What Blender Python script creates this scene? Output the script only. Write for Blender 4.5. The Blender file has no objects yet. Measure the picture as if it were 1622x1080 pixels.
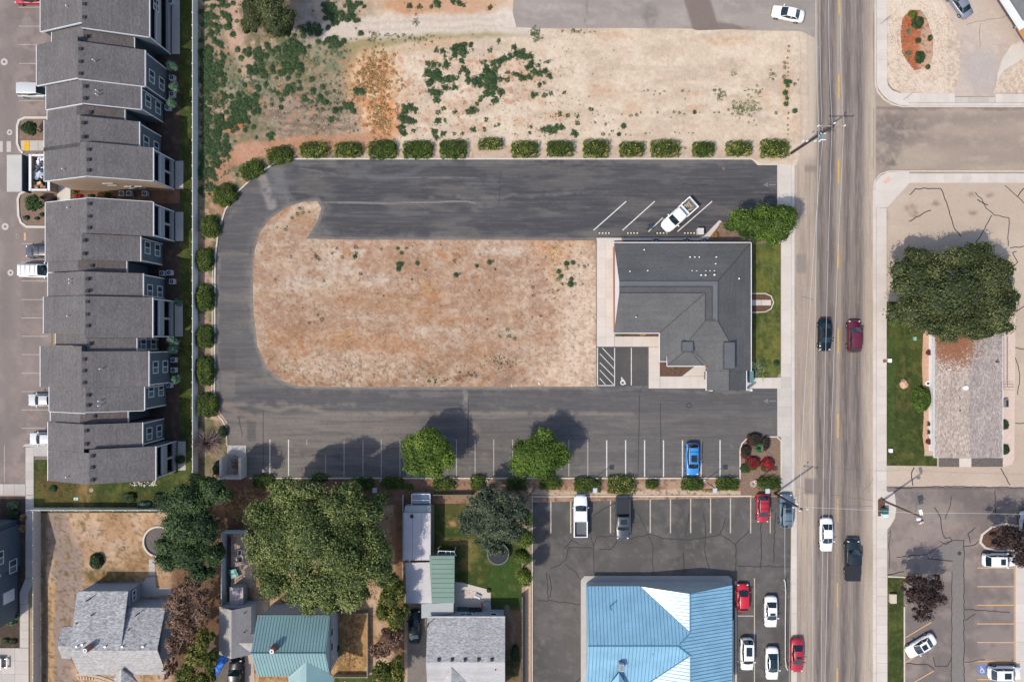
import bpy, math, random
import numpy as np
from mathutils import Vector, Matrix
random.seed(7)
rng = np.random.default_rng(11)
sc = bpy.context.scene
COL = sc.collection
PI = math.pi
# ------------------------------------------------------------------ camera, sky, sun, exposure
H = 100.0                      # flying height of the camera, metres
S = 150.0 / 1622.0             # metres per photo pixel at ground level
camd = bpy.data.cameras.new('camera')
camd.sensor_width = 36.0; camd.lens = 24.0
camd.clip_start = 1.0; camd.clip_end = 2500.0
cam = bpy.data.objects.new('camera', camd); COL.objects.link(cam)
cam.location = (0, 0, H); cam.rotation_euler = (0, 0, 0)
sc.camera = cam
ELEV = math.radians(53.5)
SUN_AZ = math.atan2(-0.805, -0.593)      # compass style: x = sin, y = cos
sunv = Vector((math.sin(SUN_AZ)*math.cos(ELEV), math.cos(SUN_AZ)*math.cos(ELEV), math.sin(ELEV)))
w = bpy.data.worlds.new('World'); sc.world = w; w.use_nodes = True
nt = w.node_tree; nt.nodes.clear()
sky = nt.nodes.new('ShaderNodeTexSky'); sky.sky_type = 'NISHITA'; sky.sun_disc = False
sky.sun_elevation = ELEV; sky.sun_rotation = SUN_AZ; sky.altitude = 800; sky.air_density = 1.0; sky.dust_density = 3.5
bg = nt.nodes.new('ShaderNodeBackground'); bg.inputs[1].default_value = 0.15
wo = nt.nodes.new('ShaderNodeOutputWorld')
nt.links.new(sky.outputs[0], bg.inputs[0]); nt.links.new(bg.outputs[0], wo.inputs[0])
sl = bpy.data.lights.new('sun', 'SUN'); sl.energy = 2.75; sl.angle = math.radians(0.55); sl.color = (1.0, 0.92, 0.785)
so = bpy.data.objects.new('sun', sl); COL.objects.link(so)
so.rotation_euler = sunv.to_track_quat('Z', 'Y').to_euler(); so.location = (-60, -50, 90)
sc.view_settings.view_transform = 'Standard'; sc.view_settings.look = 'None'
sc.view_settings.exposure = 0.43; sc.view_settings.gamma = 1.0
sc.view_settings.use_curve_mapping = False

K = 1.45   # sunlit brightness of a horizontal surface of albedo 1, in display-linear units
def lin(v):
    v = np.asarray(v, dtype=float) / 255.0
    return np.where(v <= 0.04045, v/12.92, ((v+0.055)/1.055)**2.4)
def c(r, g, b):
    """albedo of a flat sunlit surface that photographs as sRGB r,g,b"""
    return tuple(float(x) for x in np.clip(lin((r, g, b))/K, 0.004, 0.85))

def W(px, py, z=0.0):
    k = (H - z)/H*S
    return ((px-811.0)*k, (540.0-py)*k, z)
def WX(px, z=0.0): return (px-811.0)*S*(H-z)/H
def WY(py, z=0.0): return (540.0-py)*S*(H-z)/H

# ------------------------------------------------------------------ materials
MATS = {}
def newmat(name):
    m = bpy.data.materials.new(name); m.use_nodes = True
    n = m.node_tree; n.nodes.clear()
    out = n.nodes.new('ShaderNodeOutputMaterial'); p = n.nodes.new('ShaderNodeBsdfPrincipled')
    n.links.new(p.outputs[0], out.inputs[0])
    return m, n, p, out
def vary(n, col_socket, scales, coords='pos'):
    """multiply a colour socket by a stack of noises: (scale or (sx,sy,sz), amount)"""
    if coords == 'pos':
        g = n.nodes.new('ShaderNodeNewGeometry').outputs['Position']
    else:
        g = n.nodes.new('ShaderNodeTexCoord').outputs['Object']
    cur = col_socket
    for sca, amt in scales:
        no = n.nodes.new('ShaderNodeTexNoise'); no.inputs['Detail'].default_value = 3.0
        if isinstance(sca, tuple):
            mp = n.nodes.new('ShaderNodeMapping'); mp.inputs['Scale'].default_value = sca
            n.links.new(g, mp.inputs[0]); n.links.new(mp.outputs[0], no.inputs['Vector']); no.inputs['Scale'].default_value = 1.0
        else:
            n.links.new(g, no.inputs['Vector']); no.inputs['Scale'].default_value = sca
        mr = n.nodes.new('ShaderNodeMapRange'); mr.inputs[1].default_value = 0.3; mr.inputs[2].default_value = 0.7
        mr.inputs[3].default_value = 1-amt; mr.inputs[4].default_value = 1+amt
        n.links.new(no.outputs[0], mr.inputs[0])
        vm = n.nodes.new('ShaderNodeVectorMath'); vm.operation = 'SCALE'
        n.links.new(cur, vm.inputs[0]); n.links.new(mr.outputs[0], vm.inputs['Scale'])
        cur = vm.outputs[0]
    return cur
def M(name, col, rough=0.8, spec=0.25, metal=0.0, noise=((3.0, 0.08), (14.0, 0.07)), bump=None, coords='pos', coat=0.0):
    if name in MATS: return MATS[name]
    m, n, p, out = newmat(name)
    rgb = n.nodes.new('ShaderNodeRGB'); rgb.outputs[0].default_value = (*col, 1)
    cur = vary(n, rgb.outputs[0], noise, coords) if noise else rgb.outputs[0]
    n.links.new(cur, p.inputs['Base Color'])
    p.inputs['Roughness'].default_value = rough; p.inputs['Specular IOR Level'].default_value = spec
    p.inputs['Metallic'].default_value = metal; p.inputs['Coat Weight'].default_value = coat
    if bump:
        g = n.nodes.new('ShaderNodeNewGeometry'); no = n.nodes.new('ShaderNodeTexNoise')
        no.inputs['Scale'].default_value = bump[0]; no.inputs['Detail'].default_value = 4
        n.links.new(g.outputs['Position'], no.inputs['Vector'])
        b = n.nodes.new('ShaderNodeBump'); b.inputs['Strength'].default_value = 1.0; b.inputs['Distance'].default_value = bump[1]
        n.links.new(no.outputs[0], b.inputs['Height']); n.links.new(b.outputs[0], p.inputs['Normal'])
    MATS[name] = m; return m
def painted(name, rough=0.92, grain=0.10, gs=9.0, bump=None):
    """ground whose albedo comes from the 'Col' attribute computed for the sheet"""
    m, n, p, out = newmat(name)
    a = n.nodes.new('ShaderNodeAttribute'); a.attribute_name = 'Col'
    cur = vary(n, a.outputs['Color'], ((gs, grain), (gs*0.22, grain*0.6)))
    n.links.new(cur, p.inputs['Base Color']); p.inputs['Roughness'].default_value = rough
    p.inputs['Specular IOR Level'].default_value = 0.15
    if bump:
        g = n.nodes.new('ShaderNodeNewGeometry'); no = n.nodes.new('ShaderNodeTexNoise')
        no.inputs['Scale'].default_value = bump[0]; no.inputs['Detail'].default_value = 5
        n.links.new(g.outputs['Position'], no.inputs['Vector'])
        b = n.nodes.new('ShaderNodeBump'); b.inputs['Strength'].default_value = 1.0; b.inputs['Distance'].default_value = bump[1]
        n.links.new(no.outputs[0], b.inputs['Height']); n.links.new(b.outputs[0], p.inputs['Normal'])
    MATS[name] = m; return m
def shingle(name, col, rows='y', amt=0.16, vs=1.0):
    """asphalt shingles: small tabs of uneven tone in courses running along the ridge"""
    if name in MATS: return MATS[name]
    m, n, p, out = newmat(name)
    g = n.nodes.new('ShaderNodeNewGeometry')
    sx = (7.0, 2.6, 1.0) if rows == 'y' else (2.6, 7.0, 1.0)
    rgb = n.nodes.new('ShaderNodeRGB'); rgb.outputs[0].default_value = (*col, 1)
    st = (3.0, .12, 1.0) if rows == 'y' else (.12, 3.0, 1.0)
    cur = vary(n, rgb.outputs[0], ((sx, amt), (0.35, 0.09), (18.0, 0.10), (st, .07)))
    vo = n.nodes.new('ShaderNodeTexVoronoi'); vo.inputs['Scale'].default_value = vs
    mp = n.nodes.new('ShaderNodeMapping'); mp.inputs['Scale'].default_value = (6.5, 3.2, 0.0) if rows == 'y' else (3.2, 6.5, 0.0)
    n.links.new(g.outputs['Position'], mp.inputs[0]); n.links.new(mp.outputs[0], vo.inputs['Vector'])
    bw = n.nodes.new('ShaderNodeRGBToBW'); n.links.new(vo.outputs['Color'], bw.inputs[0])
    mr = n.nodes.new('ShaderNodeMapRange'); mr.inputs[3].default_value = 1-amt; mr.inputs[4].default_value = 1+amt
    n.links.new(bw.outputs[0], mr.inputs[0])
    vm = n.nodes.new('ShaderNodeVectorMath'); vm.operation = 'SCALE'
    n.links.new(cur, vm.inputs[0]); n.links.new(mr.outputs[0], vm.inputs['Scale'])
    n.links.new(vm.outputs[0], p.inputs['Base Color']); p.inputs['Roughness'].default_value = 0.9
    p.inputs['Specular IOR Level'].default_value = 0.2
    MATS[name] = m; return m
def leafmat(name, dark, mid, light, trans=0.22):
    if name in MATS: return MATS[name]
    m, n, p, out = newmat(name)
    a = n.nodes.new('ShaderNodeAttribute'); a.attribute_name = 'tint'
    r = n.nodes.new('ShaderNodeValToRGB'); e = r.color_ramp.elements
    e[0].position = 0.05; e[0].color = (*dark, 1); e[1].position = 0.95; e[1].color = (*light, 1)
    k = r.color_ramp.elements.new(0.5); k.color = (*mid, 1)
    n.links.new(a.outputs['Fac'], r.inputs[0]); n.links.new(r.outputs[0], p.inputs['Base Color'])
    p.inputs['Roughness'].default_value = 0.6; p.inputs['Specular IOR Level'].default_value = 0.25
    t = n.nodes.new('ShaderNodeBsdfTranslucent'); n.links.new(r.outputs[0], t.inputs[0])
    mx = n.nodes.new('ShaderNodeMixShader'); mx.inputs[0].default_value = trans
    n.links.new(p.outputs[0], mx.inputs[1]); n.links.new(t.outputs[0], mx.inputs[2]); n.links.new(mx.outputs[0], out.inputs[0])
    MATS[name] = m; return m
def glassmat(name, col, rough=0.06):
    return M(name, col, rough=rough, spec=0.9, noise=None)

# ------------------------------------------------------------------ objects
def tag(o, label=None, cat=None, group=None, kind=None):
    if label: o['label'] = label
    if cat: o['category'] = cat
    if group: o['group'] = group
    if kind: o['kind'] = kind
    return o
def woff(o):
    v = Vector((0, 0, 0))
    while o is not None: v += o.location; o = o.parent
    return v
def thing(name, label, cat, loc=(0, 0, 0), rz=0.0, group=None):
    o = bpy.data.objects.new(name, None); COL.objects.link(o)
    o.location = loc; o.rotation_euler = (0, 0, rz); o.empty_display_size = 0.5
    return tag(o, label, cat, group)
def link(name, me, parent=None, kind=None):
    o = bpy.data.objects.new(name, me); COL.objects.link(o)
    if parent is not None: o.parent = parent
    if kind: o['kind'] = kind
    return o
class MB:
    def __init__(s): s.v = []; s.f = []
    def add(s, vs, fs):
        b = len(s.v); s.v += [tuple(x) for x in vs]; s.f += [tuple(b+i for i in q) for q in fs]; return s
    def box(s, x0, x1, y0, y1, z0, z1):
        if x0 > x1: x0, x1 = x1, x0
        if y0 > y1: y0, y1 = y1, y0
        return s.add([(x0,y0,z0),(x1,y0,z0),(x1,y1,z0),(x0,y1,z0),(x0,y0,z1),(x1,y0,z1),(x1,y1,z1),(x0,y1,z1)],
                     [(0,3,2,1),(4,5,6,7),(0,1,5,4),(1,2,6,5),(2,3,7,6),(3,0,4,7)])
    def obox(s, cx, cy, lx, ly, a, z0, z1):
        ca, sa = math.cos(a), math.sin(a); q = []
        for z in (z0, z1):
            for dx, dy in ((-lx/2,-ly/2),(lx/2,-ly/2),(lx/2,ly/2),(-lx/2,ly/2)):
                q.append((cx+dx*ca-dy*sa, cy+dx*sa+dy*ca, z))
        return s.add(q, [(0,3,2,1),(4,5,6,7),(0,1,5,4),(1,2,6,5),(2,3,7,6),(3,0,4,7)])
    def poly(s, pts, z):
        if area(pts) < 0: pts = pts[::-1]
        return s.add([(p[0], p[1], z) for p in pts], [tuple(range(len(pts)))])
    def prism(s, pts, z0, z1, bottom=True):
        if area(pts) < 0: pts = pts[::-1]
        n = len(pts)
        fs = [tuple(range(n, 2*n))] + [(i, (i+1) % n, n+(i+1) % n, n+i) for i in range(n)]
        if bottom: fs.append(tuple(reversed(range(n))))
        return s.add([(p[0], p[1], z0) for p in pts]+[(p[0], p[1], z1) for p in pts], fs)
    def slab(s, quad, t):
        """a roof plane (list of 3-d points, counter-clockwise from above) with thickness t"""
        n = len(quad)
        a2 = sum(quad[i][0]*quad[(i+1) % n][1]-quad[(i+1) % n][0]*quad[i][1] for i in range(n))
        if a2 < 0: quad = quad[::-1]
        fs = [tuple(range(n)), tuple(reversed(range(n, 2*n)))]
        fs += [(i, n+i, n+(i+1) % n, (i+1) % n) for i in range(n)]
        return s.add(list(quad)+[(p[0], p[1], p[2]-t) for p in quad], fs)
    def tube(s, p, q, r0, r1=None, n=6):
        r1 = r0 if r1 is None else r1
        p, q = Vector(p), Vector(q); d = (q-p)
        if d.length < 1e-6: return s
        z = d.normalized(); x = z.orthogonal().normalized(); y = z.cross(x)
        vs = []
        for base, r in ((p, r0), (q, r1)):
            for i in range(n):
                a = 2*PI*i/n; vs.append(base + x*math.cos(a)*r + y*math.sin(a)*r)
        return s.add(vs, [(i, (i+1) % n, n+(i+1) % n, n+i) for i in range(n)] + [tuple(range(n))[::-1], tuple(range(n, 2*n))])
    def cyl(s, cx, cy, z0, z1, r, r1=None, n=14): return s.tube((cx, cy, z0), (cx, cy, z1), r, r1, n)
    def ring(s, cx, cy, z0, z1, r0, r1, n=24):
        vs = []
        for r, z in ((r0,z0),(r1,z0),(r1,z1),(r0,z1)):
            for i in range(n): vs.append((cx+r*math.cos(2*PI*i/n), cy+r*math.sin(2*PI*i/n), z))
        fs = []
        for k in range(4):
            for i in range(n):
                a, b = k*n+i, k*n+(i+1) % n; c2, d = ((k+1) % 4)*n+(i+1) % n, ((k+1) % 4)*n+i
                fs.append((a, b, c2, d))
        return s.add(vs, fs)
    def strip(s, pts, w, z, z1=None):
        """flat ribbon along a polyline; with z1 a raised kerb"""
        L, R = offset(pts, w/2), offset(pts, -w/2); n = len(pts)
        if z1 is None:
            return s.add([(p[0],p[1],z) for p in L]+[(p[0],p[1],z) for p in R], [(n+i, n+i+1, i+1, i) for i in range(n-1)])
        vs = [(p[0],p[1],z) for p in L]+[(p[0],p[1],z) for p in R]+[(p[0],p[1],z1) for p in L]+[(p[0],p[1],z1) for p in R]
        fs = []
        for i in range(n-1):
            fs += [(3*n+i, 3*n+i+1, 2*n+i+1, 2*n+i), (i, 2*n+i, 2*n+i+1, i+1), (n+i+1, 3*n+i+1, 3*n+i, n+i)]
        fs += [(0, n, 3*n, 2*n), (n-1, 3*n-1, 4*n-1, 2*n-1)]
        return s.add(vs, fs)
    def build(s, name, mat, parent=None, kind=None, smooth=False, local=False):
        if parent is not None and not local:
            o = woff(parent); vs = [(x-o.x, y-o.y, z-o.z) for x, y, z in s.v]
        else: vs = s.v
        me = bpy.data.meshes.new(name); me.from_pydata(vs, [], s.f); me.materials.append(mat)
        if smooth:
            for p in me.polygons: p.use_smooth = True
        me.update()
        return link(name, me, parent, kind)
def area(p): return sum(p[i][0]*p[(i+1) % len(p)][1]-p[(i+1) % len(p)][0]*p[i][1] for i in range(len(p)))/2
def offset(pts, d):
    out = []; n = len(pts)
    for i in range(n):
        a = Vector(pts[max(i-1, 0)][:2]); b = Vector(pts[min(i+1, n-1)][:2]); p = Vector(pts[i][:2])
        t1 = (p-a).normalized() if (p-a).length > 1e-9 else (b-p).normalized()
        t2 = (b-p).normalized() if (b-p).length > 1e-9 else t1
        nn = Vector((-t1.y-t2.y, t1.x+t2.x)); nn.normalize()
        k = max(0.4, nn.dot(Vector((-t1.y, t1.x))))
        out.append((p.x+nn.x*d/k, p.y+nn.y*d/k))
    return out
def P2(pts, z=0.0): return [W(x, y, z)[:2] for x, y in pts]
def arc(cx, cy, r, a0, a1, n=8, ry=None):
    ry = r if ry is None else ry
    return [(cx+r*math.cos(math.radians(a0+(a1-a0)*i/n)), cy-ry*math.sin(math.radians(a0+(a1-a0)*i/n))) for i in range(n+1)]
def npmesh(name, V, F, mat, attrs=None):
    """V (n,3), F (m,4) arrays"""
    me = bpy.data.meshes.new(name); k = F.shape[1]
    me.vertices.add(len(V)); me.vertices.foreach_set('co', V.astype(np.float32).ravel())
    me.loops.add(F.size); me.loops.foreach_set('vertex_index', F.astype(np.int32).ravel())
    me.polygons.add(len(F)); me.polygons.foreach_set('loop_start', np.arange(0, F.size, k, dtype=np.int32))
    me.polygons.foreach_set('loop_total', np.full(len(F), k, dtype=np.int32))
    me.materials.append(mat)
    if attrs:
        for an, (dom, typ, data) in attrs.items():
            a = me.attributes.new(an, typ, dom)
            a.data.foreach_set('color' if 'COLOR' in typ else 'value', data.astype(np.float32).ravel())
    me.update(calc_edges=True); return me

# ------------------------------------------------------------------ numpy noise and ground painting (all in photo pixels)
def vnoise(x, y, seed=0):
    xi = np.floor(x).astype(np.int64); yi = np.floor(y).astype(np.int64); xf = x-xi; yf = y-yi
    def h(a, b):
        n = (a*374761393 + b*668265263 + seed*974634777) & 0x7fffffff
        n = ((n ^ (n >> 13))*1274126177) & 0x7fffffff
        return ((n ^ (n >> 16)) & 0xffff)/65535.0
    u = xf*xf*(3-2*xf); v = yf*yf*(3-2*yf)
    return (h(xi, yi)*(1-u)+h(xi+1, yi)*u)*(1-v)+(h(xi, yi+1)*(1-u)+h(xi+1, yi+1)*u)*v
def fbm(x, y, sc_, seed=0, octv=4, sx=1.0, sy=1.0):
    t = 0; a = 0.5; f = 1.0/sc_; tot = 0
    for k in range(octv):
        t = t+a*vnoise(x*f/sx+k*17.3, y*f/sy+k*9.1, seed+k); tot += a; a *= 0.55; f *= 2.03
    return t/tot
def sst(e0, e1, x):
    t = np.clip((x-e0)/(e1-e0), 0, 1); return t*t*(3-2*t)
class Field:
    def __init__(s, X, Y, col, warp=5.0, seed=0):
        s.X, s.Y, s.seed = X, Y, seed
        s.wx = X+warp*(fbm(X, Y, 18, seed+50)-0.5)*2; s.wy = Y+warp*(fbm(X, Y, 18, seed+90)-0.5)*2
        s.C = np.tile(np.asarray(col, float), (len(X), 1))
    def mix(s, m, col):
        m = np.clip(m, 0, 1)[:, None]; s.C = s.C*(1-m)+np.asarray(col, float)*m; return s
    def patches(s, sc_, lo, hi, col, amt=1.0, seed=0, sx=1, sy=1, octv=4):
        return s.mix(amt*sst(lo, hi, fbm(s.X, s.Y, sc_, s.seed+seed, octv, sx, sy)), col)
    def blob(s, cx, cy, rx, ry, col, amt=1.0, soft=0.35, rot=0.0, rough=0.5):
        a = math.radians(rot); dx = s.wx-cx; dy = s.wy-cy
        u = (dx*math.cos(a)-dy*math.sin(a))/rx; v = (dx*math.sin(a)+dy*math.cos(a))/ry
        d = np.sqrt(u*u+v*v) + rough*(fbm(s.X, s.Y, 9, s.seed+7)-0.5)
        gr = 0.35+0.65*sst(.34, .56, fbm(s.X, s.Y, 5, s.seed+int(cx), 3)) if soft > .45 else 1.0
        return s.mix(amt*gr*(1-sst(1-soft, 1+soft, d)), col)
    def stroke(s, pts, wd, col, amt=1.0, soft=0.5, warp=True, brk=0.0):
        X, Y = (s.wx, s.wy) if warp else (s.X, s.Y); d = np.full(len(X), 1e9)
        for (x0, y0), (x1, y1) in zip(pts[:-1], pts[1:]):
            L = (x1-x0)**2+(y1-y0)**2+1e-9
            t = np.clip(((X-x0)*(x1-x0)+(Y-y0)*(y1-y0))/L, 0, 1)
            d = np.minimum(d, np.hypot(X-x0-t*(x1-x0), Y-y0-t*(y1-y0)))
        m = amt*(1-sst(wd/2*(1-soft), wd/2*(1+soft), d))
        if brk: m = m*sst(brk-0.15, brk+0.15, fbm(s.X, s.Y, 12, s.seed+31))
        return s.mix(m, col)
    def scale(s, f): s.C = s.C*f[:, None]; return s
def inside(px, py, poly):
    r = np.zeros(len(px), bool); n = len(poly)
    for i in range(n):
        x0, y0 = poly[i]; x1, y1 = poly[(i+1) % n]
        if y0 == y1: continue
        cnd = ((y0 > py) != (y1 > py)) & (px < (x1-x0)*(py-y0)/(y1-y0)+x0)
        r ^= cnd
    return r
def polydist(px, py, poly):
    """nearest point on the outline"""
    bd = np.full(len(px), 1e18); bx = px.copy(); by = py.copy(); n = len(poly)
    for i in range(n):
        x0, y0 = poly[i]; x1, y1 = poly[(i+1) % n]
        L = (x1-x0)**2+(y1-y0)**2+1e-12
        t = np.clip(((px-x0)*(x1-x0)+(py-y0)*(y1-y0))/L, 0, 1)
        qx = x0+t*(x1-x0); qy = y0+t*(y1-y0); d = (px-qx)**2+(py-qy)**2
        m = d < bd; bd = np.where(m, d, bd); bx = np.where(m, qx, bx); by = np.where(m, qy, by)
    return np.sqrt(bd), bx, by
def sheet(name, poly, z, paint, mat, step=2.0, relief=0.0, holes=(), parent=None, stepy=None):
    """a ground sheet over a photo-pixel polygon, finely gridded, coloured by paint(Field)"""
    stepy = stepy or step
    xs = np.array([p[0] for p in poly]); ys = np.array([p[1] for p in poly])
    gx = np.linspace(xs.min(), xs.max(), max(2, int((xs.max()-xs.min())/step)+1))
    gy = np.linspace(ys.min(), ys.max(), max(2, int((ys.max()-ys.min())/stepy)+1))
    XX, YY = np.meshgrid(gx, gy); nx, ny = len(gx), len(gy)
    cx = (XX[:-1, :-1]+XX[1:, 1:])/2; cy = (YY[:-1, :-1]+YY[1:, 1:])/2
    keep = inside(cx.ravel(), cy.ravel(), poly)
    for h in holes: keep &= ~inside(cx.ravel(), cy.ravel(), h)
    ii, jj = np.divmod(np.nonzero(keep)[0], nx-1)
    a = ii*nx+jj; F = np.stack([a, a+nx, a+nx+1, a+1], 1)
    cnt = np.bincount(F.ravel(), minlength=nx*ny)
    used = np.nonzero(cnt)[0]; remap = np.full(nx*ny, -1); remap[used] = np.arange(len(used)); F = remap[F]
    X = XX.ravel()[used]; Y = YY.ravel()[used]; edge = cnt[used] < 4
    out = ~inside(X, Y, poly)
    for pl in [poly]+list(holes):
        e = edge.copy(); 
        d, bx, by = polydist(X[e], Y[e], pl); m = d < max(step, stepy)*0.95
        idx = np.nonzero(e)[0][m]; X[idx] = bx[m]; Y[idx] = by[m]
    fld = Field(X, Y, (128, 128, 128), seed=sum(ord(ch) for ch in name)); paint(fld)
    C = np.clip(lin(fld.C)/K, 0.004, 0.85)
    Z = np.full(len(X), z, float)
    if relief:
        r = relief*(0.25+fbm(X, Y, 7, 3, 3)*0.9)
        d = np.full(len(X), 99.0)
        if edge.any():
            r[edge] = 0
        Z += r
    V = np.stack([(X-811)*S, (540-Y)*S, Z], 1)
    me = npmesh(name, V, F, mat, {'Col': ('POINT', 'FLOAT_COLOR', np.concatenate([C, np.ones((len(C), 1))], 1))})
    o = link(name, me, parent)
    if parent is None: o['kind'] = 'structure'
    return o
def flat(name, poly, z, mat, parent=None):
    return MB().poly(P2(poly), z).build(name, mat, parent, kind=None if parent else 'structure')
def raised(name, poly, mat, z1=0.1, z0=-0.1, parent=None):
    return MB().prism(P2(poly), z0, z1, bottom=False).build(name, mat, parent, kind=None if parent else 'structure')

# ------------------------------------------------------------------ foliage
def leaves(P, N, size, tint, jit=0.9):
    """kite-shaped leaf clumps at P facing roughly N"""
    n = len(P)
    N = N+jit*rng.normal(size=(n, 3))*0.45; N /= np.linalg.norm(N, axis=1)[:, None]+1e-9
    T = np.cross(N, rng.normal(size=(n, 3))); T /= np.linalg.norm(T, axis=1)[:, None]+1e-9
    B = np.cross(N, T); s = (size*rng.uniform(0.6, 1.35, n))[:, None]
    V = np.stack([P-T*s*0.62, P+B*s*0.34-T*s*0.05, P+T*s*0.62, P-B*s*0.34-T*s*0.05], 1).reshape(-1, 3)
    F = np.arange(4*n).reshape(-1, 4)
    return V, F, np.clip(tint, 0, 1)
def sphere_pts(n, up=0.15):
    v = rng.normal(size=(n, 3)); v /= np.linalg.norm(v, axis=1)[:, None]
    v[:, 2] = np.where(v[:, 2] < -up, -v[:, 2]*rng.uniform(0.2, 1, n), v[:, 2]); return v
def crown_arrays(c0, r, n, leaf, lobes=9, lobe_r=0.45, spread=0.72, inner=0.2, ragged=0.12, tv=0.25, core=0.7):
    cx, cy, cz = c0; rx, ry, rz = r
    d = sphere_pts(lobes, 0.1); k = rng.uniform(0.55, 1.0, lobes)*spread
    d[:, 2] *= 0.8
    LC = d*k[:, None]; LC[0] = (0, 0, 0.25); LR = lobe_r*rng.uniform(0.7, 1.25, lobes); LR[0] = 0.62
    lt = rng.normal(0, 0.15, lobes)
    wgt = LR**2/np.sum(LR**2); which = rng.choice(lobes, n, p=wgt)
    v = sphere_pts(n, 0.12); rad = LR[which]*(1-inner*rng.uniform(0, 1, n)**2)*(1+ragged*rng.normal(size=n))
    DK = sphere_pts(26, 0.3); dt = v@DK.T; kk = np.argmax(dt, 1); bmp = np.clip((dt.max(1)-0.86)/0.12, 0, 1)
    rad = rad*(0.78+0.28*bmp+0.16*np.clip(rng.normal(size=n)-1.1, 0, 1.5)); p = LC[which]+v*rad[:, None]; v = v+2.0*(v-DK[kk])   # leaf sprays stand out of each lobe
    # drop leaves buried deep in the crown
    deep = np.zeros(n, bool)
    for j in range(lobes):
        dd = np.linalg.norm(p-LC[j], axis=1); deep |= (dd < LR[j]*0.72) & (which != j)
    keep = ~deep | (rng.uniform(size=n) < 0.12)
    p, v, which = p[keep], v[keep], which[keep]
    q = p*np.array([rx, ry, rz])+np.array([cx, cy, cz])
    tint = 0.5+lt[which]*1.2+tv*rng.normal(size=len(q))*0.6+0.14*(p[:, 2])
    nn = v*0.8+p*0.4+np.array([0, 0, 0.35])
    A = leaves(q, nn, leaf, tint)
    # solid core in every lobe; its dark tint paints in the shade depth
    Vc, Fc, Tc = [], [], []; nu, nv = 9, 5; b = 0
    for j in range(lobes):
        for a in range(nv+1):
            ph = -PI/2*.5+(PI*.75)*a/nv
            for u in range(nu):
                th = 2*PI*u/nu; s_ = LR[j]*core*(1+0.16*rng.normal())
                d3 = np.array([math.cos(ph)*math.cos(th), math.cos(ph)*math.sin(th), math.sin(ph)])*s_+LC[j]; Vc.append(d3*np.array([rx, ry, rz])+np.array([cx, cy, cz]))
        for a in range(nv):
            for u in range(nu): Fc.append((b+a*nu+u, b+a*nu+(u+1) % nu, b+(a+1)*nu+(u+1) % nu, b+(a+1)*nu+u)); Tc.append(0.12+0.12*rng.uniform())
        b += nu*(nv+1)
    return (np.concatenate([A[0], np.array(Vc)]), np.concatenate([A[1], np.array(Fc)+len(A[0])]), np.concatenate([A[2], np.array(Tc)]))
def tree_mesh(name, arrs, mat):
    V = np.concatenate([a[0] for a in arrs]); off = 0; Fs = []
    for a in arrs: Fs.append(a[1]+off); off += len(a[0])
    return npmesh(name, V, np.concatenate(Fs), mat, {'tint': ('FACE', 'FLOAT', np.concatenate([a[2] for a in arrs]))})
def trunk_limbs(parent, h, r, spread, mat, n=6, zc=None):
    m = MB(); zc = zc or h*0.45
    m.tube((0, 0, -0.1), (0.1, 0.05, zc), r, r*0.7, 8)
    for i in range(n):
        a = 2*PI*i/n+random.uniform(-.3, .3); q = (math.cos(a)*spread*0.45, math.sin(a)*spread*0.45, zc+(h-zc)*0.45)
        m.tube((0.1, 0.05, zc*0.9), q, r*0.5, r*0.28, 5)
        for s_ in (-.5, .5):
            m.tube(q, (math.cos(a+s_)*spread*0.82, math.sin(a+s_)*spread*0.82, zc+(h-zc)*random.uniform(.5, .85)), r*0.26, r*0.07, 4)
    return m.build('trunk', mat, parent, local=True)
# ================================================================== THE GROUND
asph = painted('asphalt', grain=0.07, gs=11.0, bump=(25.0, 0.01))
dirtm = painted('dirt', grain=0.10, gs=8.0, bump=(9.0, 0.03))
lawnm = painted('lawn', grain=0.22, gs=12.0, bump=(14.0, 0.05))
concA = M('concrete', c(222, 212, 202), noise=((0.5, .05), (6.0, .04)))
concB = M('concrete_b', c(218, 208, 199), noise=((0.5, .05), (6.0, .04)))
concC = M('concrete_c', c(225, 215, 206), noise=((0.5, .05), (6.0, .04)))
concG = M('concrete_grey', c(196, 192, 188), noise=((0.6, .06), (6.0, .05)))
kerbm = M('kerb_concrete', c(224, 214, 200), noise=((1.5, .08), (9.0, .06)))
white = M('line_paint', c(228, 226, 222), noise=((2.5, .12), (16.0, .10)))
whitef = M('worn_line_paint', c(186, 180, 172), noise=((2.5, .14), (12.0, .16)))
cream = M('cream_line_paint', c(205, 196, 178), noise=((2.5, .12), (16.0, .12)))
orange = M('orange_line_paint', c(226, 180, 130), noise=((2.5, .10), (16.0, .12)))
yellow = M('yellow_line_paint', c(222, 180, 96), noise=((2.0, .10), (14.0, .16)))
crackm = M('crack_sealer', c(66, 64, 66), rough=0.7, noise=((3.0, .15),))
mulch = M('bark_mulch', c(112, 84, 70), noise=((5.0, .25), (18.0, .3)), bump=(14.0, .05))
mulchr = M('brown_soil', c(142, 118, 102), noise=((4.0, .2), (16.0, .22)), bump=(12.0, .05))
gravelm = M('pale_gravel', c(226, 205, 184), noise=((8.0, .10), (14.0, .18)), bump=(8.0, .06))

# base ground to the horizon
def p_base(f):
    f.C[:] = (176, 152, 128); f.patches(60, .4, .65, (150, 140, 112), .7, 3); f.patches(30, .5, .7, (200, 178, 152), .6, 5)
sheet('ground', [(-170, -150), (1800, -150), (1800, 1230), (-170, 1230)], -0.05, p_base, dirtm, step=8)
sheet('outer_ground', [(-6000, -6000), (8000, -6000), (8000, 7000), (-6000, 7000)], -0.09, p_base, dirtm, step=300)

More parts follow.
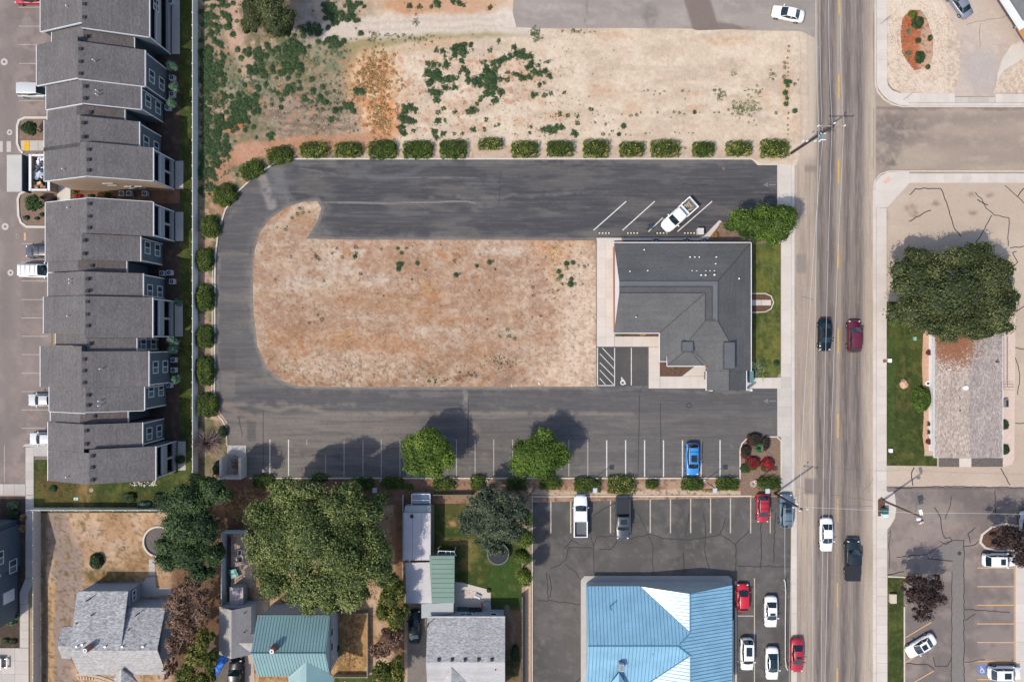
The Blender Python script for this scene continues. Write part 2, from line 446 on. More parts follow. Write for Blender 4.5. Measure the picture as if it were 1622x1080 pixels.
# ---- main road
def p_road(f):
    f.C[:] = (194, 178, 161)
    f.patches(90, .35, .7, (170, 155, 143), .8, 1, sx=.3, sy=3)
    X = f.X; Y = f.Y
    # wheel paths: long dark bands, wandering a little
    wob = 3.0*(fbm(Y, Y*0, 150, 5, 2)-0.5)
    shift = np.interp(Y, [0, 540, 1080], [0, -2, -6])
    for x0, hw, a in ((1302, 7, .9), (1318, 7, .9), (1342.5, 8, .9), (1361, 8, .92)):
        m = np.exp(-((X-x0-shift-wob)/hw)**2)*(0.75+0.4*(fbm(X, Y, 60, 8, 3, .3, 3)-.3))
        f.mix(a*m*1.2, (96, 89, 89))
    for x0, hw, a in ((1310, 15, .35), (1352, 16, .40)):
        f.mix(a*np.exp(-((X-x0-shift)/hw)**4), (140, 130, 124))
    f.mix(.5*np.exp(-((X-1283-shift)/1.2)**2), (150, 138, 128))
    f.mix(.35*np.exp(-((X-1382)/2.5)**2), (205, 192, 178)); f.patches(3, .45, .7, (196, 180, 165), .35, 61, sx=.35, sy=12); f.patches(4, .5, .75, (120, 110, 106), .25, 71, sx=.3, sy=12)
    for (x0, x1, y0, y1, col) in ((1262, 1277, 401, 432, (150, 142, 136)), (1275, 1315, 757, 782, (132, 122, 118)), (1274, 1300, 262, 275, (150, 136, 124))):
        f.mix(.8*((X > x0) & (X < x1) & (Y > y0) & (Y < y1)), col)
    f.blob(1284, 74, 12, 10, (172, 166, 158), .9, .1, rough=.1)
    f.patches(14, .55, .75, (160, 144, 130), .35, 12, sx=.4, sy=4)
    # north-west shoulder fades into dust
    m = sst(1299, 1284, X+4*(fbm(X, Y, 20, 4)-.5))*sst(262, 240, Y)
    f.mix(m, (205, 188, 170))
sheet('road', [(1257, -130), (1387, -130), (1387, 1210), (1253, 1210), (1253, 785), (1257, 690)], 0.0, p_road, asph, step=1.3, stepy=5)
def p_side(f):
    f.C[:] = (186, 170, 153)
    f.patches(60, .35, .7, (166, 150, 138), .9, 1, sx=2.5, sy=.6)
    f.blob(1420, 205, 42, 26, (122, 113, 108), .8, .6); f.blob(1402, 240, 22, 34, (134, 123, 117), .7, .6)
    f.stroke([(1440, 192), (1622, 183)], 18, (150, 138, 128), .6, .7); f.stroke([(1440, 222), (1622, 228)], 16, (150, 138, 128), .5, .7)
    f.stroke([(1390, 171), (1622, 171)], 4, (120, 108, 102), .6, .8)
    f.blob(1410, 258, 12, 6, (126, 118, 110), .8, .5); f.patches(10, .55, .75, (190, 174, 160), .5, 9, sx=2)
sheet('side_street', [(1386, 120), (1398, 150), (1430, 168), (1800, 168), (1800, 274), (1420, 274), (1400, 280), (1386, 300)], -0.004, p_side, asph, step=3)

# ---- north lot
def p_north(f):
    f.C[:] = (227, 209, 186)
    X, Y = f.X, f.Y
    f.patches(40, .42, .62, (214, 194, 170), .7, 2)
    f.patches(8, .55, .75, (198, 170, 146), .35, 22)
    # west half: weedy brown ground
    west = sst(615, 520, X+40*(fbm(X, Y, 40, 3)-.5))
    f.mix(west, (160, 138, 114))
    f.mix(west*sst(.45, .6, fbm(X, Y, 26, 8)), (196, 168, 146))
    f.mix(west*sst(.52, .62, fbm(X, Y, 14, 18)), (128, 122, 92))
    f.mix(west*.6*sst(.55, .7, fbm(X, Y, 5, 28)), (96, 92, 66))
    for (bx, by, br) in ((335, 230, 34), (345, 120, 22), (335, 60, 20), (400, 170, 30), (380, 95, 14), (450, 95, 34), (520, 150, 30), (420, 200, 24), (470, 80, 24), (540, 110, 26), (350, 290, 20)): f.blob(bx, by, br, br*.9, (104, 114, 82), .6, .8, rough=1.3)
    # mown straw lines
    f.blob(485, 175, 75, 55, (158, 138, 122), .8, .5); f.patches(12, .5, .65, (182, 160, 142), .3, 9, sx=3)
    m = sst(1.1, .7, np.hypot((X-500)/85, (Y-185)/45)); f.mix(m*.5*sst(.5, .7, fbm(X, Y, 4, 61, 2, 6, 1)), (116, 98, 84))
    f.blob(395, 125, 45, 35, (118, 130, 104), .8, .6); f.blob(525, 85, 32, 26, (128, 138, 108), .75, .6); f.blob(470, 115, 40, 28, (126, 118, 86), .6, .6)
    # orange straw heap
    f.blob(590, 130, 42, 52, (206, 160, 116), .9, .4); f.blob(605, 185, 30, 42, (214, 150, 102), .9, .4)
    m = sst(1.2, .8, np.hypot((X-598)/45, (Y-145)/75)); f.mix(m*.85*sst(.5, .62, fbm(X, Y, 8, 71)), (232, 204, 170)); f.mix(m*.7*sst(.58, .68, fbm(X, Y, 6, 75)), (150, 98, 66))
    f.blob(560, 65, 40, 18, (170, 152, 108), .5, .6); f.stroke([(560, 72), (640, 62), (740, 52), (840, 50)], 16, (160, 148, 108), .8, .6)
    f.stroke([(590, 85), (660, 75), (740, 64)], 14, (205, 180, 148), .6, .6)
    # north-west tan paths
    f.stroke([(365, -20), (368, 50), (385, 90), (395, 115)], 26, (206, 172, 150), .8, .5); f.blob(500, 30, 26, 45, (198, 178, 162), .8, .5)
    f.blob(480, 40, 20, 34, (172, 160, 152), .6, .6); f.stroke([(340, 90), (345, 0)], 14, (200, 166, 144), .5, .6)
    # pale track across the top
    f.stroke([(520, 48), (600, 44), (680, 38), (760, 34), (840, 40)], 34, (218, 203, 188), .95, .35); f.stroke([(560, 40), (650, 32), (800, 30)], 5, (196, 182, 168), .5, .7)
    f.stroke([(560, 52), (680, 44), (800, 42)], 4, (200, 186, 172), .5, .7)
    f.blob(700, 8, 105, 15, (204, 158, 124), .8, .4); f.blob(640, 3, 35, 20, (200, 150, 112), .6, .5); f.blob(530, 8, 30, 20, (206, 184, 168), .7, .5)
    # the rusty south margin and bare scalds
    f.stroke([(345, 262), (400, 236), (470, 228), (610, 224)], 24, (196, 144, 112), .75, .5); f.blob(370, 200, 16, 10, (204, 128, 84), .9, .4)
    f.blob(400, 240, 26, 16, (204, 158, 134), .8, .5); f.blob(345, 300, 22, 40, (190, 140, 112), .8, .5)
    for (x, y, rx, ry) in ((700, 70, 30, 8), (688, 95, 18, 6), (735, 105, 30, 9), (812, 104, 28, 8), (830, 120, 30, 12), (720, 165, 22, 8), (838, 152, 14, 7), (740, 200, 20, 8), (650, 150, 10, 20), (680, 182, 20, 10), (820, 195, 8, 8), (1245, 140, 8, 40), (885, 185, 16, 8), (1005, 172, 14, 8), (1098, 170, 10, 6), (975, 58, 26, 5), (1150, 65, 40, 7), (1262, 205, 8, 20), (1212, 155, 10, 8), (960, 145, 24, 10), (1100, 148, 18, 6)):
        f.blob(x, y, rx, ry, (206, 162, 130), .55, .8, rough=1.2)
    f.mix(.6*sst(.62, .74, fbm(X, Y, 9, 77))*sst(930, 800, X)*sst(70, 90, Y), (196, 140, 108))
    f.mix(.5*sst(.66, .76, fbm(X, Y, 4, 87))*sst(960, 840, X)*sst(70, 90, Y)*sst(640, 660, X), (120, 92, 74))
    f.mix(.35*sst(.55, .7, fbm(X, Y, 22, 97, 3, 2, .6))*sst(860, 960, X), (206, 182, 160))
    f.mix(.5*sst(1255, 1275, X), (206, 190, 174)); f.stroke([(1268, 60), (1270, 240)], 3, (190, 166, 146), .4)
    f.blob(1180, 165, 26, 14, (180, 164, 130), .6, .6); f.blob(800, 30, 20, 22, (226, 214, 202), .6, .6)
    f.stroke([(620, 245), (1230, 244)], 18, (196, 170, 150), .5, .6)
    f.scale(0.97+0.06*fbm(X, Y, 3, 201, 2))
sheet('north_dirt_lot', [(313, -130), (1285, -130), (1283, 20), (1279, 60), (1282, 200), (1262, 262), (1200, 262), (1190, 252), (466, 252), (437, 258), (405, 278), (378, 303), (357, 333), (346, 368), (341, 410), (340, 640), (360, 668), (362, 705), (352, 770), (313, 770)], 0.012, p_north, dirtm, step=1.9, relief=0.05)
def p_top(f):
    f.C[:] = (170, 160, 152); f.patches(40, .4, .65, (158, 149, 143), .8, 2, sx=2.5); f.patches(9, .55, .7, (182, 172, 164), .5, 8, sx=2)
    X, Y = f.X, f.Y
    f.blob(1030, 25, 12, 16, (132, 124, 120), .7, .6); f.stroke([(1085, -60), (1110, 20), (1120, 55)], 40, (132, 119, 113), .9, .12, warp=False)
    f.blob(1140, 46, 50, 7, (134, 121, 114), .9, .3); f.stroke([(930, -10), (930, 44)], 2, (140, 132, 126), .8, .5); f.blob(870, 12, 40, 6, (196, 186, 178), .5, .7)
sheet('north_driveway', [(822, -130), (1294, -130), (1290, 60), (1268, 50), (1190, 49), (1160, 47), (1105, 49), (1095, 46), (960, 45), (880, 46), (818, 44), (812, 20)], 0.075, p_top, asph, step=3)

# ---- middle vacant lot
MID = [(944, 381), (944, 612), (700, 612), (560, 613), (470, 611), (447, 603), (424, 583), (408, 548), (401, 490), (401, 425), (404, 395), (412, 368), (430, 345), (455, 328), (480, 320), (503, 319), (509, 330), (503, 350), (486, 378), (560, 380), (760, 380)]
def p_mid(f):
    f.C[:] = (204, 172, 144); X, Y = f.X, f.Y; f.patches(80, .42, .6, (182, 144, 114), .6, 53, sx=1.5)
    f.patches(45, .38, .62, (190, 153, 126), .75, 3, sx=2.2); f.patches(34, .45, .66, (220, 198, 176), .65, 13, sx=2)
    f.patches(55, .55, .68, (196, 142, 98), .8, 23, sx=1.6)
    f.patches(16, .5, .72, (174, 136, 112), .5, 33, sx=1.5); f.patches(12, .5, .72, (226, 208, 188), .4, 43, sx=1.4)
    f.blob(590, 470, 70, 22, (194, 146, 108), .6, .6); f.blob(480, 500, 60, 20, (176, 140, 118), .6, .6); f.blob(480, 450, 34, 12, (222, 206, 188), .8, .6)
    f.blob(520, 425, 20, 8, (228, 212, 196), .8, .6); f.blob(605, 445, 30, 12, (226, 208, 190), .8, .6); f.blob(790, 398, 40, 7, (230, 216, 202), .8, .5)
    f.blob(830, 420, 50, 16, (176, 138, 114), .7, .6); f.blob(855, 465, 16, 34, (170, 136, 118), .7, .6); f.blob(880, 420, 14, 50, (218, 182, 142), .7, .5)
    f.blob(920, 500, 34, 130, (228, 206, 184), .85, .4); f.blob(900, 580, 60, 32, (226, 202, 178), .8, .5); f.blob(560, 575, 90, 26, (222, 198, 176), .6, .6)
    f.blob(570, 540, 80, 14, (204, 152, 108), .6, .6); f.blob(650, 560, 50, 14, (208, 158, 118), .6, .6); f.blob(760, 560, 24, 14, (198, 146, 108), .8, .5)
    f.blob(730, 601, 9, 5, (142, 92, 68), .95, .25, rough=.2); f.blob(810, 602, 26, 6, (162, 128, 114), .8, .4); f.blob(690, 595, 24, 10, (172, 136, 108), .7, .5)
    f.blob(480, 340, 30, 14, (200, 176, 140), .6, .6, rot=30); f.blob(470, 360, 20, 20, (188, 148, 122), .5, .6)
    f.stroke([(470, 392), (620, 384), (900, 386)], 8, (208, 168, 140), .5); f.stroke([(405, 395), (470, 330), (505, 322)], 12, (222, 200, 178), .7, .6)
    for (a, b, y) in ((440, 620, 398), (420, 560, 418), (470, 640, 508), (520, 760, 523)):
        f.stroke([(a, y), ((a+b)/2, y-5), (b, y+2)], 2.2, (224, 202, 180), .6, .6, brk=.5)
    f.mix(.3*sst(.56, .72, fbm(X, Y, 4, 87, 3, 1.5, 1)), (152, 116, 92)); f.mix(.3*sst(.56, .72, fbm(X, Y, 4, 187, 3, 1.3, 1)), (234, 218, 202))
    f.mix(.35*sst(.5, .66, fbm(X, Y, 8, 517, 4, 1.2, 1)), (172, 138, 116)); f.mix(.35*sst(.5, .66, fbm(X, Y, 9, 617, 4, 1.2, 1)), (224, 204, 184))
    for k in range(14): y_ = rng.uniform(395, 600); x_ = rng.uniform(420, 760); f.stroke([(x_, y_), (x_+60, y_+rng.uniform(-5, 5)), (x_+rng.uniform(90, 180), y_+rng.uniform(-8, 8))], rng.uniform(1.5, 4), (168, 128, 102) if k % 2 else (228, 210, 190), .4, .8, brk=.48)
    for (bx, by, rx, ry) in ((600, 478, 60, 14), (560, 545, 70, 9), (690, 505, 46, 10), (640, 420, 50, 12), (770, 470, 40, 14), (460, 520, 30, 18), (810, 540, 40, 12)): f.blob(bx, by, rx, ry, (182, 138, 104), .5, .8, rough=1.4)
    lo = sst(540, 590, Y)*sst(880, 640, X); f.mix(lo*.45*sst(.5, .64, fbm(X, Y, 4.0, 97, 2)), (178, 132, 98)); f.mix(lo*.5*sst(.64, .72, fbm(X, Y, 3.2, 107, 2)), (112, 100, 76))
    f.mix(.35*sst(.66, .74, fbm(X, Y, 3.2, 117, 2)), (124, 100, 80)); f.scale((0.96+0.08*fbm(X, Y, 3, 301, 2))*(0.955+0.045*sst(780, 900, X))*(1-0.03*sst(.4, .7, fbm(X, Y, 60, 401))))
sheet('vacant_dirt_lot', MID, 0.012, p_mid, dirtm, step=1.6, relief=0.035)

# ---- main car park (horseshoe of asphalt)
LOT = [(1232, 252), (1190, 251), (466, 251), (437, 257), (405, 277), (378, 302), (357, 332), (346, 368), (341, 410), (340, 640), (352, 655), (360, 672), (361, 705), (355, 757), (1172, 757), (1172, 712), (1180, 697), (1195, 691), (1232, 691)]
def p_lot(f):
    X, Y = f.X, f.Y
    f.C[:] = (104, 102, 104)
    f.mix(sst(400, 360, Y)*sst(400, 470, X), (78, 78, 82))
    f.patches(40, .4, .7, (120, 118, 119), .25, 4, sx=7, sy=.5); f.patches(10, .45, .75, (84, 85, 90), .25, 14, sx=12, sy=.25); f.patches(8, .5, .75, (134, 132, 131), .3, 19, sx=10, sy=.25)
    # south bays: sun-bleached tan grey
    s_ = sst(640, 665, Y+8*(fbm(X, Y, 30, 6)-.5)); f.mix(s_*sst(900, 560, X), (140, 131, 124)); f.mix(s_*sst(560, 900, X)*.6, (116, 112, 110))
    f.patches(24, .5, .66, (152, 142, 132), .45, 24, sx=3, sy=.7); f.mix(.6*sst(.5, .66, fbm(X, Y, 22, 44, 3, 5, .4))*s_, (108, 102, 100))
    f.mix(sst(700, 640, Y)*sst(612, 620, Y)*.8*(1-sst(650, 658, Y)), (90, 90, 94))
    f.stroke([(352, 640), (395, 640), (440, 650), (470, 642), (520, 655), (700, 654), (930, 655), (1000, 656)], 7, (166, 151, 138), .75, .8, warp=False, brk=.36)
    f.stroke([(400, 636), (460, 640), (480, 648), (560, 640)], 10, (176, 160, 146), .5, .8, brk=.5)
    # dusty rim round the vacant lot
    d, _, _ = polydist(X, Y, MID); f.mix(.75*sst(7, 1, d+4*(fbm(X, Y, 12, 9)-.5)), (176, 162, 148)); f.mix(.35*sst(22, 6, d)*sst(.45, .6, fbm(X, Y, 16, 19)), (156, 146, 138))
    f.stroke([(409, 272), (420, 292), (430, 325)], 15, (198, 188, 176), .85, .6, brk=.36); f.stroke([(438, 268), (446, 300), (458, 322)], 16, (150, 148, 148), .6, .8, brk=.4)
    f.blob(440, 290, 20, 30, (138, 138, 140), .6, .8)
    f.stroke([(470, 258), (700, 257), (1180, 256)], 9, (140, 139, 141), .6, .7, brk=.4); f.stroke([(470, 266), (530, 276), (548, 281), (760, 282)], 2.2, (158, 156, 155), .6, .8, warp=False, brk=.42)
    f.stroke([(508, 321), (620, 322), (740, 319), (752, 322)], 2.0, (190, 182, 168), .95, .5, warp=False); f.stroke([(680, 314), (800, 312), (910, 307), (960, 304)], 5, (136, 131, 124), .75, .8, brk=.4)
    f.blob(755, 328, 9, 10, (152, 142, 136), .7, .7); f.stroke([(735, 292), (770, 284), (800, 300)], 14, (134, 135, 138), .4, .9, brk=.5); f.stroke([(560, 275), (625, 285), (690, 258)], 9, (124, 126, 130), .6, .9)
    f.blob(912, 326, 14, 9, (116, 114, 114), .5, .7); f.blob(1060, 300, 90, 10, (100, 99, 101), .5, .8, rough=.8); f.blob(1170, 330, 40, 14, (112, 106, 104), .5, .8)
    f.blob(985, 318, 35, 6, (116, 110, 106), .6, .8); f.blob(508, 366, 18, 10, (150, 144, 138), .6, .6)
    # patches and drags on the west leg
    for pl, col, a in ((((350, 552), (372, 588)), (92, 90, 92), .6), (((350, 588), (372, 630)), (146, 138, 132), .6), (((376, 645), (390, 662)), (84, 82, 84), .8), (((392, 652), (405, 698)), (96, 93, 94), .8)):
        (x0, y0), (x1, y1) = pl; f.mix(a*sst(x0-2, x0+1, X)*sst(x1+2, x1-1, X)*sst(y0-2, y0+1, Y)*sst(y1+2, y1-1, Y), col)
    f.stroke([(350, 640), (372, 650), (400, 660)], 10, (160, 142, 128), .7, .6); f.stroke([(346, 400), (344, 620)], 5, (162, 154, 146), .6, .7, brk=.4)
    f.stroke([(398, 430), (400, 540), (420, 590)], 8, (150, 144, 140), .5, .8, brk=.45); f.stroke([(378, 318), (366, 345)], 5, (150, 146, 142), .7, .8, brk=.45)
    f.stroke([(739, 618), (737, 640)], 7, (190, 180, 168), .7, .8, brk=.4); f.stroke([(620, 626), (735, 624)], 7, (142, 138, 136), .5, .8, brk=.42); f.stroke([(760, 640), (850, 640), (910, 660)], 7, (150, 140, 130), .5, .8, brk=.5)
    f.stroke([(752, 672), (760, 700), (768, 725)], 12, (168, 148, 130), .5, .8, brk=.5); f.blob(596, 680, 12, 6, (176, 150, 132), .6, .6)
    # east part: level, darker
    f.mix(.35*sst(960, 1010, X)*sst(620, 640, Y), (98, 98, 100)); f.stroke([(960, 617), (1120, 622), (1230, 620)], 5, (150, 146, 142), .5, .8, brk=.45); f.blob(1210, 675, 18, 12, (132, 122, 118), .6, .6)
    f.stroke([(1020, 648), (1100, 662), (1200, 640)], 6, (124, 121, 119), .4, .9, brk=.5); f.blob(1160, 745, 14, 10, (150, 140, 134), .5, .7)
    for x in (1000, 1070, 1120, 1155): f.blob(x, 744, 10, 8, (134, 128, 124), .5, .8)
    f.patches(5, .6, .72, (134, 131, 130), .3, 64, sx=4, sy=.7); f.patches(3, .6, .75, (80, 80, 84), .25, 74)
    f.C = f.C*.72+.28*np.where((Y < 400)[:, None], np.array([[85., 85, 87]]), np.array([[116., 112, 108]]))
    f.patches(4, .45, .75, (72, 72, 76), .22, 81, sx=16, sy=.3); f.patches(4, .5, .75, (136, 133, 130), .22, 91, sx=16, sy=.3)
    for k in range(46): f.blob(rng.uniform(430, 1160), rng.uniform(700, 750), rng.uniform(2, 7), rng.uniform(2, 5), (88, 86, 86) if k % 3 else (150, 142, 134), .45, .7, rough=.9)
    for k in range(5): x_, y_ = rng.uniform(560, 1150), rng.uniform(300, 350); f.stroke(arc(x_, y_, rng.uniform(14, 34), 20, 150, 8), 1.6, (134, 132, 131), .35, .6, brk=.45)
    f.mix((X > 946)*(X < 1027)*(Y > 548)*(Y < 612)*.75, (84, 82, 82)); f.blob(1010, 575, 20, 24, (112, 106, 104), .5, .7)
sheet('car_park', LOT, 0.0, p_lot, asph, step=2.2, stepy=1.7)

# ---- south-west corner of the crossroads: shared lower car park
def p_low(f):
    f.C[:] = (101, 98, 95); f.patches(60, .4, .65, (90, 88, 86), .8, 2); f.patches(20, .5, .7, (122, 116, 114), .5, 12)
    f.blob(900, 960, 40, 90, (118, 112, 111), .5, .7); f.blob(1200, 860, 40, 60, (112, 107, 107), .5, .7); f.patches(8, .58, .72, (130, 125, 122), .4, 22)
    for k in range(60): f.blob(rng.uniform(850, 1240), rng.uniform(792, 1070), rng.uniform(2, 6), rng.uniform(2, 5), (80, 78, 79) if k % 3 else (140, 134, 130), .45, .7, rough=.9)
    f.stroke([(1212, 790), (1212, 1080)], 10, (120, 115, 113), .3, .9); f.blob(875, 800, 20, 14, (104, 110, 116), .4, .7)
sheet('lower_car_park', [(841, 786), (1252, 786), (1252, 1210), (841, 1210)], 0.004, p_low, asph, step=3)
# ---- east lots
def p_se(f):
    f.C[:] = (208, 190, 172); f.patches(50, .4, .65, (197, 178, 161), .8, 2, sx=2); f.patches(10, .55, .7, (200, 184, 168), .5, 12, sx=2)
    for x, y, r in ((1444, 328, 9), (1567, 308, 7), (1540, 310, 6), (1542, 336, 6), (1484, 322, 6), (1450, 340, 8)): f.blob(x, y, r, r*.6, (140, 122, 110), .7, .7)
    f.stroke([(1404, 470), (1404, 300)], 3, (150, 136, 124), .6, .8)
sheet('east_car_park', [(1404, 288), (1800, 288), (1800, 772), (1404, 772)], -0.008, p_se, asph, step=3)
def p_se2(f):
    f.C[:] = (154, 142, 134); f.patches(50, .42, .62, (126, 116, 113), .85, 2, sx=1.5); f.patches(25, .5, .66, (164, 150, 142), .6, 12); f.patches(12, .55, .7, (116, 108, 106), .4, 22)
    f.blob(1450, 785, 30, 12, (118, 112, 112), .7, .6); f.blob(1540, 795, 30, 20, (118, 110, 110), .6, .6); f.blob(1500, 840, 60, 30, (168, 152, 144), .5, .7)
    f.stroke([(1608, 1000), (1400, 1000)], 60, (132, 124, 122), .3, .9); f.stroke([(1404, 771), (1622, 773)], 4, (110, 102, 100), .8, .6, warp=False)
sheet('southeast_car_park', [(1404, 770), (1800, 774), (1800, 1210), (1404, 1210)], 0.0, p_se2, asph, step=3)
MB().poly(P2([(1469, 877), (1495, 860), (1510, 855), (1528, 855), (1527, 990), (1527, 1210), (1508, 1210), (1508, 990), (1508, 900), (1508, 888), (1470, 884)]), 0.006).build('asphalt_patch', M('patch_asphalt', c(136, 130, 127), noise=((2, .06), (9, .08))), kind='structure')

# ---- townhouse car park (west)
def p_west(f):
    f.C[:] = (148, 136, 132); f.patches(50, .42, .64, (134, 124, 121), .8, 2, sx=.6, sy=2); f.patches(22, .5, .66, (164, 150, 144), .6, 12)
    for y in (75, 125, 165, 405, 495, 520, 600, 655, 700): f.blob(52, y, 16, 9, (170, 152, 144), .6, .7); f.blob(50, y-2, 8, 3, (122, 110, 108), .5, .7)
    f.stroke([(10, 20), (25, 30), (50, 25), (55, 40)], 3, (124, 114, 112), .5, .8); f.stroke([(15, -20), (12, 760)], 16, (138, 128, 125), .5, .9); f.blob(30, 745, 20, 18, (176, 158, 148), .6, .6)
sheet('townhouse_car_park', [(-160, -130), (82, -130), (82, 768), (-160, 768)], 0.0, p_west, asph, step=3)
def p_bed(f):
    f.C[:] = (84, 72, 66); f.patches(12, .45, .62, (84, 70, 62), .8, 2); f.patches(5, .55, .7, (130, 108, 94), .5, 9)
sheet('planting_bed', [(185, -130), (286, -130), (286, 715), (185, 715)], 0.02, p_bed, dirtm, step=4)
sheet('planting_bed', [(72, 286), (285, 286), (285, 322), (72, 322)], 0.03, lambda f: (f.C.__setitem__(slice(None), (132, 100, 82)), f.patches(8, .5, .65, (106, 80, 66), .7, 2)), dirtm, step=3)
def p_lawn(f):
    f.C[:] = (72, 84, 42); f.patches(22, .45, .62, (60, 74, 36), .8, 2); f.patches(9, .52, .68, (118, 112, 62), .6, 9); f.patches(30, .5, .7, (98, 106, 54), .6, 15); f.patches(5, .5, .72, (54, 66, 34), .5, 25, sx=.5, sy=5); f.patches(3, .5, .75, (110, 116, 66), .4, 35)
sheet('lawn', [(284, -130), (307, -130), (307, 770), (284, 770)], 0.024, p_lawn, lawnm, step=3)
def p_lawn_sw(f):
    p_lawn(f); f.blob(100, 780, 50, 20, (120, 94, 60), .7, .6); f.blob(135, 790, 14, 30, (172, 138, 96), .7, .6); f.blob(80, 760, 26, 16, (112, 86, 62), .7, .6); f.blob(235, 795, 60, 12, (86, 74, 48), .6, .7)
sheet('lawn', [(54, 728), (307, 728), (307, 812), (54, 812)], 0.028, p_lawn_sw, lawnm, step=2.5)
# small turf square west of the crossing path
sheet('shrub_bed', [(-160, 786), (40, 786), (40, 1030), (-160, 1030)], 0.0, p_bed, dirtm, step=4)

# ---- back gardens along the south edge
def p_yard(f):
    X, Y = f.X, f.Y
    f.C[:] = (197, 168, 143); f.patches(30, .42, .62, (186, 146, 110), .7, 2); f.patches(14, .5, .66, (214, 184, 152), .7, 9)
    f.stroke([(80, 812), (90, 850), (108, 880), (108, 940), (90, 1000), (95, 1090)], 46, (160, 142, 132), .95, .35); f.blob(130, 850, 30, 16, (188, 164, 148), .6, .6)
    f.stroke([(82, 930), (80, 1080)], 8, (204, 162, 116), .85, .5); f.stroke([(70, 812), (70, 1080)], 9, (126, 106, 88), .8, .6); f.blob(180, 820, 20, 16, (150, 120, 84), .6, .6)
    f.blob(215, 885, 30, 16, (140, 112, 76), .7, .6); f.blob(170, 912, 38, 12, (98, 88, 52), .8, .5)
    # darker brown soil in the strip between the gardens
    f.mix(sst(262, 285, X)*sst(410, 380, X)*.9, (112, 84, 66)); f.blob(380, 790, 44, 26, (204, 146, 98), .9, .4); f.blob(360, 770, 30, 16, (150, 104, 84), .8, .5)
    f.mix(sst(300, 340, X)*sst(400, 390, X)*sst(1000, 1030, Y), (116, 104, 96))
    f.mix(sst(620, 632, X)*sst(650, 640, X), (134, 98, 74)); f.blob(630, 850, 12, 50, (168, 120, 88), .6, .6)
    f.mix(.6*sst(.58, .7, fbm(X, Y, 6, 77)), (136, 110, 72)); f.mix(.5*sst(.62, .72, fbm(X, Y, 4, 97)), (92, 84, 52)); f.scale(0.93+0.14*fbm(X, Y, 3, 301, 2))
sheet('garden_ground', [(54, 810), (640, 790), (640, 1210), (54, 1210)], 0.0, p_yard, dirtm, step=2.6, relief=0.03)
def p_strip(f):
    X, Y = f.X, f.Y
    f.C[:] = (182, 152, 130); f.mix(sst(900, 500, X), (132, 98, 82)); f.patches(14, .45, .62, (158, 122, 100), .7, 2); f.stroke([(840, 780), (1250, 780)], 8, (212, 190, 166), .8, .5)
    f.mix(.6*sst(.6, .7, fbm(X, Y, 4, 77)), (108, 80, 64)); f.blob(950, 760, 80, 5, (120, 100, 84), .5, .7)
sheet('hedge_bed', [(352, 757), (1252, 757), (1252, 786), (640, 800), (352, 800)], 0.016, p_strip, dirtm, step=1.9, relief=0.04)
def p_garden(f):
    X, Y = f.X, f.Y
    f.C[:] = (64, 80, 40); f.patches(26, .45, .62, (84, 88, 44), .8, 2); f.patches(10, .55, .68, (134, 112, 70), .6, 9)
    f.mix(sst(840, 780, Y)*.6, (112, 98, 60)); f.blob(745, 875, 14, 22, (146, 130, 80), .7, .6); f.blob(715, 830, 8, 6, (198, 150, 112), .8, .5); f.blob(722, 858, 24, 6, (190, 142, 104), .6, .6); f.blob(800, 920, 30, 34, (62, 90, 38), .8, .5)
    f.mix(sst(960, 970, Y), (142, 112, 88)); f.stroke([(803, 962), (812, 990), (816, 1050)], 6, (150, 140, 130), .7, .6); f.blob(810, 1050, 14, 26, (58, 76, 40), .8, .5); f.blob(700, 780, 40, 8, (128, 92, 66), .5, .6)
sheet('back_lawn', [(688, 776), (826, 780), (826, 1210), (688, 1210)], 0.03, p_garden, lawnm, step=2.2)
sheet('front_lawn', [(528, 1068), (595, 1068), (595, 1210), (528, 1210)], 0.05, p_lawn, lawnm, step=3)
def p_run(f):
    f.C[:] = (182, 142, 96); f.patches(10, .45, .62, (150, 116, 72), .8, 2); f.patches(5, .55, .68, (206, 172, 130), .7, 9); f.patches(20, .55, .7, (118, 104, 62), .6, 12)
sheet('dog_run_ground', [(530, 967), (584, 967), (584, 1067), (530, 1067)], 0.055, p_run, dirtm, step=2.2)
sheet('front_garden_soil', [(410, 1040), (530, 1040), (530, 1210), (410, 1210)], 0.058, p_run, dirtm, step=3)
# office lawn and east lawns
def p_lawn_off(f):
    p_lawn(f); f.C *= 1.12; f.patches(14, .5, .66, (128, 124, 62), .6, 31); f.blob(1215, 480, 16, 10, (120, 116, 66), .5, .6); f.blob(1224, 540, 10, 40, (140, 128, 70), .5, .6)
OFFL = [(1192, 386), (1236, 386), (1236, 590), (1230, 597), (1206, 597), (1200, 590), (1192, 590)]
sheet('office_lawn', OFFL, 0.07, p_lawn_off, lawnm, step=2)
def p_lawn_e(f):
    p_lawn(f); f.C *= 0.95; f.stroke([(1412, 540), (1410, 700)], 8, (66, 96, 44), .6, .8); f.blob(1432, 640, 10, 14, (104, 92, 52), .6, .6); f.blob(1438, 722, 22, 6, (118, 112, 60), .5, .6)
sheet('east_lawn', [(1404, 478), (1464, 478), (1464, 722), (1484, 722), (1484, 738), (1404, 737)], 0.04, p_lawn_e, lawnm, step=2.2)
sheet('east_verge_lawn', [(1406, 914), (1431, 914), (1431, 1210), (1406, 1210)], 0.05, p_lawn_e, lawnm, step=2.2)
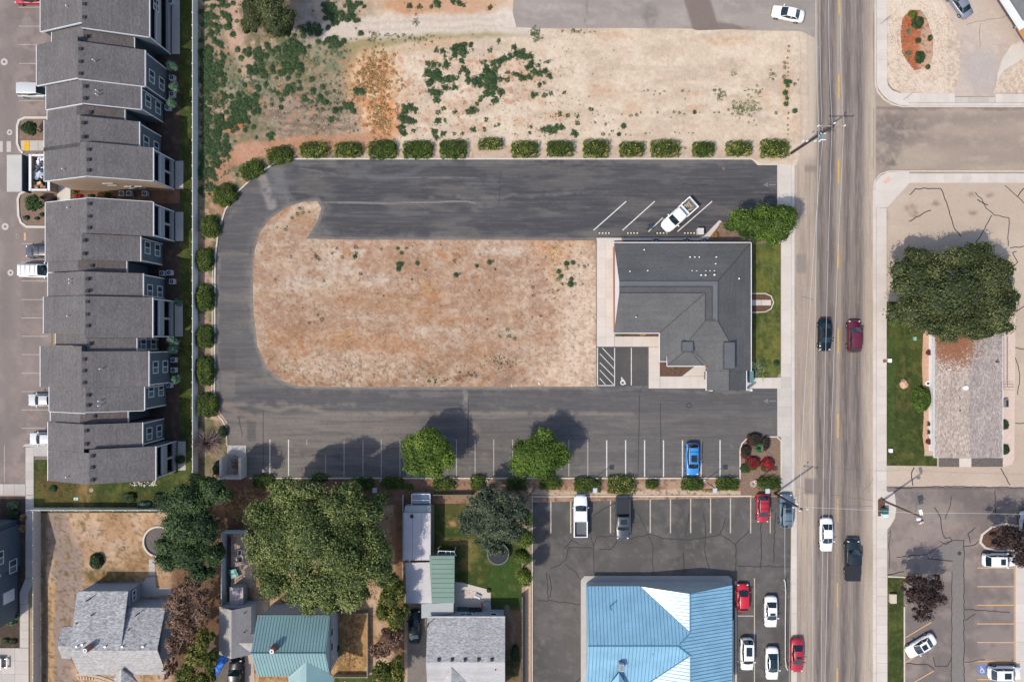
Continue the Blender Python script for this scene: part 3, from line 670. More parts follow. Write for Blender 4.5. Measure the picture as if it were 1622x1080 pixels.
# north-east corner plot
sheet('gravel_yard', [(1405, -130), (1800, -130), (1800, 148), (1430, 148), (1413, 140), (1405, 126)], -0.006, lambda f: (f.C.__setitem__(slice(None), (226, 206, 186)), f.patches(5, .45, .62, (204, 184, 164), .8, 2), f.patches(2.6, .55, .7, (176, 150, 128), .5, 5), f.patches(40, .5, .7, (234, 218, 200), .6, 9)), dirtm, step=1.7, relief=0.03)
def p_ndrive(f):
    f.C[:] = (206, 190, 177); f.patches(40, .42, .64, (194, 178, 166), .8, 2); f.patches(10, .55, .7, (216, 203, 190), .5, 8); f.blob(1553, 110, 26, 32, (190, 182, 178), .7, .4)
sheet('concrete_driveway', [(1500, -130), (1700, -130), (1700, 20), (1622, 62), (1600, 72), (1588, 92), (1578, 120), (1576, 153), (1512, 153), (1520, 110), (1521, 70), (1512, 40), (1494, 0), (1488, -30)], 0.035, p_ndrive, asph, step=3)
sheet('mulch_island', [(1441, 16), (1458, 16), (1468, 30), (1478, 62), (1477, 90), (1470, 108), (1448, 112), (1437, 98), (1429, 85), (1426, 55), (1429, 30)], 0.04, lambda f: (f.C.__setitem__(slice(None), (178, 104, 70)), f.patches(7, .45, .62, (196, 120, 84), .7, 2), f.mix(sst(1450, 1462, f.X+6*(fbm(f.X, f.Y, 8, 3)-.5))*.9, (204, 172, 146)), f.patches(3.5, .6, .7, (120, 76, 52), .5, 5)), dirtm, step=1.5, relief=0.05)
flat('concrete_path', [(1576, 148), (1577, 130), (1590, 112), (1622, 92), (1800, 60), (1800, 20), (1622, 66), (1600, 74), (1590, 92), (1580, 118), (1574, 148)], 0.04, concA)

# ---- kerbs, pavements (slabs are separate pieces)
def kerb(pts, w_=0.16, z1=0.13, mat=None, name='kerb', z0=-0.02):
    return MB().strip(P2(pts), w_, z0, z1).build(name, mat or kerbm, kind='structure')
SL = {}
def slab_run(name, x0, x1, y0, y1, nx, ny, mats, z1=0.1, parent=None, gap=0.035):
    """pavement: a bed with one slab object per flag, joints recessed"""
    bed = MB().box(WX(x0), WX(x1), WY(y1), WY(y0), -0.1, z1-0.025).build(name, mats[1], kind='structure')
    dx, dy = (WX(x1)-WX(x0))/nx, (WY(y0)-WY(y1))/ny
    for mi, mt in enumerate(mats):
        k = (round(dx, 3), round(dy, 3), mt.name)
        if k not in SL:
            m = MB().box(-dx/2+gap/2, dx/2-gap/2, -dy/2+gap/2, dy/2-gap/2, -0.03, 0)
            me = bpy.data.meshes.new('slab'); me.from_pydata(m.v, [], m.f); me.materials.append(mt); SL[k] = me
    for i in range(nx):
        for j in range(ny):
            mt = random.choice(mats); o = link('slab', SL[(round(dx, 3), round(dy, 3), mt.name)], bed)
            o.location = (WX(x0)+dx*(i+.5), WY(y1)+dy*(j+.5), z1+random.uniform(-.003, .003))
    return bed
CM = (concA, concB, concC)
GM = tuple(M('grey_flag_'+k, c(*v), noise=((0.6, .05), (6, .05))) for k, v in (('a', (204, 196, 188)), ('b', (198, 191, 184)), ('c', (210, 202, 193))))
slab_run('pavement', 1231, 1253, 262, 386, 1, 8, CM)
slab_run('pavement', 1237, 1253, 386, 597, 1, 10, CM)
slab_run('pavement', 1231, 1253, 597, 691, 1, 6, GM)
slab_run('pavement', 1237, 1253, 691, 786, 1, 6, GM)
slab_run('gutter', 1253.3, 1258.5, 262, 786, 1, 22, CM, z1=0.06)
slab_run('gutter', 1253.3, 1262, 786.5, 1200, 1, 18, CM, z1=0.05)
slab_run('pavement', 1388, 1404.5, -130, 128, 1, 16, CM)
slab_run('gutter', 1382.5, 1387.7, 300, 1200, 1, 40, CM, z1=0.055)
slab_run('pavement', 1388, 1404, 330, 776, 1, 30, CM)
slab_run('pavement', 1388, 1405, 838, 1200, 1, 24, CM)
slab_run('pavement', 1438, 1512, 148, 163, 8, 1, CM); slab_run('pavement', 1512.3, 1576, 154, 163, 6, 1, GM, z1=0.06); slab_run('pavement', 1576.3, 1800, 149, 163, 20, 1, CM)
slab_run('gutter', 1438, 1800, 163.3, 168.3, 24, 1, CM, z1=0.06)
slab_run('pavement', 1440, 1800, 275, 290, 26, 1, CM)
raised('pavement', [(1388, 128), (1404.5, 128), (1406, 136), (1413, 144), (1425, 148), (1438, 148), (1438, 168)] + [(1425, 167), (1408, 160), (1396, 148), (1389, 136)], concC)
raised('pavement', [(1388, 330), (1385, 300), (1387, 288), (1394, 279), (1406, 273), (1440, 272), (1440, 290), (1437, 294), (1404, 329.5)], concA)
raised('tactile_paving', [(1398, 288), (1407, 280), (1413, 284), (1403, 292)], M('salmon_tactile', c(232, 192, 176)), z1=0.115, z0=0.09)
kerb([(1386.2, -130), (1386.2, 132), (1390, 146), (1400, 158), (1414, 166), (1430, 169.5), (1800, 169.5)])
kerb([(1800, 271.5), (1408, 271.5), (1394, 276), (1386, 286), (1383.5, 299)])
raised('pavement', [(1388, 776), (1404, 776), (1406, 779), (1414, 777.5), (1417, 783), (1419, 805), (1417, 820), (1410, 832), (1405, 838), (1388, 838)], concA)
raised('planting_pit', [(1390, 791), (1396, 786), (1401, 791), (1402, 817), (1390, 817)], mulch, z1=0.106, z0=0.05)
# kerb round the car park
kerb([(1253, 262), (1205, 260), (1190, 252), (466, 252), (437, 258), (405, 278), (378, 303), (357, 333), (346, 368), (341, 410), (340, 640)], 0.2)
kerb([(337, 410), (336, 640)], 0.12, 0.1)
kerb([(341, 654), (352, 664), (359, 678), (360, 706)], 0.16)
kerb([(395, 757), (1172, 757), (1172, 712), (1175, 702), (1182, 695), (1195, 691.5), (1230, 691.5), (1237, 698), (1237, 786)], 0.18)
kerb([(841, 786), (1190, 785)], 0.18); kerb([(843, 786), (843, 1200)], 0.16)
raised('island_soil', [(1173, 757), (1173, 712), (1176, 703), (1183, 696), (1195, 692.5), (1229, 692.5), (1236, 699), (1236, 785), (1173, 785)], mulchr, z1=0.06)
# office paths
slab_run('office_path', 945.5, 973, 379, 549, 2, 11, CM, z1=0.11)
slab_run('office_path', 973.3, 1045, 529, 549, 5, 1, CM, z1=0.11)
slab_run('office_path', 1027.5, 1045, 549.3, 615, 1, 5, CM, z1=0.11)
slab_run('office_path', 1045.3, 1119, 596, 615, 6, 1, CM, z1=0.11)
raised('office_path', [(1080, 595.7), (1103, 578), (1119, 577), (1119, 595.7)], concA, z1=0.11)
slab_run('office_path', 1178, 1236.7, 598, 615, 4, 1, CM, z1=0.11)
raised('office_planter', [(1045, 572), (1103, 572), (1103, 578), (1080, 595), (1045, 595)], mulch, z1=0.09)
raised('office_planter', [(974, 527), (1045, 527), (1045, 533), (974, 533)], mulch, z1=0.125)
raised('entry_strip', [(945, 377), (1105, 377), (1115, 374), (1139, 349), (1143, 351), (1120, 381), (945, 381)], concA, z1=0.12)
raised('office_bed', [(1118, 382), (1142, 352), (1190, 352), (1232, 352), (1232, 386), (1118, 386)], mulchr, z1=0.075)
raised('office_bed', [(974, 380.5), (1118, 381), (1118, 392), (974, 392)], mulch, z1=0.07)
slab_run('front_step_path', 1190, 1221, 475, 484, 2, 1, CM, z1=0.12)
raised('front_step_bed', [(1190, 467), (1213, 467), (1222, 472), (1222, 488), (1213, 493), (1190, 493)], mulch, z1=0.10)
kerb([(1190, 465), (1212, 465), (1221, 469), (1225, 479), (1221, 489), (1212, 494), (1190, 495)], 0.14, 0.14)
# townhouse paths
slab_run('townhouse_path', 41, 54, 708, 784, 1, 6, GM, z1=0.09)
slab_run('townhouse_path', 41, 54, 784.5, 915, 1, 9, GM, z1=0.09)
raised('townhouse_path', [(41, 915.3), (54, 915.3), (53, 922), (45, 940), (45, 956), (32, 956), (32, 938)], concG, z1=0.09)
slab_run('townhouse_path', 32, 46, 956.3, 1025, 1, 5, GM, z1=0.09)
slab_run('townhouse_path', -150, 46, 1025.5, 1190, 9, 8, GM, z1=0.09)
slab_run('townhouse_path', -150, 40.7, 766, 784, 11, 1, GM, z1=0.09)
raised('townhouse_path', [(36, 707), (40, 703), (50, 702), (82, 702), (82, 722), (54, 722), (54, 707.7)], concG, z1=0.09)
slab_run('townhouse_path', 34, 75, 223, 239, 3, 1, GM, z1=0.09)
raised('tactile_paving', [(38, 224), (47, 224), (47, 239), (38, 239)], M('yellow_tactile', c(240, 186, 60)), z1=0.105, z0=0.08)
kerb([(75, 187), (40, 187), (31, 191), (28, 200), (28, 228), (32, 238), (37, 243)], 0.32, 0.14)
raised('island_soil', [(75, 190), (42, 190), (34, 194), (32, 201), (32, 223), (75, 223)], mulchr, z1=0.08)
kerb([(90, 303.5), (40, 303.5), (32, 308), (29, 316), (30, 342), (34, 353), (43, 359.5), (75, 360)], 0.32, 0.14)
raised('island_soil', [(92, 306), (42, 306), (35, 311), (33, 318), (34, 340), (38, 350), (46, 356), (75, 356)], mulchr, z1=0.08)
raised('townhouse_path', [(91, 290), (112, 293), (112, 320), (91, 318)], concC, z1=0.08)
# building plots
raised('building_apron', [(926, 911.5), (1154, 911.5), (1159, 916), (1159, 950), (1164, 1190), (920, 1190), (920, 918)], concG, z1=0.10)
raised('forecourt', [(1164, 920), (1167, 920), (1167, 1200), (1164, 1200)], concG, z1=0.08)
raised('east_path', [(1588, 500), (1608, 500), (1606, 725), (1603, 735), (1590, 739), (1588, 739)], M('pink_concrete', c(228, 204, 190)), z1=0.08)
raised('east_path', [(1519, 722), (1538, 722), (1538, 739), (1519, 739)], concA, z1=0.09)
raised('east_bed', [(1487, 722), (1519, 722), (1519, 739), (1487, 739)], M('dark_gravel', c(112, 104, 102), noise=((5, .25), (12, .3))), z1=0.05)
raised('east_bed', [(1538, 722), (1588, 722), (1588, 739), (1538, 739)], M('dark_gravel', c(112, 104, 102)), z1=0.05)
raised('east_bed', [(1462, 528), (1474, 524), (1474, 715), (1464, 712), (1461, 690), (1463, 660), (1462, 620), (1460, 580)], M('salmon_gravel', c(212, 172, 148), noise=((5, .15), (14, .2))), z1=0.07)
slab_run('pavement', 1608, 1800, 893, 1200, 6, 10, CM, z1=0.12)
kerb([(1622, 834), (1590, 829), (1570, 834), (1555, 846), (1552, 858), (1560, 867), (1575, 871), (1622, 872)], 0.3, 0.15)
raised('island_soil', [(1640, 832), (1592, 831), (1573, 836), (1558, 847), (1555, 858), (1563, 865), (1640, 870)], mulch, z1=0.1)
kerb([(1405.5, 912.5), (1437, 913.5)], 0.2); kerb([(1432, 960), (1432, 1200)], 0.18)
# patio and drives in the back gardens
slab_run('garden_patio', 362, 400, 846, 930, 3, 6, tuple(M('pink_flag_'+k, c(*v), noise=((0.8, .08), (7, .07))) for k, v in (('a', (206, 178, 160)), ('b', (198, 170, 152)), ('c', (214, 188, 170)))), z1=0.08)
raised('garden_path', [(400, 950), (424, 950), (424, 975), (400, 985), (398, 1000), (404, 1080), (404, 1190), (388, 1190), (388, 1035), (396, 1000)], M('buff_path', c(206, 182, 164), noise=((0.8, .08), (7, .07))), z1=0.07)
raised('asphalt_drive', [(346, 1000), (390, 1000), (388, 1190), (346, 1190)], M('old_drive', c(112, 104, 98), noise=((0.8, .12), (5, .1))), z1=0.06)
raised('asphalt_drive', [(646, 955), (676, 955), (674, 1190), (645, 1190)], M('worn_drive', c(132, 124, 118), noise=((0.8, .12), (5, .1))), z1=0.06)
raised('patio', [(717, 921), (732, 922), (777, 934), (778, 970), (717, 970)], concB, z1=0.09)
slab_run('stepping_path', 236, 246, 885, 910, 1, 4, GM, z1=0.07)
raised('patio', [(215, 943), (232, 914), (246, 913), (248, 930), (272, 931), (272, 941), (240, 945)], concG, z1=0.08)
MB().cyl(WX(252), WY(857), -0.1, 0.06, 2.05, n=32).build('gravel_circle', M('dark_gravel', c(112, 104, 102)), kind='structure')
MB().ring(WX(252), WY(857), -0.1, 0.3, 2.05, 2.3, 36).build('edging_ring', kerbm, kind='structure')
raised('garden_strip', [(832, 925), (841, 922), (841, 1200), (832, 1200)], M('tan_gravel', c(208, 176, 146), noise=((5, .15), (14, .2))), z1=0.03)

# ---- painted markings
def lines(lst, wpx, mat, parent, z=0.006, name='parking_line'):
    for (x0, y0, x1, y1) in lst:
        MB().strip(P2([(x0, y0), (x1, y1)]), wpx*S, z).build(name, mat, parent)
lot = bpy.data.objects['car_park']; low = bpy.data.objects['lower_car_park']; se = bpy.data.objects['southeast_car_park']; rd = bpy.data.objects['road']; wst = bpy.data.objects['townhouse_car_park']
lines([(x, 696, x, 753) for x in (427.5, 457)], 1.5, white, lot); lines([(486, 696, 486, 704), (516, 720, 516, 753)], 1.2, whitef, lot)
lines([(x, 696, x, 754) for x in (545, 575, 604, 633.5, 663, 693, 723, 752.5, 782, 812, 841, 871, 901, 931)], 1.4, whitef, lot)
lines([(x, 697, x, 755) for x in (961, 991, 1021, 1051, 1081, 1110.5, 1140.5)], 1.7, white, lot)
lines([(940, 365, 992, 319), (986, 365, 1037, 319), (1027, 367, 1050, 345), (1073, 367, 1128, 319)], 1.6, white, lot)
lines([(946.5, 551, 946.5, 611), (973.5, 551, 973.5, 610), (1000, 551, 1000, 610), (945.5, 610.5, 974, 610.5)], 1.3, white, lot)
lines([(954, 551, 973, 571), (950, 560, 973, 584), (950, 574, 973, 597), (950, 586, 972, 609), (950, 599, 959, 609)], 1.1, white, lot, name='hatch_line')
lines([(x, 788, x, 844) for x in (872.5, 904, 967, 998, 1030, 1062, 1094, 1125.5, 1157, 1189)], 1.7, cream, low, z=0.010); lines([(1220, 802, 1220, 844), (1195, 915, 1195, 1180), (1168, 975, 1195, 975), (1168, 1047, 1195, 1047)], 1.4, cream, low, z=0.010)
lines([(1548, y, 1606, y) for y in (899, 928.5, 958, 987.5, 1017, 1046.5, 1075.5)], 1.5, orange, se, z=0.008); lines([(1435, 1009, 1475, 985), (1434, 1049, 1449, 1040), (1448, 1080, 1479, 1062)], 1.5, orange, se, z=0.008)
lines([(1606.5, 895, 1606.5, 1080)], 1.0, orange, se, z=0.009)
lines([(1329-(y*0.0026), y, 1329-((y+38)*0.0026), y+38) for y in range(-149, 1200, 134)], 2.0, yellow, rd, z=0.005, name='lane_dash')
lines([(30, y, 70, y) for y in (12, 42, 71, 101, 130.5, 160)]+[(34, y, 76, y) for y in (386, 415.5, 445, 474.5, 503.5, 532.5, 561.5, 591, 620, 649, 678)]+[(7, 706, 7, 764)], 1.1, whitef, wst)
MB().poly(P2([(38, 369), (41, 369), (41, 381), (38, 381)]), 0.006).build('parking_line', orange, wst)
for x0, x1, y0, y1 in ((-6, 4.5, 224, 241), (10.5, 17.5, 224, 241)): MB().box(WX(x0), WX(x1), WY(y1), WY(y0), 0.001, 0.008).build('crossing_bar', M('pale_bar', c(206, 196, 190)), wst)
MB().box(WX(11), WX(35), WY(304), WY(245.5), -0.05, 0.03).build('concrete_apron', M('pale_apron', c(205, 203, 198), noise=((.4, .05), (5, .04))), kind='structure')
# access symbols, arrows
def wheelchair(cx, cy, s_, mat, parent, z):
    def q(pts): return [W(cx+x*s_, cy+y*s_)[:2] for x, y in pts]
    m = MB(); w_ = 0.16*s_*S*6
    m.strip(q([(-.9, -1.9), (-.6, -.2), (.8, -.2), (1.3, 1.6), (1.9, 1.5)]), w_, z)
    m.strip(q([(-.75, -1.1), (.6, -1.1)]), w_*.8, z+.001)
    m.strip(q([(-.9+0*1.0, -.6)]+[(x, y) for x, y in arc(-.2, .7, 1.45, 130, 345, 12)]), w_*.8, z+.002)
    m.cyl(*q([(-1.0, -2.5)])[0], z, z+.003, .5*s_*S, n=10)
    return m.build('access_symbol', mat, parent)
wheelchair(987, 604, 2.3, white, lot, 0.006)
MB().box(WX(1548), WX(1564), WY(1067), WY(1053), 0.002, 0.008).build('access_panel', M('blue_paint', c(110, 140, 190)), se)
wheelchair(1556, 1060.5, 2.0, M('pink_paint', c(226, 200, 210)), se, 0.010)
for y in (293, 635):
    m = MB(); m.poly([W(x, yy)[:2] for x, yy in ((1209, y), (1217, y-4.5), (1216, y), (1217.5, y+4))], 0.006); m.poly([W(x, yy)[:2] for x, yy in ((1218, y-1), (1229, y-1), (1229, y+1), (1218, y+1))], 0.006)
    m.build('direction_arrow', M('ghost_paint', c(132, 130, 131), noise=((6, .35),)), lot)
# ---- cracks and sealer lines
def cracks(lst, parent, wd=0.07, z=0.006, jit=1.2, mat=None):
    m = MB()
    for pts in lst:
        out = [pts[0]]
        for (x0, y0), (x1, y1) in zip(pts[:-1], pts[1:]):
            n = max(1, int(math.hypot(x1-x0, y1-y0)/6))
            for k in range(1, n+1):
                t = k/n; j = jit if k < n else 0
                out.append((x0+(x1-x0)*t+random.uniform(-j, j), y0+(y1-y0)*t+random.uniform(-j, j)))
        m.strip(P2(out), wd*random.uniform(.8, 1.2), z+random.uniform(0, .002))
    return m.build('cracks', mat or crackm, parent, kind='stuff')
cracks([[(793, 271), (790, 328)]], lot, .08, jit=.3)
cracks([[(1013, 626), (1012, 695), (1011, 748)], [(1046, 638), (1047, 742)], [(742, 630), (741, 725)], [(1012, 622), (1020, 610)], [(1080, 290), (1095, 294), (1121, 293)], [(417, 650), (417, 755)], [(378, 660), (384, 690)], [(862, 735), (862, 757)]], lot, .09, jit=.4)
softc = M('fine_crack', c(112, 108, 110), noise=((3.0, .15),))
cracks([[(459, 700), (660, 698)], [(460, 688), (650, 690)], [(455, 710), (640, 730)], [(750, 706), (800, 709)]], lot, .06, mat=softc)
MB().ring(WX(1091.5), WY(642), 0.003, 0.012, .28, .4, 18).build('manhole_ring', crackm, lot); MB().cyl(WX(1146), WY(267), 0, .012, .25, n=14).build('cover', M('rust', c(130, 110, 96)), lot)
cracks([[(940, 868), (945, 850), (975, 848), (1000, 853), (1030, 845), (1050, 853), (1095, 855), (1140, 846), (1165, 862), (1188, 840)], [(1010, 812), (1022, 835), (1028, 850), (1034, 862), (1034, 908)], [(1082, 875), (1083, 905)], [(1085, 850), (1092, 812)], [(1118, 845), (1115, 870), (1124, 900)], [(1165, 862), (1165, 905)], [(950, 870), (968, 869), (978, 856)], [(1140, 846), (1150, 820)],
        [(872, 900), (886, 895), (897, 885), (900, 868), (912, 866), (940, 868)], [(892, 870), (905, 855), (918, 862)], [(866, 906), (868, 950), (919, 957)], [(850, 951), (868, 952)], [(870, 910), (874, 930), (871, 946)], [(936, 850), (941, 870), (941, 905)], [(895, 893), (912, 905), (920, 918)], [(1168, 896), (1250, 897)], [(1225, 890), (1228, 812)], [(1205, 790), (1205, 900)], [(925, 1065), (912, 1080)], [(985, 790), (940, 815)], [(1115, 812), (1118, 845)]], low, .13, .010)
cracks([[(1441, 309), (1450, 299), (1490, 299), (1495, 310), (1507, 345), (1511, 360), (1522, 375)], [(1545, 305), (1555, 315), (1562, 330), (1575, 341), (1598, 345), (1597, 390)], [(1571, 341), (1543, 392)], [(1592, 294), (1612, 312), (1622, 322)], [(1612, 312), (1622, 298)], [(1610, 398), (1604, 400), (1612, 415), (1606, 422)], [(1600, 393), (1622, 390)], [(1608, 550), (1618, 553), (1622, 553)], [(1608, 566), (1613, 580), (1615, 600), (1612, 625)], [(1622, 485), (1609, 494)], [(1608, 670), (1622, 670)], [(1446, 769), (1444, 748), (1448, 740)], [(1585, 741), (1600, 768)], [(1440, 351), (1462, 338), (1475, 333)], [(1565, 325), (1548, 316)]], bpy.data.objects['east_car_park'], .13, -0.002)
cracks([[(1418, 773), (1487, 770), (1622, 772)], [(1480, 803), (1490, 820), (1493, 845), (1497, 852), (1505, 851), (1508, 857)], [(1507, 785), (1504, 805), (1497, 822)], [(1420, 882), (1445, 879), (1470, 878)], [(1407, 845), (1411, 840), (1408, 860), (1409, 900)], [(1489, 857), (1498, 862), (1508, 856)], [(1527, 865), (1545, 862), (1555, 852)], [(1537, 860), (1533, 845), (1545, 835)], [(1528, 965), (1560, 966), (1600, 970)], [(1528, 982), (1545, 972)], [(1435, 1050), (1470, 1052), (1480, 1060)], [(1478, 1040), (1482, 1055), (1500, 1055), (1508, 1040)], [(1528, 1048), (1560, 1044)], [(1576, 776), (1576, 800), (1578, 815)], [(1405, 910), (1432, 905)], [(1527, 855), (1527, 1080)], [(1508, 905), (1507, 1080)], [(1469, 877), (1495, 860), (1510, 855), (1528, 855)], [(1470, 884), (1509, 888)]], se, .12, 0.008, jit=.8)
cracks([[(1383, 300), (1383, 770)], [(1384, 20), (1384, 130)], [(1384, 172), (1384, 268)]], rd, .05, .004, jit=.4, mat=softc)
cracks([[(1260, 785), (1275, 778), (1300, 781), (1384, 792)], [(1262, 770), (1300, 783), (1330, 800), (1384, 803)], [(1383, 755), (1376, 770), (1368, 775)], [(1258, 480), (1262, 500)], [(1270, 470), (1290, 475)]], rd, .05, .004, mat=softc)
cracks([[(1552, 37), (1552, 75)], [(1530, 40), (1552, 34), (1580, 30), (1600, 24)]], bpy.data.objects['concrete_driveway'], .05, .04, mat=softc)
# ================================================================== BUILDINGS
trimw = M('white_trim', (0.62, 0.63, 0.64), rough=0.5, noise=((2, .04),))
siding = M('slate_siding', (0.095, 0.122, 0.145), rough=0.7, noise=(((0.4, 0.4, 9.0), .12), (8, .06)))
siding2 = M('dark_siding', (0.05, 0.072, 0.095), rough=0.7, noise=(((0.4, 0.4, 9.0), .12), (8, .06)))
tanwall = M('tan_stucco', (0.36, 0.27, 0.20), noise=((1, .08), (9, .06)))
knee = M('pale_siding', (0.26, 0.29, 0.31), noise=(((0.4, 0.4, 9.0), .1), (8, .05)))
pane = glassmat('window_glass', (0.035, 0.06, 0.075), 0.08)
panel = glassmat('window_glass_light', (0.12, 0.18, 0.19), 0.15)
ventd = M('dark_vent', (0.03, 0.03, 0.035), noise=None); ventw = M('white_vent', (0.75, 0.76, 0.78), rough=.4, noise=None)
roofT = shingle('charcoal_shingle', c(115, 112, 113), 'y')
roofT2 = shingle('charcoal_shingle_east', c(122, 117, 117), 'y')  # east-slope copy of the same shingle, tuned apart because less sun reaches it
roofLow = shingle('low_shingle', c(116, 108, 108), 'y')
metalg = M('galvanised', (0.45, 0.47, 0.5), rough=.4, metal=.6, noise=None)

def window_e(parent, X, yc, zc, w_=1.75, h_=1.45, face=1, axis='x', split=True):
    """sash window on a wall facing +-x (axis x) or +-y; frame > pane"""
    d = 0.05*face; fr = MB(); t = 0.11
    def bx(m, a0, a1, z0, z1, d0, d1):
        if axis == 'x': m.box(X+d0*face, X+d1*face, yc+a0, yc+a1, z0, z1)
        else: m.box(yc+a0, yc+a1, X+d0*face, X+d1*face, z0, z1)
    bx(fr, -w_/2, w_/2, zc+h_/2-t, zc+h_/2, 0, .07); bx(fr, -w_/2, w_/2, zc-h_/2, zc-h_/2+t, 0, .08)
    bx(fr, -w_/2, -w_/2+t, zc-h_/2+t, zc+h_/2-t, 0, .07); bx(fr, w_/2-t, w_/2, zc-h_/2+t, zc+h_/2-t, 0, .07)
    if split: bx(fr, -t/2, t/2, zc-h_/2+t, zc+h_/2-t, 0, .065)
    f = fr.build('window', trimw, parent)
    halves = ((-w_/2+t, -t/2), (t/2, w_/2-t)) if split else ((-w_/2+t, w_/2-t),)
    for i, (a0, a1) in enumerate(halves):
        m = MB(); bx(m, a0, a1, zc-h_/2+t, zc+h_/2-t, -.05, .03); m.build('pane', panel if i == 0 and split else pane, f)
    return f

ZE = 6.2; PITCH = 0.378
def town_section(b, xw, xe, w0, w1, e0=None, e1=None, roof=roofT, porch=False, wins=(), vents=(), drop=0.0, low=False, ends=''):
    """one gabled bay. xw, xe eave pixels; (w0,w1) north/south limit of the west slope, (e0,e1) of the east slope, eave pixels"""
    e0 = w0 if e0 is None else e0; e1 = w1 if e1 is None else e1
    ze = ZE-drop; X0, X1 = WX(xw, ze), WX(xe, ze); Xr = (X0+X1)/2; zr = ze+(X1-X0)/2*PITCH
    yw0, yw1, ye0, ye1 = WY(w0, ze), WY(w1, ze), WY(e0, ze), WY(e1, ze)
    t = .22
    r = MB().slab([(X0, yw1, ze), (Xr, yw1, zr), (Xr, yw0, zr), (X0, yw0, ze)], t).build('roof', roof, b)
    r2 = MB().slab([(Xr, ye1, zr), (X1, ye1, ze), (X1, ye0, ze), (Xr, ye0, zr)], t).build('roof', roofLow if low else roofT2, b)
    # white fascia and verge boards, slightly proud
    f = MB()
    MB().box(X1+.005, X1+.10, ye1, ye0, ze-.28, ze-.02).build('gutter', trimw, b); MB().box(X0-.10, X0-.005, yw1, yw0, ze-.28, ze-.02).build('gutter', trimw, b)
    if not low:
        for (ya, s_) in ((yw1, -1), (yw0, 1)):
            if s_ > 0 and 'n' not in ends: continue
            if s_ < 0 and 's' not in ends: continue
            f.add([(X0, ya, ze-.26), (Xr, ya, zr-.26), (Xr, ya, zr+.02), (X0, ya, ze+.02), (X0, ya+.065*s_, ze-.26), (Xr, ya+.065*s_, zr-.26), (Xr, ya+.065*s_, zr+.02), (X0, ya+.065*s_, ze+.02)],
                  [(0,1,2,3), (4,7,6,5), (3,2,6,7), (0,4,5,1)])
        for (ya, s_) in ((ye1, -1), (ye0, 1)):
            if s_ > 0 and 'n' not in ends: continue
            if s_ < 0 and 's' not in ends: continue
            f.add([(X1, ya, ze-.26), (Xr, ya, zr-.26), (Xr, ya, zr+.02), (X1, ya, ze+.02), (X1, ya+.065*s_, ze-.26), (Xr, ya+.065*s_, zr-.26), (Xr, ya+.065*s_, zr+.02), (X1, ya+.065*s_, ze+.02)],
                  [(0,1,2,3), (4,7,6,5), (3,2,6,7), (0,4,5,1)])
    if f.v: f.build('fascia', trimw, b)
    # body of the bay
    ys, yn = min(yw1, ye1)+.12, max(yw0, ye0)-.12
    ysE, ynE = ye1+.12, ye0-.12
    xb = X1-.12; xin = xb-2.5 if porch else xb
    m = MB()
    for (ya, yb, xa, xz) in ((yw1+.12, yw0-.12, X0+.3, Xr), (ysE, ynE, Xr, xin)):
        za = ze-.3 if xa < Xr-.01 else zr-.3; zb = zr-.3 if xz <= Xr+.01 else ze-.3+(X1-xz)*PITCH*(1 if porch else 0)
        m.add([(xa, ya, 0), (xz, ya, 0), (xz, ya, zb), (xa, ya, za), (xa, yb, 0), (xz, yb, 0), (xz, yb, zb), (xa, yb, za)],
              [(0,1,2,3), (5,4,7,6), (1,5,6,2), (4,0,3,7), (3,2,6,7)])
    m.build('wall', siding2 if low else siding, b)
    if porch:
        # cheeks, balcony deck with a solid knee wall, patio slab
        for ya, yb in ((ysE, ysE+.2), (ynE-.2, ynE)): MB().add(
            [(xin, ya, 0), (xb, ya, 0), (xb, ya, ze-.3), (xin, ya, ze-.3+2.5*PITCH), (xin, yb, 0), (xb, yb, 0), (xb, yb, ze-.3), (xin, yb, ze-.3+2.5*PITCH)],
            [(0,1,2,3), (5,4,7,6), (1,5,6,2), (4,0,3,7), (3,2,6,7)]).build('side_wall', siding, b)
        MB().box(xin+.01, xb-.01, ysE+.21, ynE-.21, 2.75, 2.98).build('balcony_deck', M('deck_boards', (0.10, 0.09, 0.085), noise=((3, .15),)), b)
        MB().box(xb-.16, xb, ysE+.21, ynE-.21, 2.7, 4.0).build('balcony_wall', knee, b)
        MB().box(xb-.22, xb+.05, ysE+.21, ynE-.21, 4.0, 4.08).build('rail_cap', trimw, b)
        MB().box(xb-.16, xb, ysE+.21, ynE-.21, 0.0, .95).build('patio_wall', knee, b)
        MB().box(xb-.20, xb+.16, ysE+.21, ynE-.21, .95, 1.02).build('wall_cap', knee, b)
        MB().box(xb-.17, xb+.01, (ysE+ynE)/2-.15, (ysE+ynE)/2+.15, 1.02, 2.7).build('post', knee, b)
        for z in (1.0, 4.05):
            dy = (ynE-ysE)*.2
            fr = MB().box(xin, xin+.06, (ysE+ynE)/2-1.1, (ysE+ynE)/2+1.1, z-.95, z+1.15).build('sliding_door', trimw, b)
            MB().box(xin+.05, xin+.09, (ysE+ynE)/2-1.0, (ysE+ynE)/2-.05, z-.85, z+1.05).build('pane', pane, fr)
            MB().box(xin+.05, xin+.09, (ysE+ynE)/2+.05, (ysE+ynE)/2+1.0, z-.85, z+1.05).build('pane', pane, fr)
        MB().box(xb+.2, xb+1.35, ysE+.1, ynE-.1, -.05, .07).build('patio_slab', concG, b)
    for wy in wins:
        yc = WY(wy, 4.1)
        for z in (1.45, 4.15): window_e(b, xb, yc, z)
    # corner boards
    if not low:
        MB().box(xb, xb+.05, ysE-.02, ysE+.14, 0, ze-.31).build('corner_board', trimw, b); MB().box(xb, xb+.05, ynE-.14, ynE+.02, 0, ze-.31).build('corner_board', trimw, b)
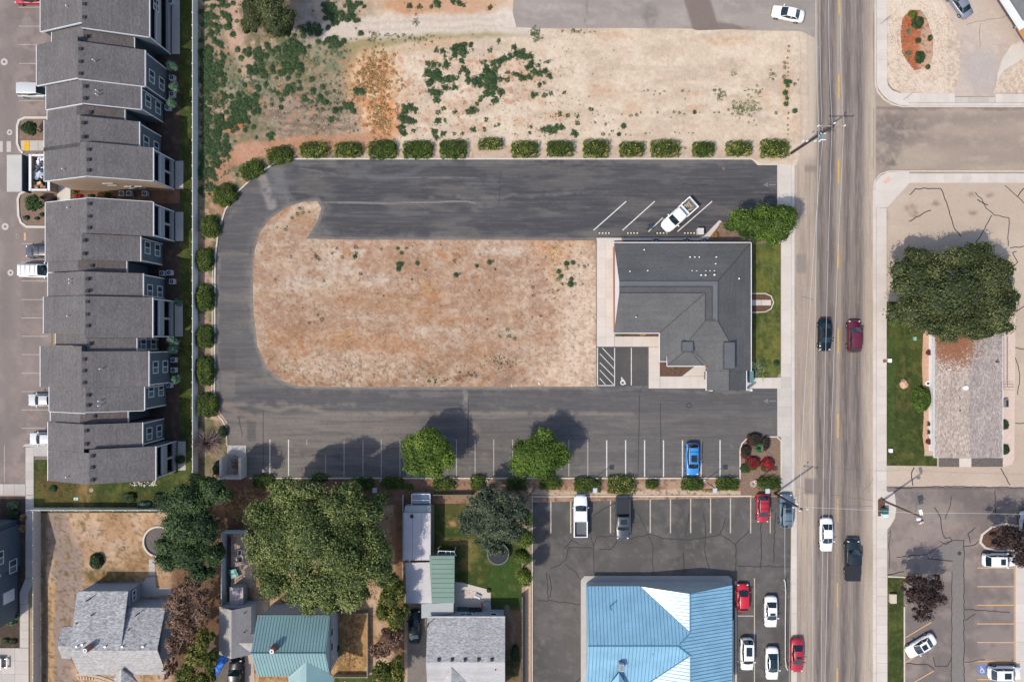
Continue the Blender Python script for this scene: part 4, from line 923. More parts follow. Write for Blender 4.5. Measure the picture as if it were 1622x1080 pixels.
    for (kind, vx, vy) in vents:
        f_ = (WX(vx, ze+1.5)-X0)/(X1-X0); z = ze+(X1-X0)/2*PITCH*(1-abs(2*f_-1))
        X, Y = WX(vx, z), WY(vy, z)
        if kind == 'b': MB().box(X-.2, X+.2, Y-.2, Y+.2, z-.1, z+.16).build('roof_vent', ventd, b)
        else: MB().cyl(X, Y, z-.1, z+.55, .07, n=8).build('vent_pipe', ventw, b)
    return xb
# --- north terrace
b = thing('townhouse_block', 'long northern row of two-storey slate-blue townhouses with staggered charcoal shingle roofs', 'townhouses', (WX(150), WY(120), 0))
town_section(b, 64, 236, -130, 50.5, -130, 58.7, porch=True, vents=[('b', 134, 7), ('b', 134, 28), ('p', 108, 12)], ends='s')
window_e(b, WX(236, ZE)-.12-.0, WY(9, 4), 4.15)
town_section(b, 82, 212, 51, 75, 59, 80, drop=.25, low=True, vents=[('b', 137, 58)])
town_section(b, 58, 229, 71.5, 136, 79.5, 137, wins=(122,), vents=[('b', 128, 78), ('b', 128, 98), ('b', 128, 117), ('p', 150, 97)], ends='s')
town_section(b, 73, 223, 136.5, 174, 137.3, 173.3, wins=(161,), vents=[('b', 135, 137), ('b', 135, 156), ('p', 155, 145), ('p', 155, 151)], ends='s')
town_section(b, 75, 197, 174.3, 192.5, 173.6, 193, drop=.25, low=True, vents=[('b', 144, 178)])
town_section(b, 70, 220, 191, 240, 193, 233, wins=(226,), vents=[('b', 132.5, 195), ('b', 133, 217)], ends='')
town_section(b, 70, 242, 234, 287, 234, 286.5, porch=True, vents=[('b', 141, 237), ('b', 141, 253), ('b', 141, 270), ('p', 102, 269)], ends='s')
# sunlit tan south gable wall
X0, X1 = WX(88), WX(285); 
ysg = WY(286.5, ZE)+.10
m = MB(); m.add([(WX(70, ZE)+.3, ysg, 0), (WX(242, ZE)-.1, ysg, 0), (WX(242, ZE)-.1, ysg, ZE-.3), ((WX(70, ZE)+WX(242, ZE))/2, ysg, ZE+2.7), (WX(70, ZE)+.3, ysg, ZE-.3)]+
            [(WX(70, ZE)+.3, ysg-.08, 0), (WX(242, ZE)-.1, ysg-.08, 0), (WX(242, ZE)-.1, ysg-.08, ZE-.3), ((WX(70, ZE)+WX(242, ZE))/2, ysg-.08, ZE+2.7), (WX(70, ZE)+.3, ysg-.08, ZE-.3)],
            [(5,6,7,8,9), (4,3,2,1,0), (0,1,6,5), (1,2,7,6), (2,3,8,7), (3,4,9,8), (4,0,5,9)]); m.build('gable_wall', tanwall, b)
for px in (178, 200, 212): window_e(b, ysg-.08, WX(px, 3.5), 4.1 if px < 200 else 2.2, 1.5, 1.2, -1, 'y', False)
b_n = b
# --- south terrace
b = thing('townhouse_block', 'long southern row of two-storey slate-blue townhouses ending at the lawn and cross fence', 'townhouses', (WX(150), WY(540), 0))
town_section(b, 72, 242, 321, 374, 320, 374, porch=True, vents=[('b', 142, 323), ('b', 142, 343), ('b', 142, 361), ('p', 110, 330)], ends='n')
town_section(b, 72, 222, 374.2, 415, 374.2, 414, wins=(392.5,), vents=[('b', 134, 381), ('b', 134, 402)], ends='')
town_section(b, 76, 200, 415, 431, 413, 432, drop=.25, low=True, vents=[('b', 146, 421)])
town_section(b, 76, 226, 432.5, 470, 433, 470, wins=(460.5,), vents=[('b', 139, 442), ('b', 139, 461), ('p', 113, 443), ('p', 113, 449)], ends='')
town_section(b, 69, 241, 470.3, 528, 471, 535, porch=True, vents=[('b', 139, 478), ('b', 139, 498), ('b', 140, 516), ('p', 110, 501)], ends='')
town_section(b, 88, 216, 528.3, 547, 535.3, 555.7, drop=.1, wins=(545,), vents=[('b', 142, 545)], ends='')
town_section(b, 64, 235, 548, 612, 556, 612, wins=(581.7,), vents=[('b', 134, 569), ('b', 134, 587), ('b', 134, 606), ('p', 161, 584)], ends='')
town_section(b, 78, 228, 612.3, 651.5, 612.3, 650, wins=(619.5,), vents=[('b', 140, 626), ('b', 140, 642), ('p', 159, 635), ('p', 159, 642)], ends='s')
town_section(b, 80, 202, 652, 667.5, 650.4, 668.5, drop=.25, low=True, vents=[('b', 150, 659)])
town_section(b, 76, 225, 668.4, 712, 669, 706.5, wins=(686.7,), vents=[('b', 137, 682), ('b', 137, 703)], ends='')
town_section(b, 76, 246, 712.3, 761, 706.8, 760.5, porch=True, vents=[('b', 146.5, 722), ('b', 146.5, 740), ('b', 147, 760), ('p', 108, 755)], ends='')
# --- south-west neighbour building, only its east wall in view
b = thing('townhouse_block', 'dark slate two-storey building cut by the left edge beside the narrow footpath', 'townhouses', (-76, WY(900), 0))
xb = WX(28); MB().box(xb-14, xb, WY(978), WY(822), 0, 6.0).build('wall', siding, b); MB().box(xb, xb+.4, WY(895), WY(830), 0, 5.0).build('wall', siding, b)
ya, yb, yc_ = WY(978), WY(822), WY(900); MB().slab([(xb-16, yb+.3, 6.2), (xb-16, yc_, 9.1), (xb+.2, yc_, 9.1), (xb+.2, yb+.3, 6.2)], .2).build('roof', roofT, b); MB().slab([(xb-16, ya-.3, 6.2), (xb+.2, ya-.3, 6.2), (xb+.2, yc_, 9.1), (xb-16, yc_, 9.1)], .2).build('roof', roofT, b); MB().add([(xb-.01, ya, 6), (xb-.01, yb, 6), (xb-.01, yc_, 8.9)], [(0, 1, 2)]).build('gable', siding, b)
window_e(b, xb+.4, WY(896, 1.4), 1.5, 1.9, 1.5); window_e(b, xb+.4, WY(884, 4.1), 4.1, 1.9, 1.5); window_e(b, xb, WY(905, 4.1), 4.1, 1.9, 1.5)
MB().box(xb, xb+.12, WY(946), WY(928), .8, 2.9).build('door', trimw, b); MB().box(WX(-20), WX(17), WY(838), WY(812), 2.6, 2.75).build('porch_roof', M('porch_white', (.6, .63, .66)), b)

# --- rubbish enclosure by the townhouses
b = thing('bin_enclosure', 'open-topped rubbish enclosure with white-capped walls beside the northern townhouses', 'enclosure', (WX(60), WY(275), 0))
xa, xz, ya, yz = WX(46.5, 1.8), WX(79, 1.8), WY(302.5, 1.8), WY(244.5, 1.8)
for nm, bx_ in (('wall', (xa, xa+.28, ya, yz)), ('wall', (xz-.28, xz, ya, WY(287, 1.8))), ('wall', (xa+.29, xz-.29, ya, ya+.28)), ('wall', (xa+.29, WX(72, 1.8), yz-.28, yz))):
    wl = MB().box(*bx_, 0, 1.8).build(nm, tanwall, b); MB().box(bx_[0]-.04, bx_[1]+.04, bx_[2]+.0, bx_[3]+.0, 1.805, 1.87).build('coping', trimw, wl)
MB().box(xa-1.15, xa-1.05, ya, yz, 0, 1.75).build('gate', siding2, b)
def trash(m_, x0, x1, y0, y1, z, n, s_=.3):
    for _ in range(n):
        m_.obox(random.uniform(x0, x1), random.uniform(y0, y1), random.uniform(.5, 1.2)*s_*2, random.uniform(.4, 1)*s_*1.6, random.uniform(0, 3), z-.1, z+random.uniform(.05, .35))
    return m_
binm = M('blue_green_steel', (0.03, 0.06, 0.085), rough=.5)
for (px, py, wx, wy, lab, cols) in ((63, 257, 2.0, 2.1, 'northern steel dumpster heaped with white rubbish bags', ((.8, .8, .84), (.6, .62, .7), (.1, .1, .12))), (57, 277, 2.0, 1.45, 'middle blue-green dumpster holding pale boxes and bags', ((.75, .72, .74), (.3, .4, .5), (.5, .5, .55))), (60, 295, 2.3, 1.3, 'southern dumpster with brown cardboard on top', ((.45, .22, .12), (.1, .12, .16), (.6, .36, .2)))):
    X, Y = WX(px, 1.3), WY(py, 1.3); d = thing('dumpster', lab, 'dumpster', (X, Y, 0), group='dumpsters in the enclosure')
    m = MB(); m.box(X-wx/2, X+wx/2, Y-wy/2, Y-wy/2+.07, .15, 1.3); m.box(X-wx/2, X+wx/2, Y+wy/2-.07, Y+wy/2, .15, 1.3); m.box(X-wx/2, X-wx/2+.07, Y-wy/2+.075, Y+wy/2-.075, .15, 1.3); m.box(X+wx/2-.07, X+wx/2, Y-wy/2+.075, Y+wy/2-.075, .15, 1.3); m.box(X-wx/2+.08, X+wx/2-.08, Y-wy/2+.08, Y+wy/2-.08, .15, .8)
    m.build('body', binm, d)
    for i, cc in enumerate(cols): trash(MB(), X-wx*.36, X+wx*.40, Y-wy*.36, Y+wy*.36, 1.0+.1*i, 9).build('rubbish', M('rubbish_%d_%d_%d' % tuple(int(v*99) for v in cc), cc), d, kind='stuff')

# --- the office with the grey hip roof
off = thing('office_building', 'single-storey office with a large dark grey hip roof at the centre right', 'office', (WX(1080), WY(480), 0))
roofO = shingle('slate_grey_shingle', c(109, 109, 110), 'x', amt=.09); roofO2 = shingle('slate_grey_shingle_y', c(109, 109, 110), 'y', amt=.09)
Z0, Z1, ZM = 2.7, 5.7, 4.6
v = lambda x, y, z: W(x, y, z)
def rf(pts, mt=roofO, t=.2): return MB().slab(pts, t).build('roof', mt, off)
rf([v(973, 385, Z0), v(1189, 385, Z0), v(1137, 445, Z1), v(981, 445, Z1)])
rf([v(1189, 385, Z0), v(1189, 587, Z0), v(1155, 587, ZM), v(1155, 541, ZM), v(1137, 509, Z1), v(1137, 445, Z1)], roofO2)
rf([v(981, 464, Z1), v(1117, 464, Z1), v(1045, 527, Z0), v(973, 527, Z0)])
rf([v(1117, 464, Z1), v(1117, 508, Z1), v(1090, 541, ZM), v(1045, 572, Z0), v(1045, 527, Z0)], roofO2)
rf([v(1117, 508, Z1), v(1137, 509, Z1), v(1155, 541, ZM), v(1122, 578, 3.05), v(1090, 541, ZM)])
rf([v(1090, 541, ZM), v(1122, 578, 3.05), v(1114, 579, Z0), v(1090, 552, 4.45)], roofO2)
rf([v(1090, 541, ZM), v(1090, 552, 4.45), v(1057, 579, Z0), v(1057, 563, Z0+.25), v(1045, 572, Z0)], roofO2)
rf([v(1090, 552, 4.45), v(1114, 579, Z0), v(1057, 579, Z0)])
rf([v(1155, 541, ZM), v(1155, 587, ZM), v(1117, 587, 2.9), v(1122, 578, 3.05)], roofO2)
rf([v(1155, 587.2, 4.4), v(1155, 618, 4.4), v(1119, 618, 2.6), v(1119, 587.2, 2.6)], roofO2)
rf([v(1155, 587.2, 4.4), v(1182, 587.2, 2.6), v(1182, 618, 2.6), v(1155, 618, 4.4)], roofO2)
# sunken flat strip along the ridges, with low kerbs
rf([v(981, 445, Z1-.02), v(1137, 445, Z1-.02), v(1128, 454, Z1-.35), v(981, 454, Z1-.35)], M('ridge_membrane', c(106, 109, 114), noise=((1, .05), (6, .08))), .1)
rf([v(981, 454, Z1-.35), v(1128, 454, Z1-.35), v(1117, 464, Z1-.04), v(981, 464, Z1-.04)], roofO, .1)
rf([v(1137, 445, Z1-.02), v(1137, 509, Z1-.02), v(1128, 502, Z1-.35), v(1128, 454, Z1-.35)], M('ridge_membrane', c(104, 110, 117)), .1)
rf([v(1128, 454, Z1-.35), v(1128, 502, Z1-.35), v(1117, 508, Z1-.04), v(1117, 464, Z1-.04)], roofO2, .1)
rf([v(1128, 502, Z1-.35), v(1137, 509, Z1-.02), v(1117, 508, Z1-.04)], roofO, .1)
capm = M('ridge_cap_dark', c(76, 78, 84), noise=((3, .1),))
def capline(a, b_, w_=.13, mt=capm): return MB().tube((a[0], a[1], a[2]+.02), (b_[0], b_[1], b_[2]+.02), w_/2, n=5).build('ridge_cap', mt, off)
for a, b_ in ((v(981, 445, Z1), v(1137, 445, Z1)), (v(1137, 445, Z1), v(1137, 509, Z1)), (v(1189, 385, Z0), v(1137, 445, Z1)), (v(981, 454, Z1-.3), v(1128, 454, Z1-.3)), (v(1128, 454, Z1-.3), v(1128, 502, Z1-.3)), (v(981, 464, Z1), v(1117, 464, Z1)), (v(1117, 464, Z1), v(1117, 508, Z1)), (v(1117, 464, Z1), v(1045, 527, Z0)),
              (v(1117, 508, Z1), v(1090, 541, ZM)), (v(1137, 509, Z1), v(1155, 541, ZM)), (v(1090, 552, 4.45), v(1057, 579, Z0)), (v(1090, 552, 4.45), v(1114, 579, Z0)), (v(1155, 541, ZM), v(1155, 587, ZM)), (v(1155, 588, 4.4), v(1155, 618, 4.4))): capline(a, b_, .10)
for x0, x1, y0, y1, z in ((1080, 1098, 541, 557, 4.7), (1146.5, 1164, 542, 584.5, 4.73)):
    rf([v(x0, y0, z), v(x0, y1, z), v(x1, y1, z), v(x1, y0, z)], M('ridge_membrane', c(104, 110, 117)), .5); capline(v(x0, y0, z), v(x1, y0, z), .12)
    for q in ((x0, y0, x0, y1), (x1, y0, x1, y1), (x0, y1, x1, y1)): capline(v(q[0], q[1], z), v(q[2], q[3], z), .09)
brick = M('red_brick', (0.33, 0.145, 0.10), noise=(((3, 3, 9), .2), (9, .1)))
m = MB()
wp = [W(975, 388, Z0)[:2], W(1187, 388, Z0)[:2], W(1187, 585, Z0)[:2], W(1125, 583, Z0)[:2], W(1125, 566, Z0)[:2], W(1053, 566, Z0)[:2], W(1053, 525, Z0)[:2], W(976, 525, Z0)[:2]]
m.prism(wp, 0, 2.49); m.build('wall', brick, off)
xg = WX(974.5, Z0); m = MB().add([(xg, WY(525, Z0), 2.5), (xg, WY(388, Z0), 2.5), (xg+.2, WY(447, Z1), 5.4), (xg+.2, WY(463, Z1), 5.4), (xg+.4, WY(525, Z0), 2.5), (xg+.4, WY(388, Z0), 2.5), (xg+.4, WY(447, Z1), 5.4), (xg+.4, WY(463, Z1), 5.4)], [(0,3,2,1), (4,5,6,7), (0,1,5,4)]); m.build('gable', trimw, off)
g = MB(); zt = Z0-.05
for a, b_ in (((972.3, 384.3), (1189.7, 384.3)), ((1189.8, 385), (1189.8, 588)), ((973, 527.8), (1045, 527.8)), ((1056.6, 564), (1056.6, 579.7)), ((1057, 580), (1114, 580)), ((1114.6, 564), (1114.6, 579.7)), ((1044.3, 528), (1044.3, 572)), ((1045, 572.6), (1056, 572.6))):
    g.strip([W(*a, zt)[:2], W(*b_, zt)[:2]], .11, Z0-.16, Z0+.02)
g.build('gutter', trimw, off)
g = MB(); g.strip([W(1182.6, 587, 2.6)[:2], W(1182.6, 618.5, 2.6)[:2]], .11, 2.4, 2.62); g.strip([W(1118.6, 588, 2.6)[:2], W(1118.6, 618.5, 2.6)[:2]], .1, 2.4, 2.62); g.build('gutter', trimw, off)
for px, py in ((1119.5, 616), (1181, 616), (1119.5, 597)): MB().box(WX(px)-.15, WX(px)+.15, WY(py)-.15, WY(py)+.15, 0, 2.4).build('porch_post', trimw, off)
for px, py, s_ in ((1020, 396, .22), (997.5, 430, .2), (1025.5, 429, .2), (1007, 502, .15), (1092.5, 407.5, .22), (1100, 407.5, .2), (1107, 407.5, .2), (1134, 407.5, .22), (1133, 418, .2), (1096, 429, .14), (1103, 429, .14), (1117.5, 429, .14), (1124, 429, .14), (1131, 429, .14), (1110, 436, .25), (1117, 436, .25), (1131, 435.5, .28), (1170, 441.5, .24), (1109, 524, .24), (981.5, 454.5, .12), (1117.5, 507, .12)):
    z = Z0+max(0, min(3, (py-385)/60*3)) if py < 445 else (4.8 if py > 510 else 4.4); z = 3.8 if px == 1170 else z
    X, Y = WX(px, z), WY(py, z); MB().cyl(X, Y, z-.35, z+.30, s_*.42, n=8).build('vent_pipe', ventw, off)
# things along the office's north wall
for i, px in enumerate((1005, 1155)): window_e(off, WY(388, Z0), WX(px, 2), 1.6, 1.6, 1.2, 1, 'y', False)
for px, lab in ((1039, 'blue-grey air conditioner behind the office, westernmost of the pair by the plain slab'), (1088, 'round-fan air conditioner behind the office beside the slab'), (1116, 'air conditioner with a blue rim at the eastern end behind the office')):
    X, Y = WX(px, .8), WY(382.5, .8)+.1; a = thing('air_conditioner', lab, 'air conditioner', (X, Y, 0), group='air conditioners behind the office')
    MB().box(X-.4, X+.4, Y-.38, Y+.38, .1, .85).build('casing', M('ac_grey', (.22, .3, .36), rough=.5), a); MB().ring(X, Y, .85, .93, .2, .33, 16).build('fan_guard', ventd, a)

# --- blue metal roof building
bl = thing('blue_roof_building', 'commercial building under a bright blue standing-seam metal roof at the bottom', 'building', (WX(1040), WY(1023), 0))
bluem = M('blue_metal', c(146, 196, 224), rough=.27, spec=.55, metal=0.0, noise=((0.5, .10), (5, .06)))
blued = M('blue_seam', c(98, 150, 186), rough=.4, spec=.5, noise=None)
ZB = 2.6; yN, yR = WY(928, ZB), WY(1023, 5.4); yS = 2*yR-yN; xW, xE = WX(928, ZB), WX(1160, ZB); xC = WX(1093, 4.8); pm = 2.8/(yN-yR); rr = 2.2/(xE-xC); Q1, Q2 = ZB+2.2, ZB+2.8
def zmain(y): return ZB+pm*(yN-y) if y > yR else ZB+pm*(y-yS)
xg0 = 2*xC-xE; yJ = yN-2.2/pm; xTop = xC-.6/rr
blue_faces = [([(xW, yN, ZB), (xg0, yN, ZB), (xC, yJ, Q1), (xTop, yR, Q2), (xW, yR, Q2)], 'x'),
              ([(xW, yS, ZB), (xW, yR, Q2), (xTop, yR, Q2), (xC, 2*yR-yJ, Q1), (xg0, yS, ZB)], 'x'),
              ([(xE, yS-0, ZB), (xE, yN+.15, ZB), (xC, yN-.3, Q1), (xC, yJ, Q1), (xTop, yR, Q2), (xC, 2*yR-yJ, Q1), (xC, yS+.3, Q1)], 'y'),
              ([(xg0, yN-.05, ZB), (xC, yN-.3, Q1), (xC, yJ, Q1)], 'y'), ([(xg0, yS+.05, ZB), (xC, 2*yR-yJ, Q1), (xC, yS+.3, Q1)], 'y')]
def plane_of(f):
    a, b_, c_ = Vector(f[0]), Vector(f[1]), Vector(f[2]); n = (b_-a).cross(c_-a); n.normalize()
    if n.z < 0: n = -n
    return lambda x, y: a.z-(n.x*(x-a.x)+n.y*(y-a.y))/n.z
for k, (f, ax) in enumerate(blue_faces):
    r_ = MB().slab(list(f), .15).build('roof', bluem, bl)
    zf = plane_of(f); poly = [(p[0], p[1]) for p in f]; m = MB()
    i = 0 if ax == 'x' else 1; lo, hi = min(p[i] for p in poly), max(p[i] for p in poly); t = lo+.25
    while t < hi:
        cr = []
        for j in range(len(poly)):
            p, q = poly[j], poly[(j+1) % len(poly)]
            if (p[i]-t)*(q[i]-t) < 0:
                s_ = (t-p[i])/(q[i]-p[i]); cr.append(p[1-i]+s_*(q[1-i]-p[1-i]))
        cr.sort()
        for a0, a1 in zip(cr[::2], cr[1::2]):
            P0, P1 = ((t, a0), (t, a1)) if ax == 'x' else ((a0, t), (a1, t)); z0, z1 = zf(*P0), zf(*P1); w_ = .03
            o1 = (w_, 0) if ax == 'x' else (0, w_)
            m.add([(P0[0]-o1[0], P0[1]-o1[1], z0), (P0[0]+o1[0], P0[1]+o1[1], z0), (P1[0]+o1[0], P1[1]+o1[1], z1), (P1[0]-o1[0], P1[1]-o1[1], z1)]+
                  [(P0[0]-o1[0]*.7, P0[1]-o1[1]*.7, z0+.06), (P0[0]+o1[0]*.7, P0[1]+o1[1]*.7, z0+.06), (P1[0]+o1[0]*.7, P1[1]+o1[1]*.7, z1+.06), (P1[0]-o1[0]*.7, P1[1]-o1[1]*.7, z1+.06)],
                  [(4,5,6,7), (0,1,5,4), (1,2,6,5), (2,3,7,6), (3,0,4,7)])
        t += .5
    m.build('roof_seams', blued, r_, kind='stuff')
for a, b_ in (((xW, yR, Q2+.02), (xTop, yR, Q2+.02)), ((xTop, yR, Q2+.02), (xC, yJ, Q1+.02)), ((xTop, yR, Q2+.02), (xC, 2*yR-yJ, Q1+.02)), ((xC, yJ, Q1+.02), (xC, yN-.3, Q1+.02)), ((xC, 2*yR-yJ, Q1+.02), (xC, yS, Q1+.02)), ((xC, yJ, Q1+.02), (xg0, yN, ZB+.02)), ((xC, 2*yR-yJ, Q1+.02), (xg0, yS, ZB+.02))):
    MB().tube(a, b_, .09, n=5).build('ridge_cap', blued, bl)
pale = M('pale_render', (.42, .44, .43), noise=((1, .06), (8, .05)))
wx0, wx1, wy0, wy1 = xW+.25, xE-.25, yS+.4, yN-.25; r_ = .4
fp = [(wx0, wy0), (wx1, wy0), (wx1, wy1-r_)]+[(wx1-r_+r_*math.cos(t), wy1-r_+r_*math.sin(t)) for t in np.linspace(0, PI/2, 5)]+[(wx0+r_+r_*math.cos(t), wy1-r_+r_*math.sin(t)) for t in np.linspace(PI/2, PI, 5)]
MB().prism(fp, 0, ZB-.16).build('wall', pale, bl)
MB().prism([(xg0+.2, wy1-.3), (xC, wy1-.3), (xE-.4, wy1-.3), (xE-.4, wy1-.6), (xg0+.2, wy1-.6)], ZB-.16, ZB-.1).build('gable_base', pale, bl)
MB().add([(xg0+.3, yN-.3, ZB-.16), (xE-.4, yN-.3, ZB-.16), (xC, yN-.5, Q1-.2)], [(0, 1, 2)]).build('gable', pale, bl)
MB().add([(xg0+.3, yS+.3, ZB-.16), (xE-.4, yS+.3, ZB-.16), (xC, yS+.5, Q1-.2)], [(0, 1, 2)]).build('gable', pale, bl)
MB().box(xE-.02, xE+.25, yS, WY(985, 3), 1.9, 2.3).build('awning', M('grey_awning', (.2, .22, .25)), bl)
X, Y = WX(984, 5), WY(1055, 5); sk = MB().box(X-.32, X+.32, Y-.5, Y+.5, 4.0, 5.5).build('roof_unit', metalg, bl); MB().box(X-.22, X+.22, Y-.36, Y+.36, 5.501, 5.52).build('grille', M('grey_grille', (.2, .22, .24)), sk)
X, Y = WX(980, 4.7), WY(1064, 4.7)
MB().add([(X, Y, 4.9), (X-1.4, Y-2.6, 3.7), (X+1.4, Y-2.6, 3.7), (X, Y-2.6, 4.8)], [(0, 1, 3), (0, 3, 2), (1, 2, 3)]).build('dormer', bluem, bl)
for px, py in ((968, 964), (1033, 1033)): MB().cyl(WX(px, 4.5), WY(py, 4.5), 3.2, 5.0, .08, n=8).build('vent_pipe', blued, bl)

# --- helper for the smaller gabled houses with a ridge running east-west
def gable_ew(b, x0, x1, yn, yr, ys, ze, zr, mt, over=0.0, name='roof', xr0=None, xr1=None, t=.18, fas=trimw):
    xr0 = x0 if xr0 is None else xr0; xr1 = x1 if xr1 is None else xr1
    MB().slab([(x0, yn, ze), (xr0, yr, zr), (xr1, yr, zr), (x1, yn, ze)], t).build(name, mt[0], b)
    MB().slab([(x0, ys, ze), (x1, ys, ze), (xr1, yr, zr), (xr0, yr, zr)], t).build(name, mt[1], b)
    if fas is not None:
        f = MB(); f.box(x0, x1, yn+.005, yn+.08, ze-.2, ze); f.box(x0, x1, ys-.08, ys-.005, ze-.2, ze); f.build('gutter', fas, b)
def gable_body(b, x0, x1, yn, yr, ys, ze, zr, mt):
    MB().add([(x0, ys, 0), (x0, yn, 0), (x0, yn, ze), (x0, yr, zr), (x0, ys, ze), (x1, ys, 0), (x1, yn, 0), (x1, yn, ze), (x1, yr, zr), (x1, ys, ze)],
             [(0,4,3,2,1), (5,6,7,8,9), (0,5,9,4), (1,2,7,6)]).build('wall', mt, b)
# --- teal metal roof house
th = thing('teal_roof_house', 'house under a muted teal metal roof with a brick chimney below the large tree', 'house', (WX(465), WY(1030), 0))
teal = M('teal_metal', c(132, 170, 172), rough=.48, spec=.9, noise=((0.5, .06), (4, .05))); teals = M('teal_seam', c(72, 116, 126), rough=.4, noise=None); ltwall = M('pale_blue_wall', (.36, .41, .46), noise=(((.5, .5, 8), .06), (6, .05)))
x0, x1, yn, yr = WX(408, 5), WX(523, 5), WY(975, 5), WY(1034, 7.5); ys = 2*yr-yn; yss = WY(1071, 5)
MBs = [([(x0, yn, 5), (x0, yr, 7.5), (x1, yr, 7.5), (x1, yn, 5)]), ([(x0, yss, 5.0), (x1, yss, 5.0), (x1, yr, 7.5), (x0, yr, 7.5)])]
for f in MBs:
    r_ = MB().slab(f, .15).build('roof', teal, th); zf = plane_of(f); m = MB(); t = x0+.3
    while t < x1-.05:
        y_a, y_b = f[0][1], yr; za, zb = zf(t, y_a), zf(t, y_b); m.tube((t, y_a, za+.01), (t, y_b, zb+.01), .03, n=4); t += .42
    m.build('roof_seams', teals, r_, kind='stuff')
MB().tube((x0, yr, 7.52), (x1, yr, 7.52), .08, n=5).build('ridge_cap', teals, th)
gable_body(th, x0+.3, x1-.15, yn-.25, yr, yss+.3, 4.75, 7.2, ltwall)
f = MB(); f.box(x0, x1, yn+.005, yn+.09, 4.8, 5.0); f.box(x1+.0, x1+.06, yss, yn, 4.75, 4.85); f.build('gutter', teals, th)
for py in (1000, 1023, 1047): window_e(th, x1-.15, WY(py, 3.5), 3.6, 1.3, 1.3, 1, 'x', False)
X, Y = WX(436, 7), WY(1024, 7); ch = MB().box(X-.3, X+.3, Y-.35, Y+.35, 5.8, 8.3).build('chimney', brick, th); MB().ring(X, Y, 8.3, 8.42, .15, .3, 10).build('chimney_cap', trimw, ch)
g0, g1, gp = WX(457, 5.2), WX(528, 5.2), WX(486, 6.4)
MB().slab([(g0, WY(1090, 5), 5.0), (gp, WY(1090, 5), 6.6), (gp, WY(1047, 6.6), 6.6), (g0, WY(1071, 5.2), 5.35)], .12).build('roof', teal, th)
MB().slab([(gp, WY(1090, 5), 6.6), (g1, WY(1090, 5), 5.0), (g1, WY(1071, 5.2), 5.1), (gp, WY(1047, 6.6), 6.6)], .12).build('roof', teal, th)
# --- pale grey garage beside it
gh = thing('grey_garage', 'pale grey shingle-roofed garage with a small cross gable left of the teal roof', 'garage', (WX(373), WY(1000), 0))
shL = shingle('grey_shingle_lit', c(184, 180, 178), 'y', .07); shL2 = shingle('grey_shingle_shade', c(160, 158, 160), 'y', .07)  # one shingle in two tones: sunny slopes painted lighter, shaded ones darker
z0, z1 = 2.8, 4.2; xl, xm, xr = WX(347, z0), WX(366.5, z1), WX(398, z0)
ya, yb = WY(1036, z0), WY(960, z0)
MB().slab([(xl, ya, z0), (xm, ya, z1), (xm, yb, z1), (xl, yb, z0)], .15).build('roof', shL, gh); MB().slab([(xm, ya, z1), (xr, ya, z0), (xr, yb, z0), (xm, yb, z1)], .15).build('roof', shL2, gh)
MB().slab([(WX(378, 3.7), WY(1018, 3.7), 3.75), (WX(404, 3.7), WY(1018, 3.7), 3.75), (WX(404, 2.9), WY(1003, 2.9), 2.95), (WX(393, 2.9), WY(1003, 2.9), 2.95)], .12).build('roof', shL2, gh)
MB().slab([(WX(378, 3.7), WY(1018, 3.7), 3.75), (WX(395, 2.9), WY(1031, 2.9), 2.95), (WX(404, 2.9), WY(1031, 2.9), 2.95), (WX(404, 3.7), WY(1018, 3.7), 3.75)], .12).build('roof', shL, gh)
MB().prism([(xl+.3, ya+.2), (xr-.3, ya+.2), (xr-.3, yb-.2), (xl+.3, yb-.2)], 0, 2.65).build('wall', ltwall, gh)
for py in (970, 1000): MB().cyl(WX(388, 3.2), WY(py, 3.2), 3, 3.5, .08, n=7).build('vent_pipe', ventd, gh)
# --- grey shingle house (lower left)
h1 = thing('grey_roof_house', 'house with a broad speckled grey shingle roof in the lower left garden', 'house', (WX(180), WY(1000), 0))
sg1 = shingle('speckled_shingle', c(178, 178, 180), 'x', .32, .8); sg2 = shingle('speckled_shingle_lit', c(184, 181, 179), 'x', .18, .8)  # sun-facing slopes get the lighter copy, so sunlight is partly in the colour
zr = 5.6; ze = 3.3; yr = WY(1028, zr); xa, xz = WX(110, ze), WX(265, ze)
MB().slab([v(122, 936, 3.6), v(110, 1030, 5.6), v(191, 1030, 5.6), v(203, 936, 3.6)], .2).build('roof', sg1, h1)
MB().slab([v(191.5, 1003, 4.9), v(190, 1028.5, 5.58), v(249, 1028.5, 5.58), v(262, 962, 3.4), v(203, 962, 3.4)], .2).build('roof', sg1, h1)
MB().slab([v(108, 1030, 5.6), v(126, 1068, 3.6), v(264, 1068, 3.3), v(249, 1029, 5.6)], .2).build('roof', sg2, h1)
MB().slab([v(98, 992, 3.4), v(91, 1023, 4.6), v(113, 1023, 4.6), v(118, 992, 3.4)], .2).build('roof', sg1, h1)
MB().slab([v(91, 1023, 4.6), v(98, 1042, 3.4), v(112, 1043, 3.4), v(113, 1023, 4.6)], .2).build('roof', sg2, h1)
MB().slab([v(192, 1059, 4.6), v(180, 1075, 3.4), v(192, 1092, 3.4), v(192, 1092, 4.4)], .12).build('roof', sg2, h1); MB().slab([v(192, 1059, 4.6), v(192, 1092, 4.4), v(218, 1080, 3.3), v(210, 1069, 3.4)], .12).build('roof', sg1, h1)
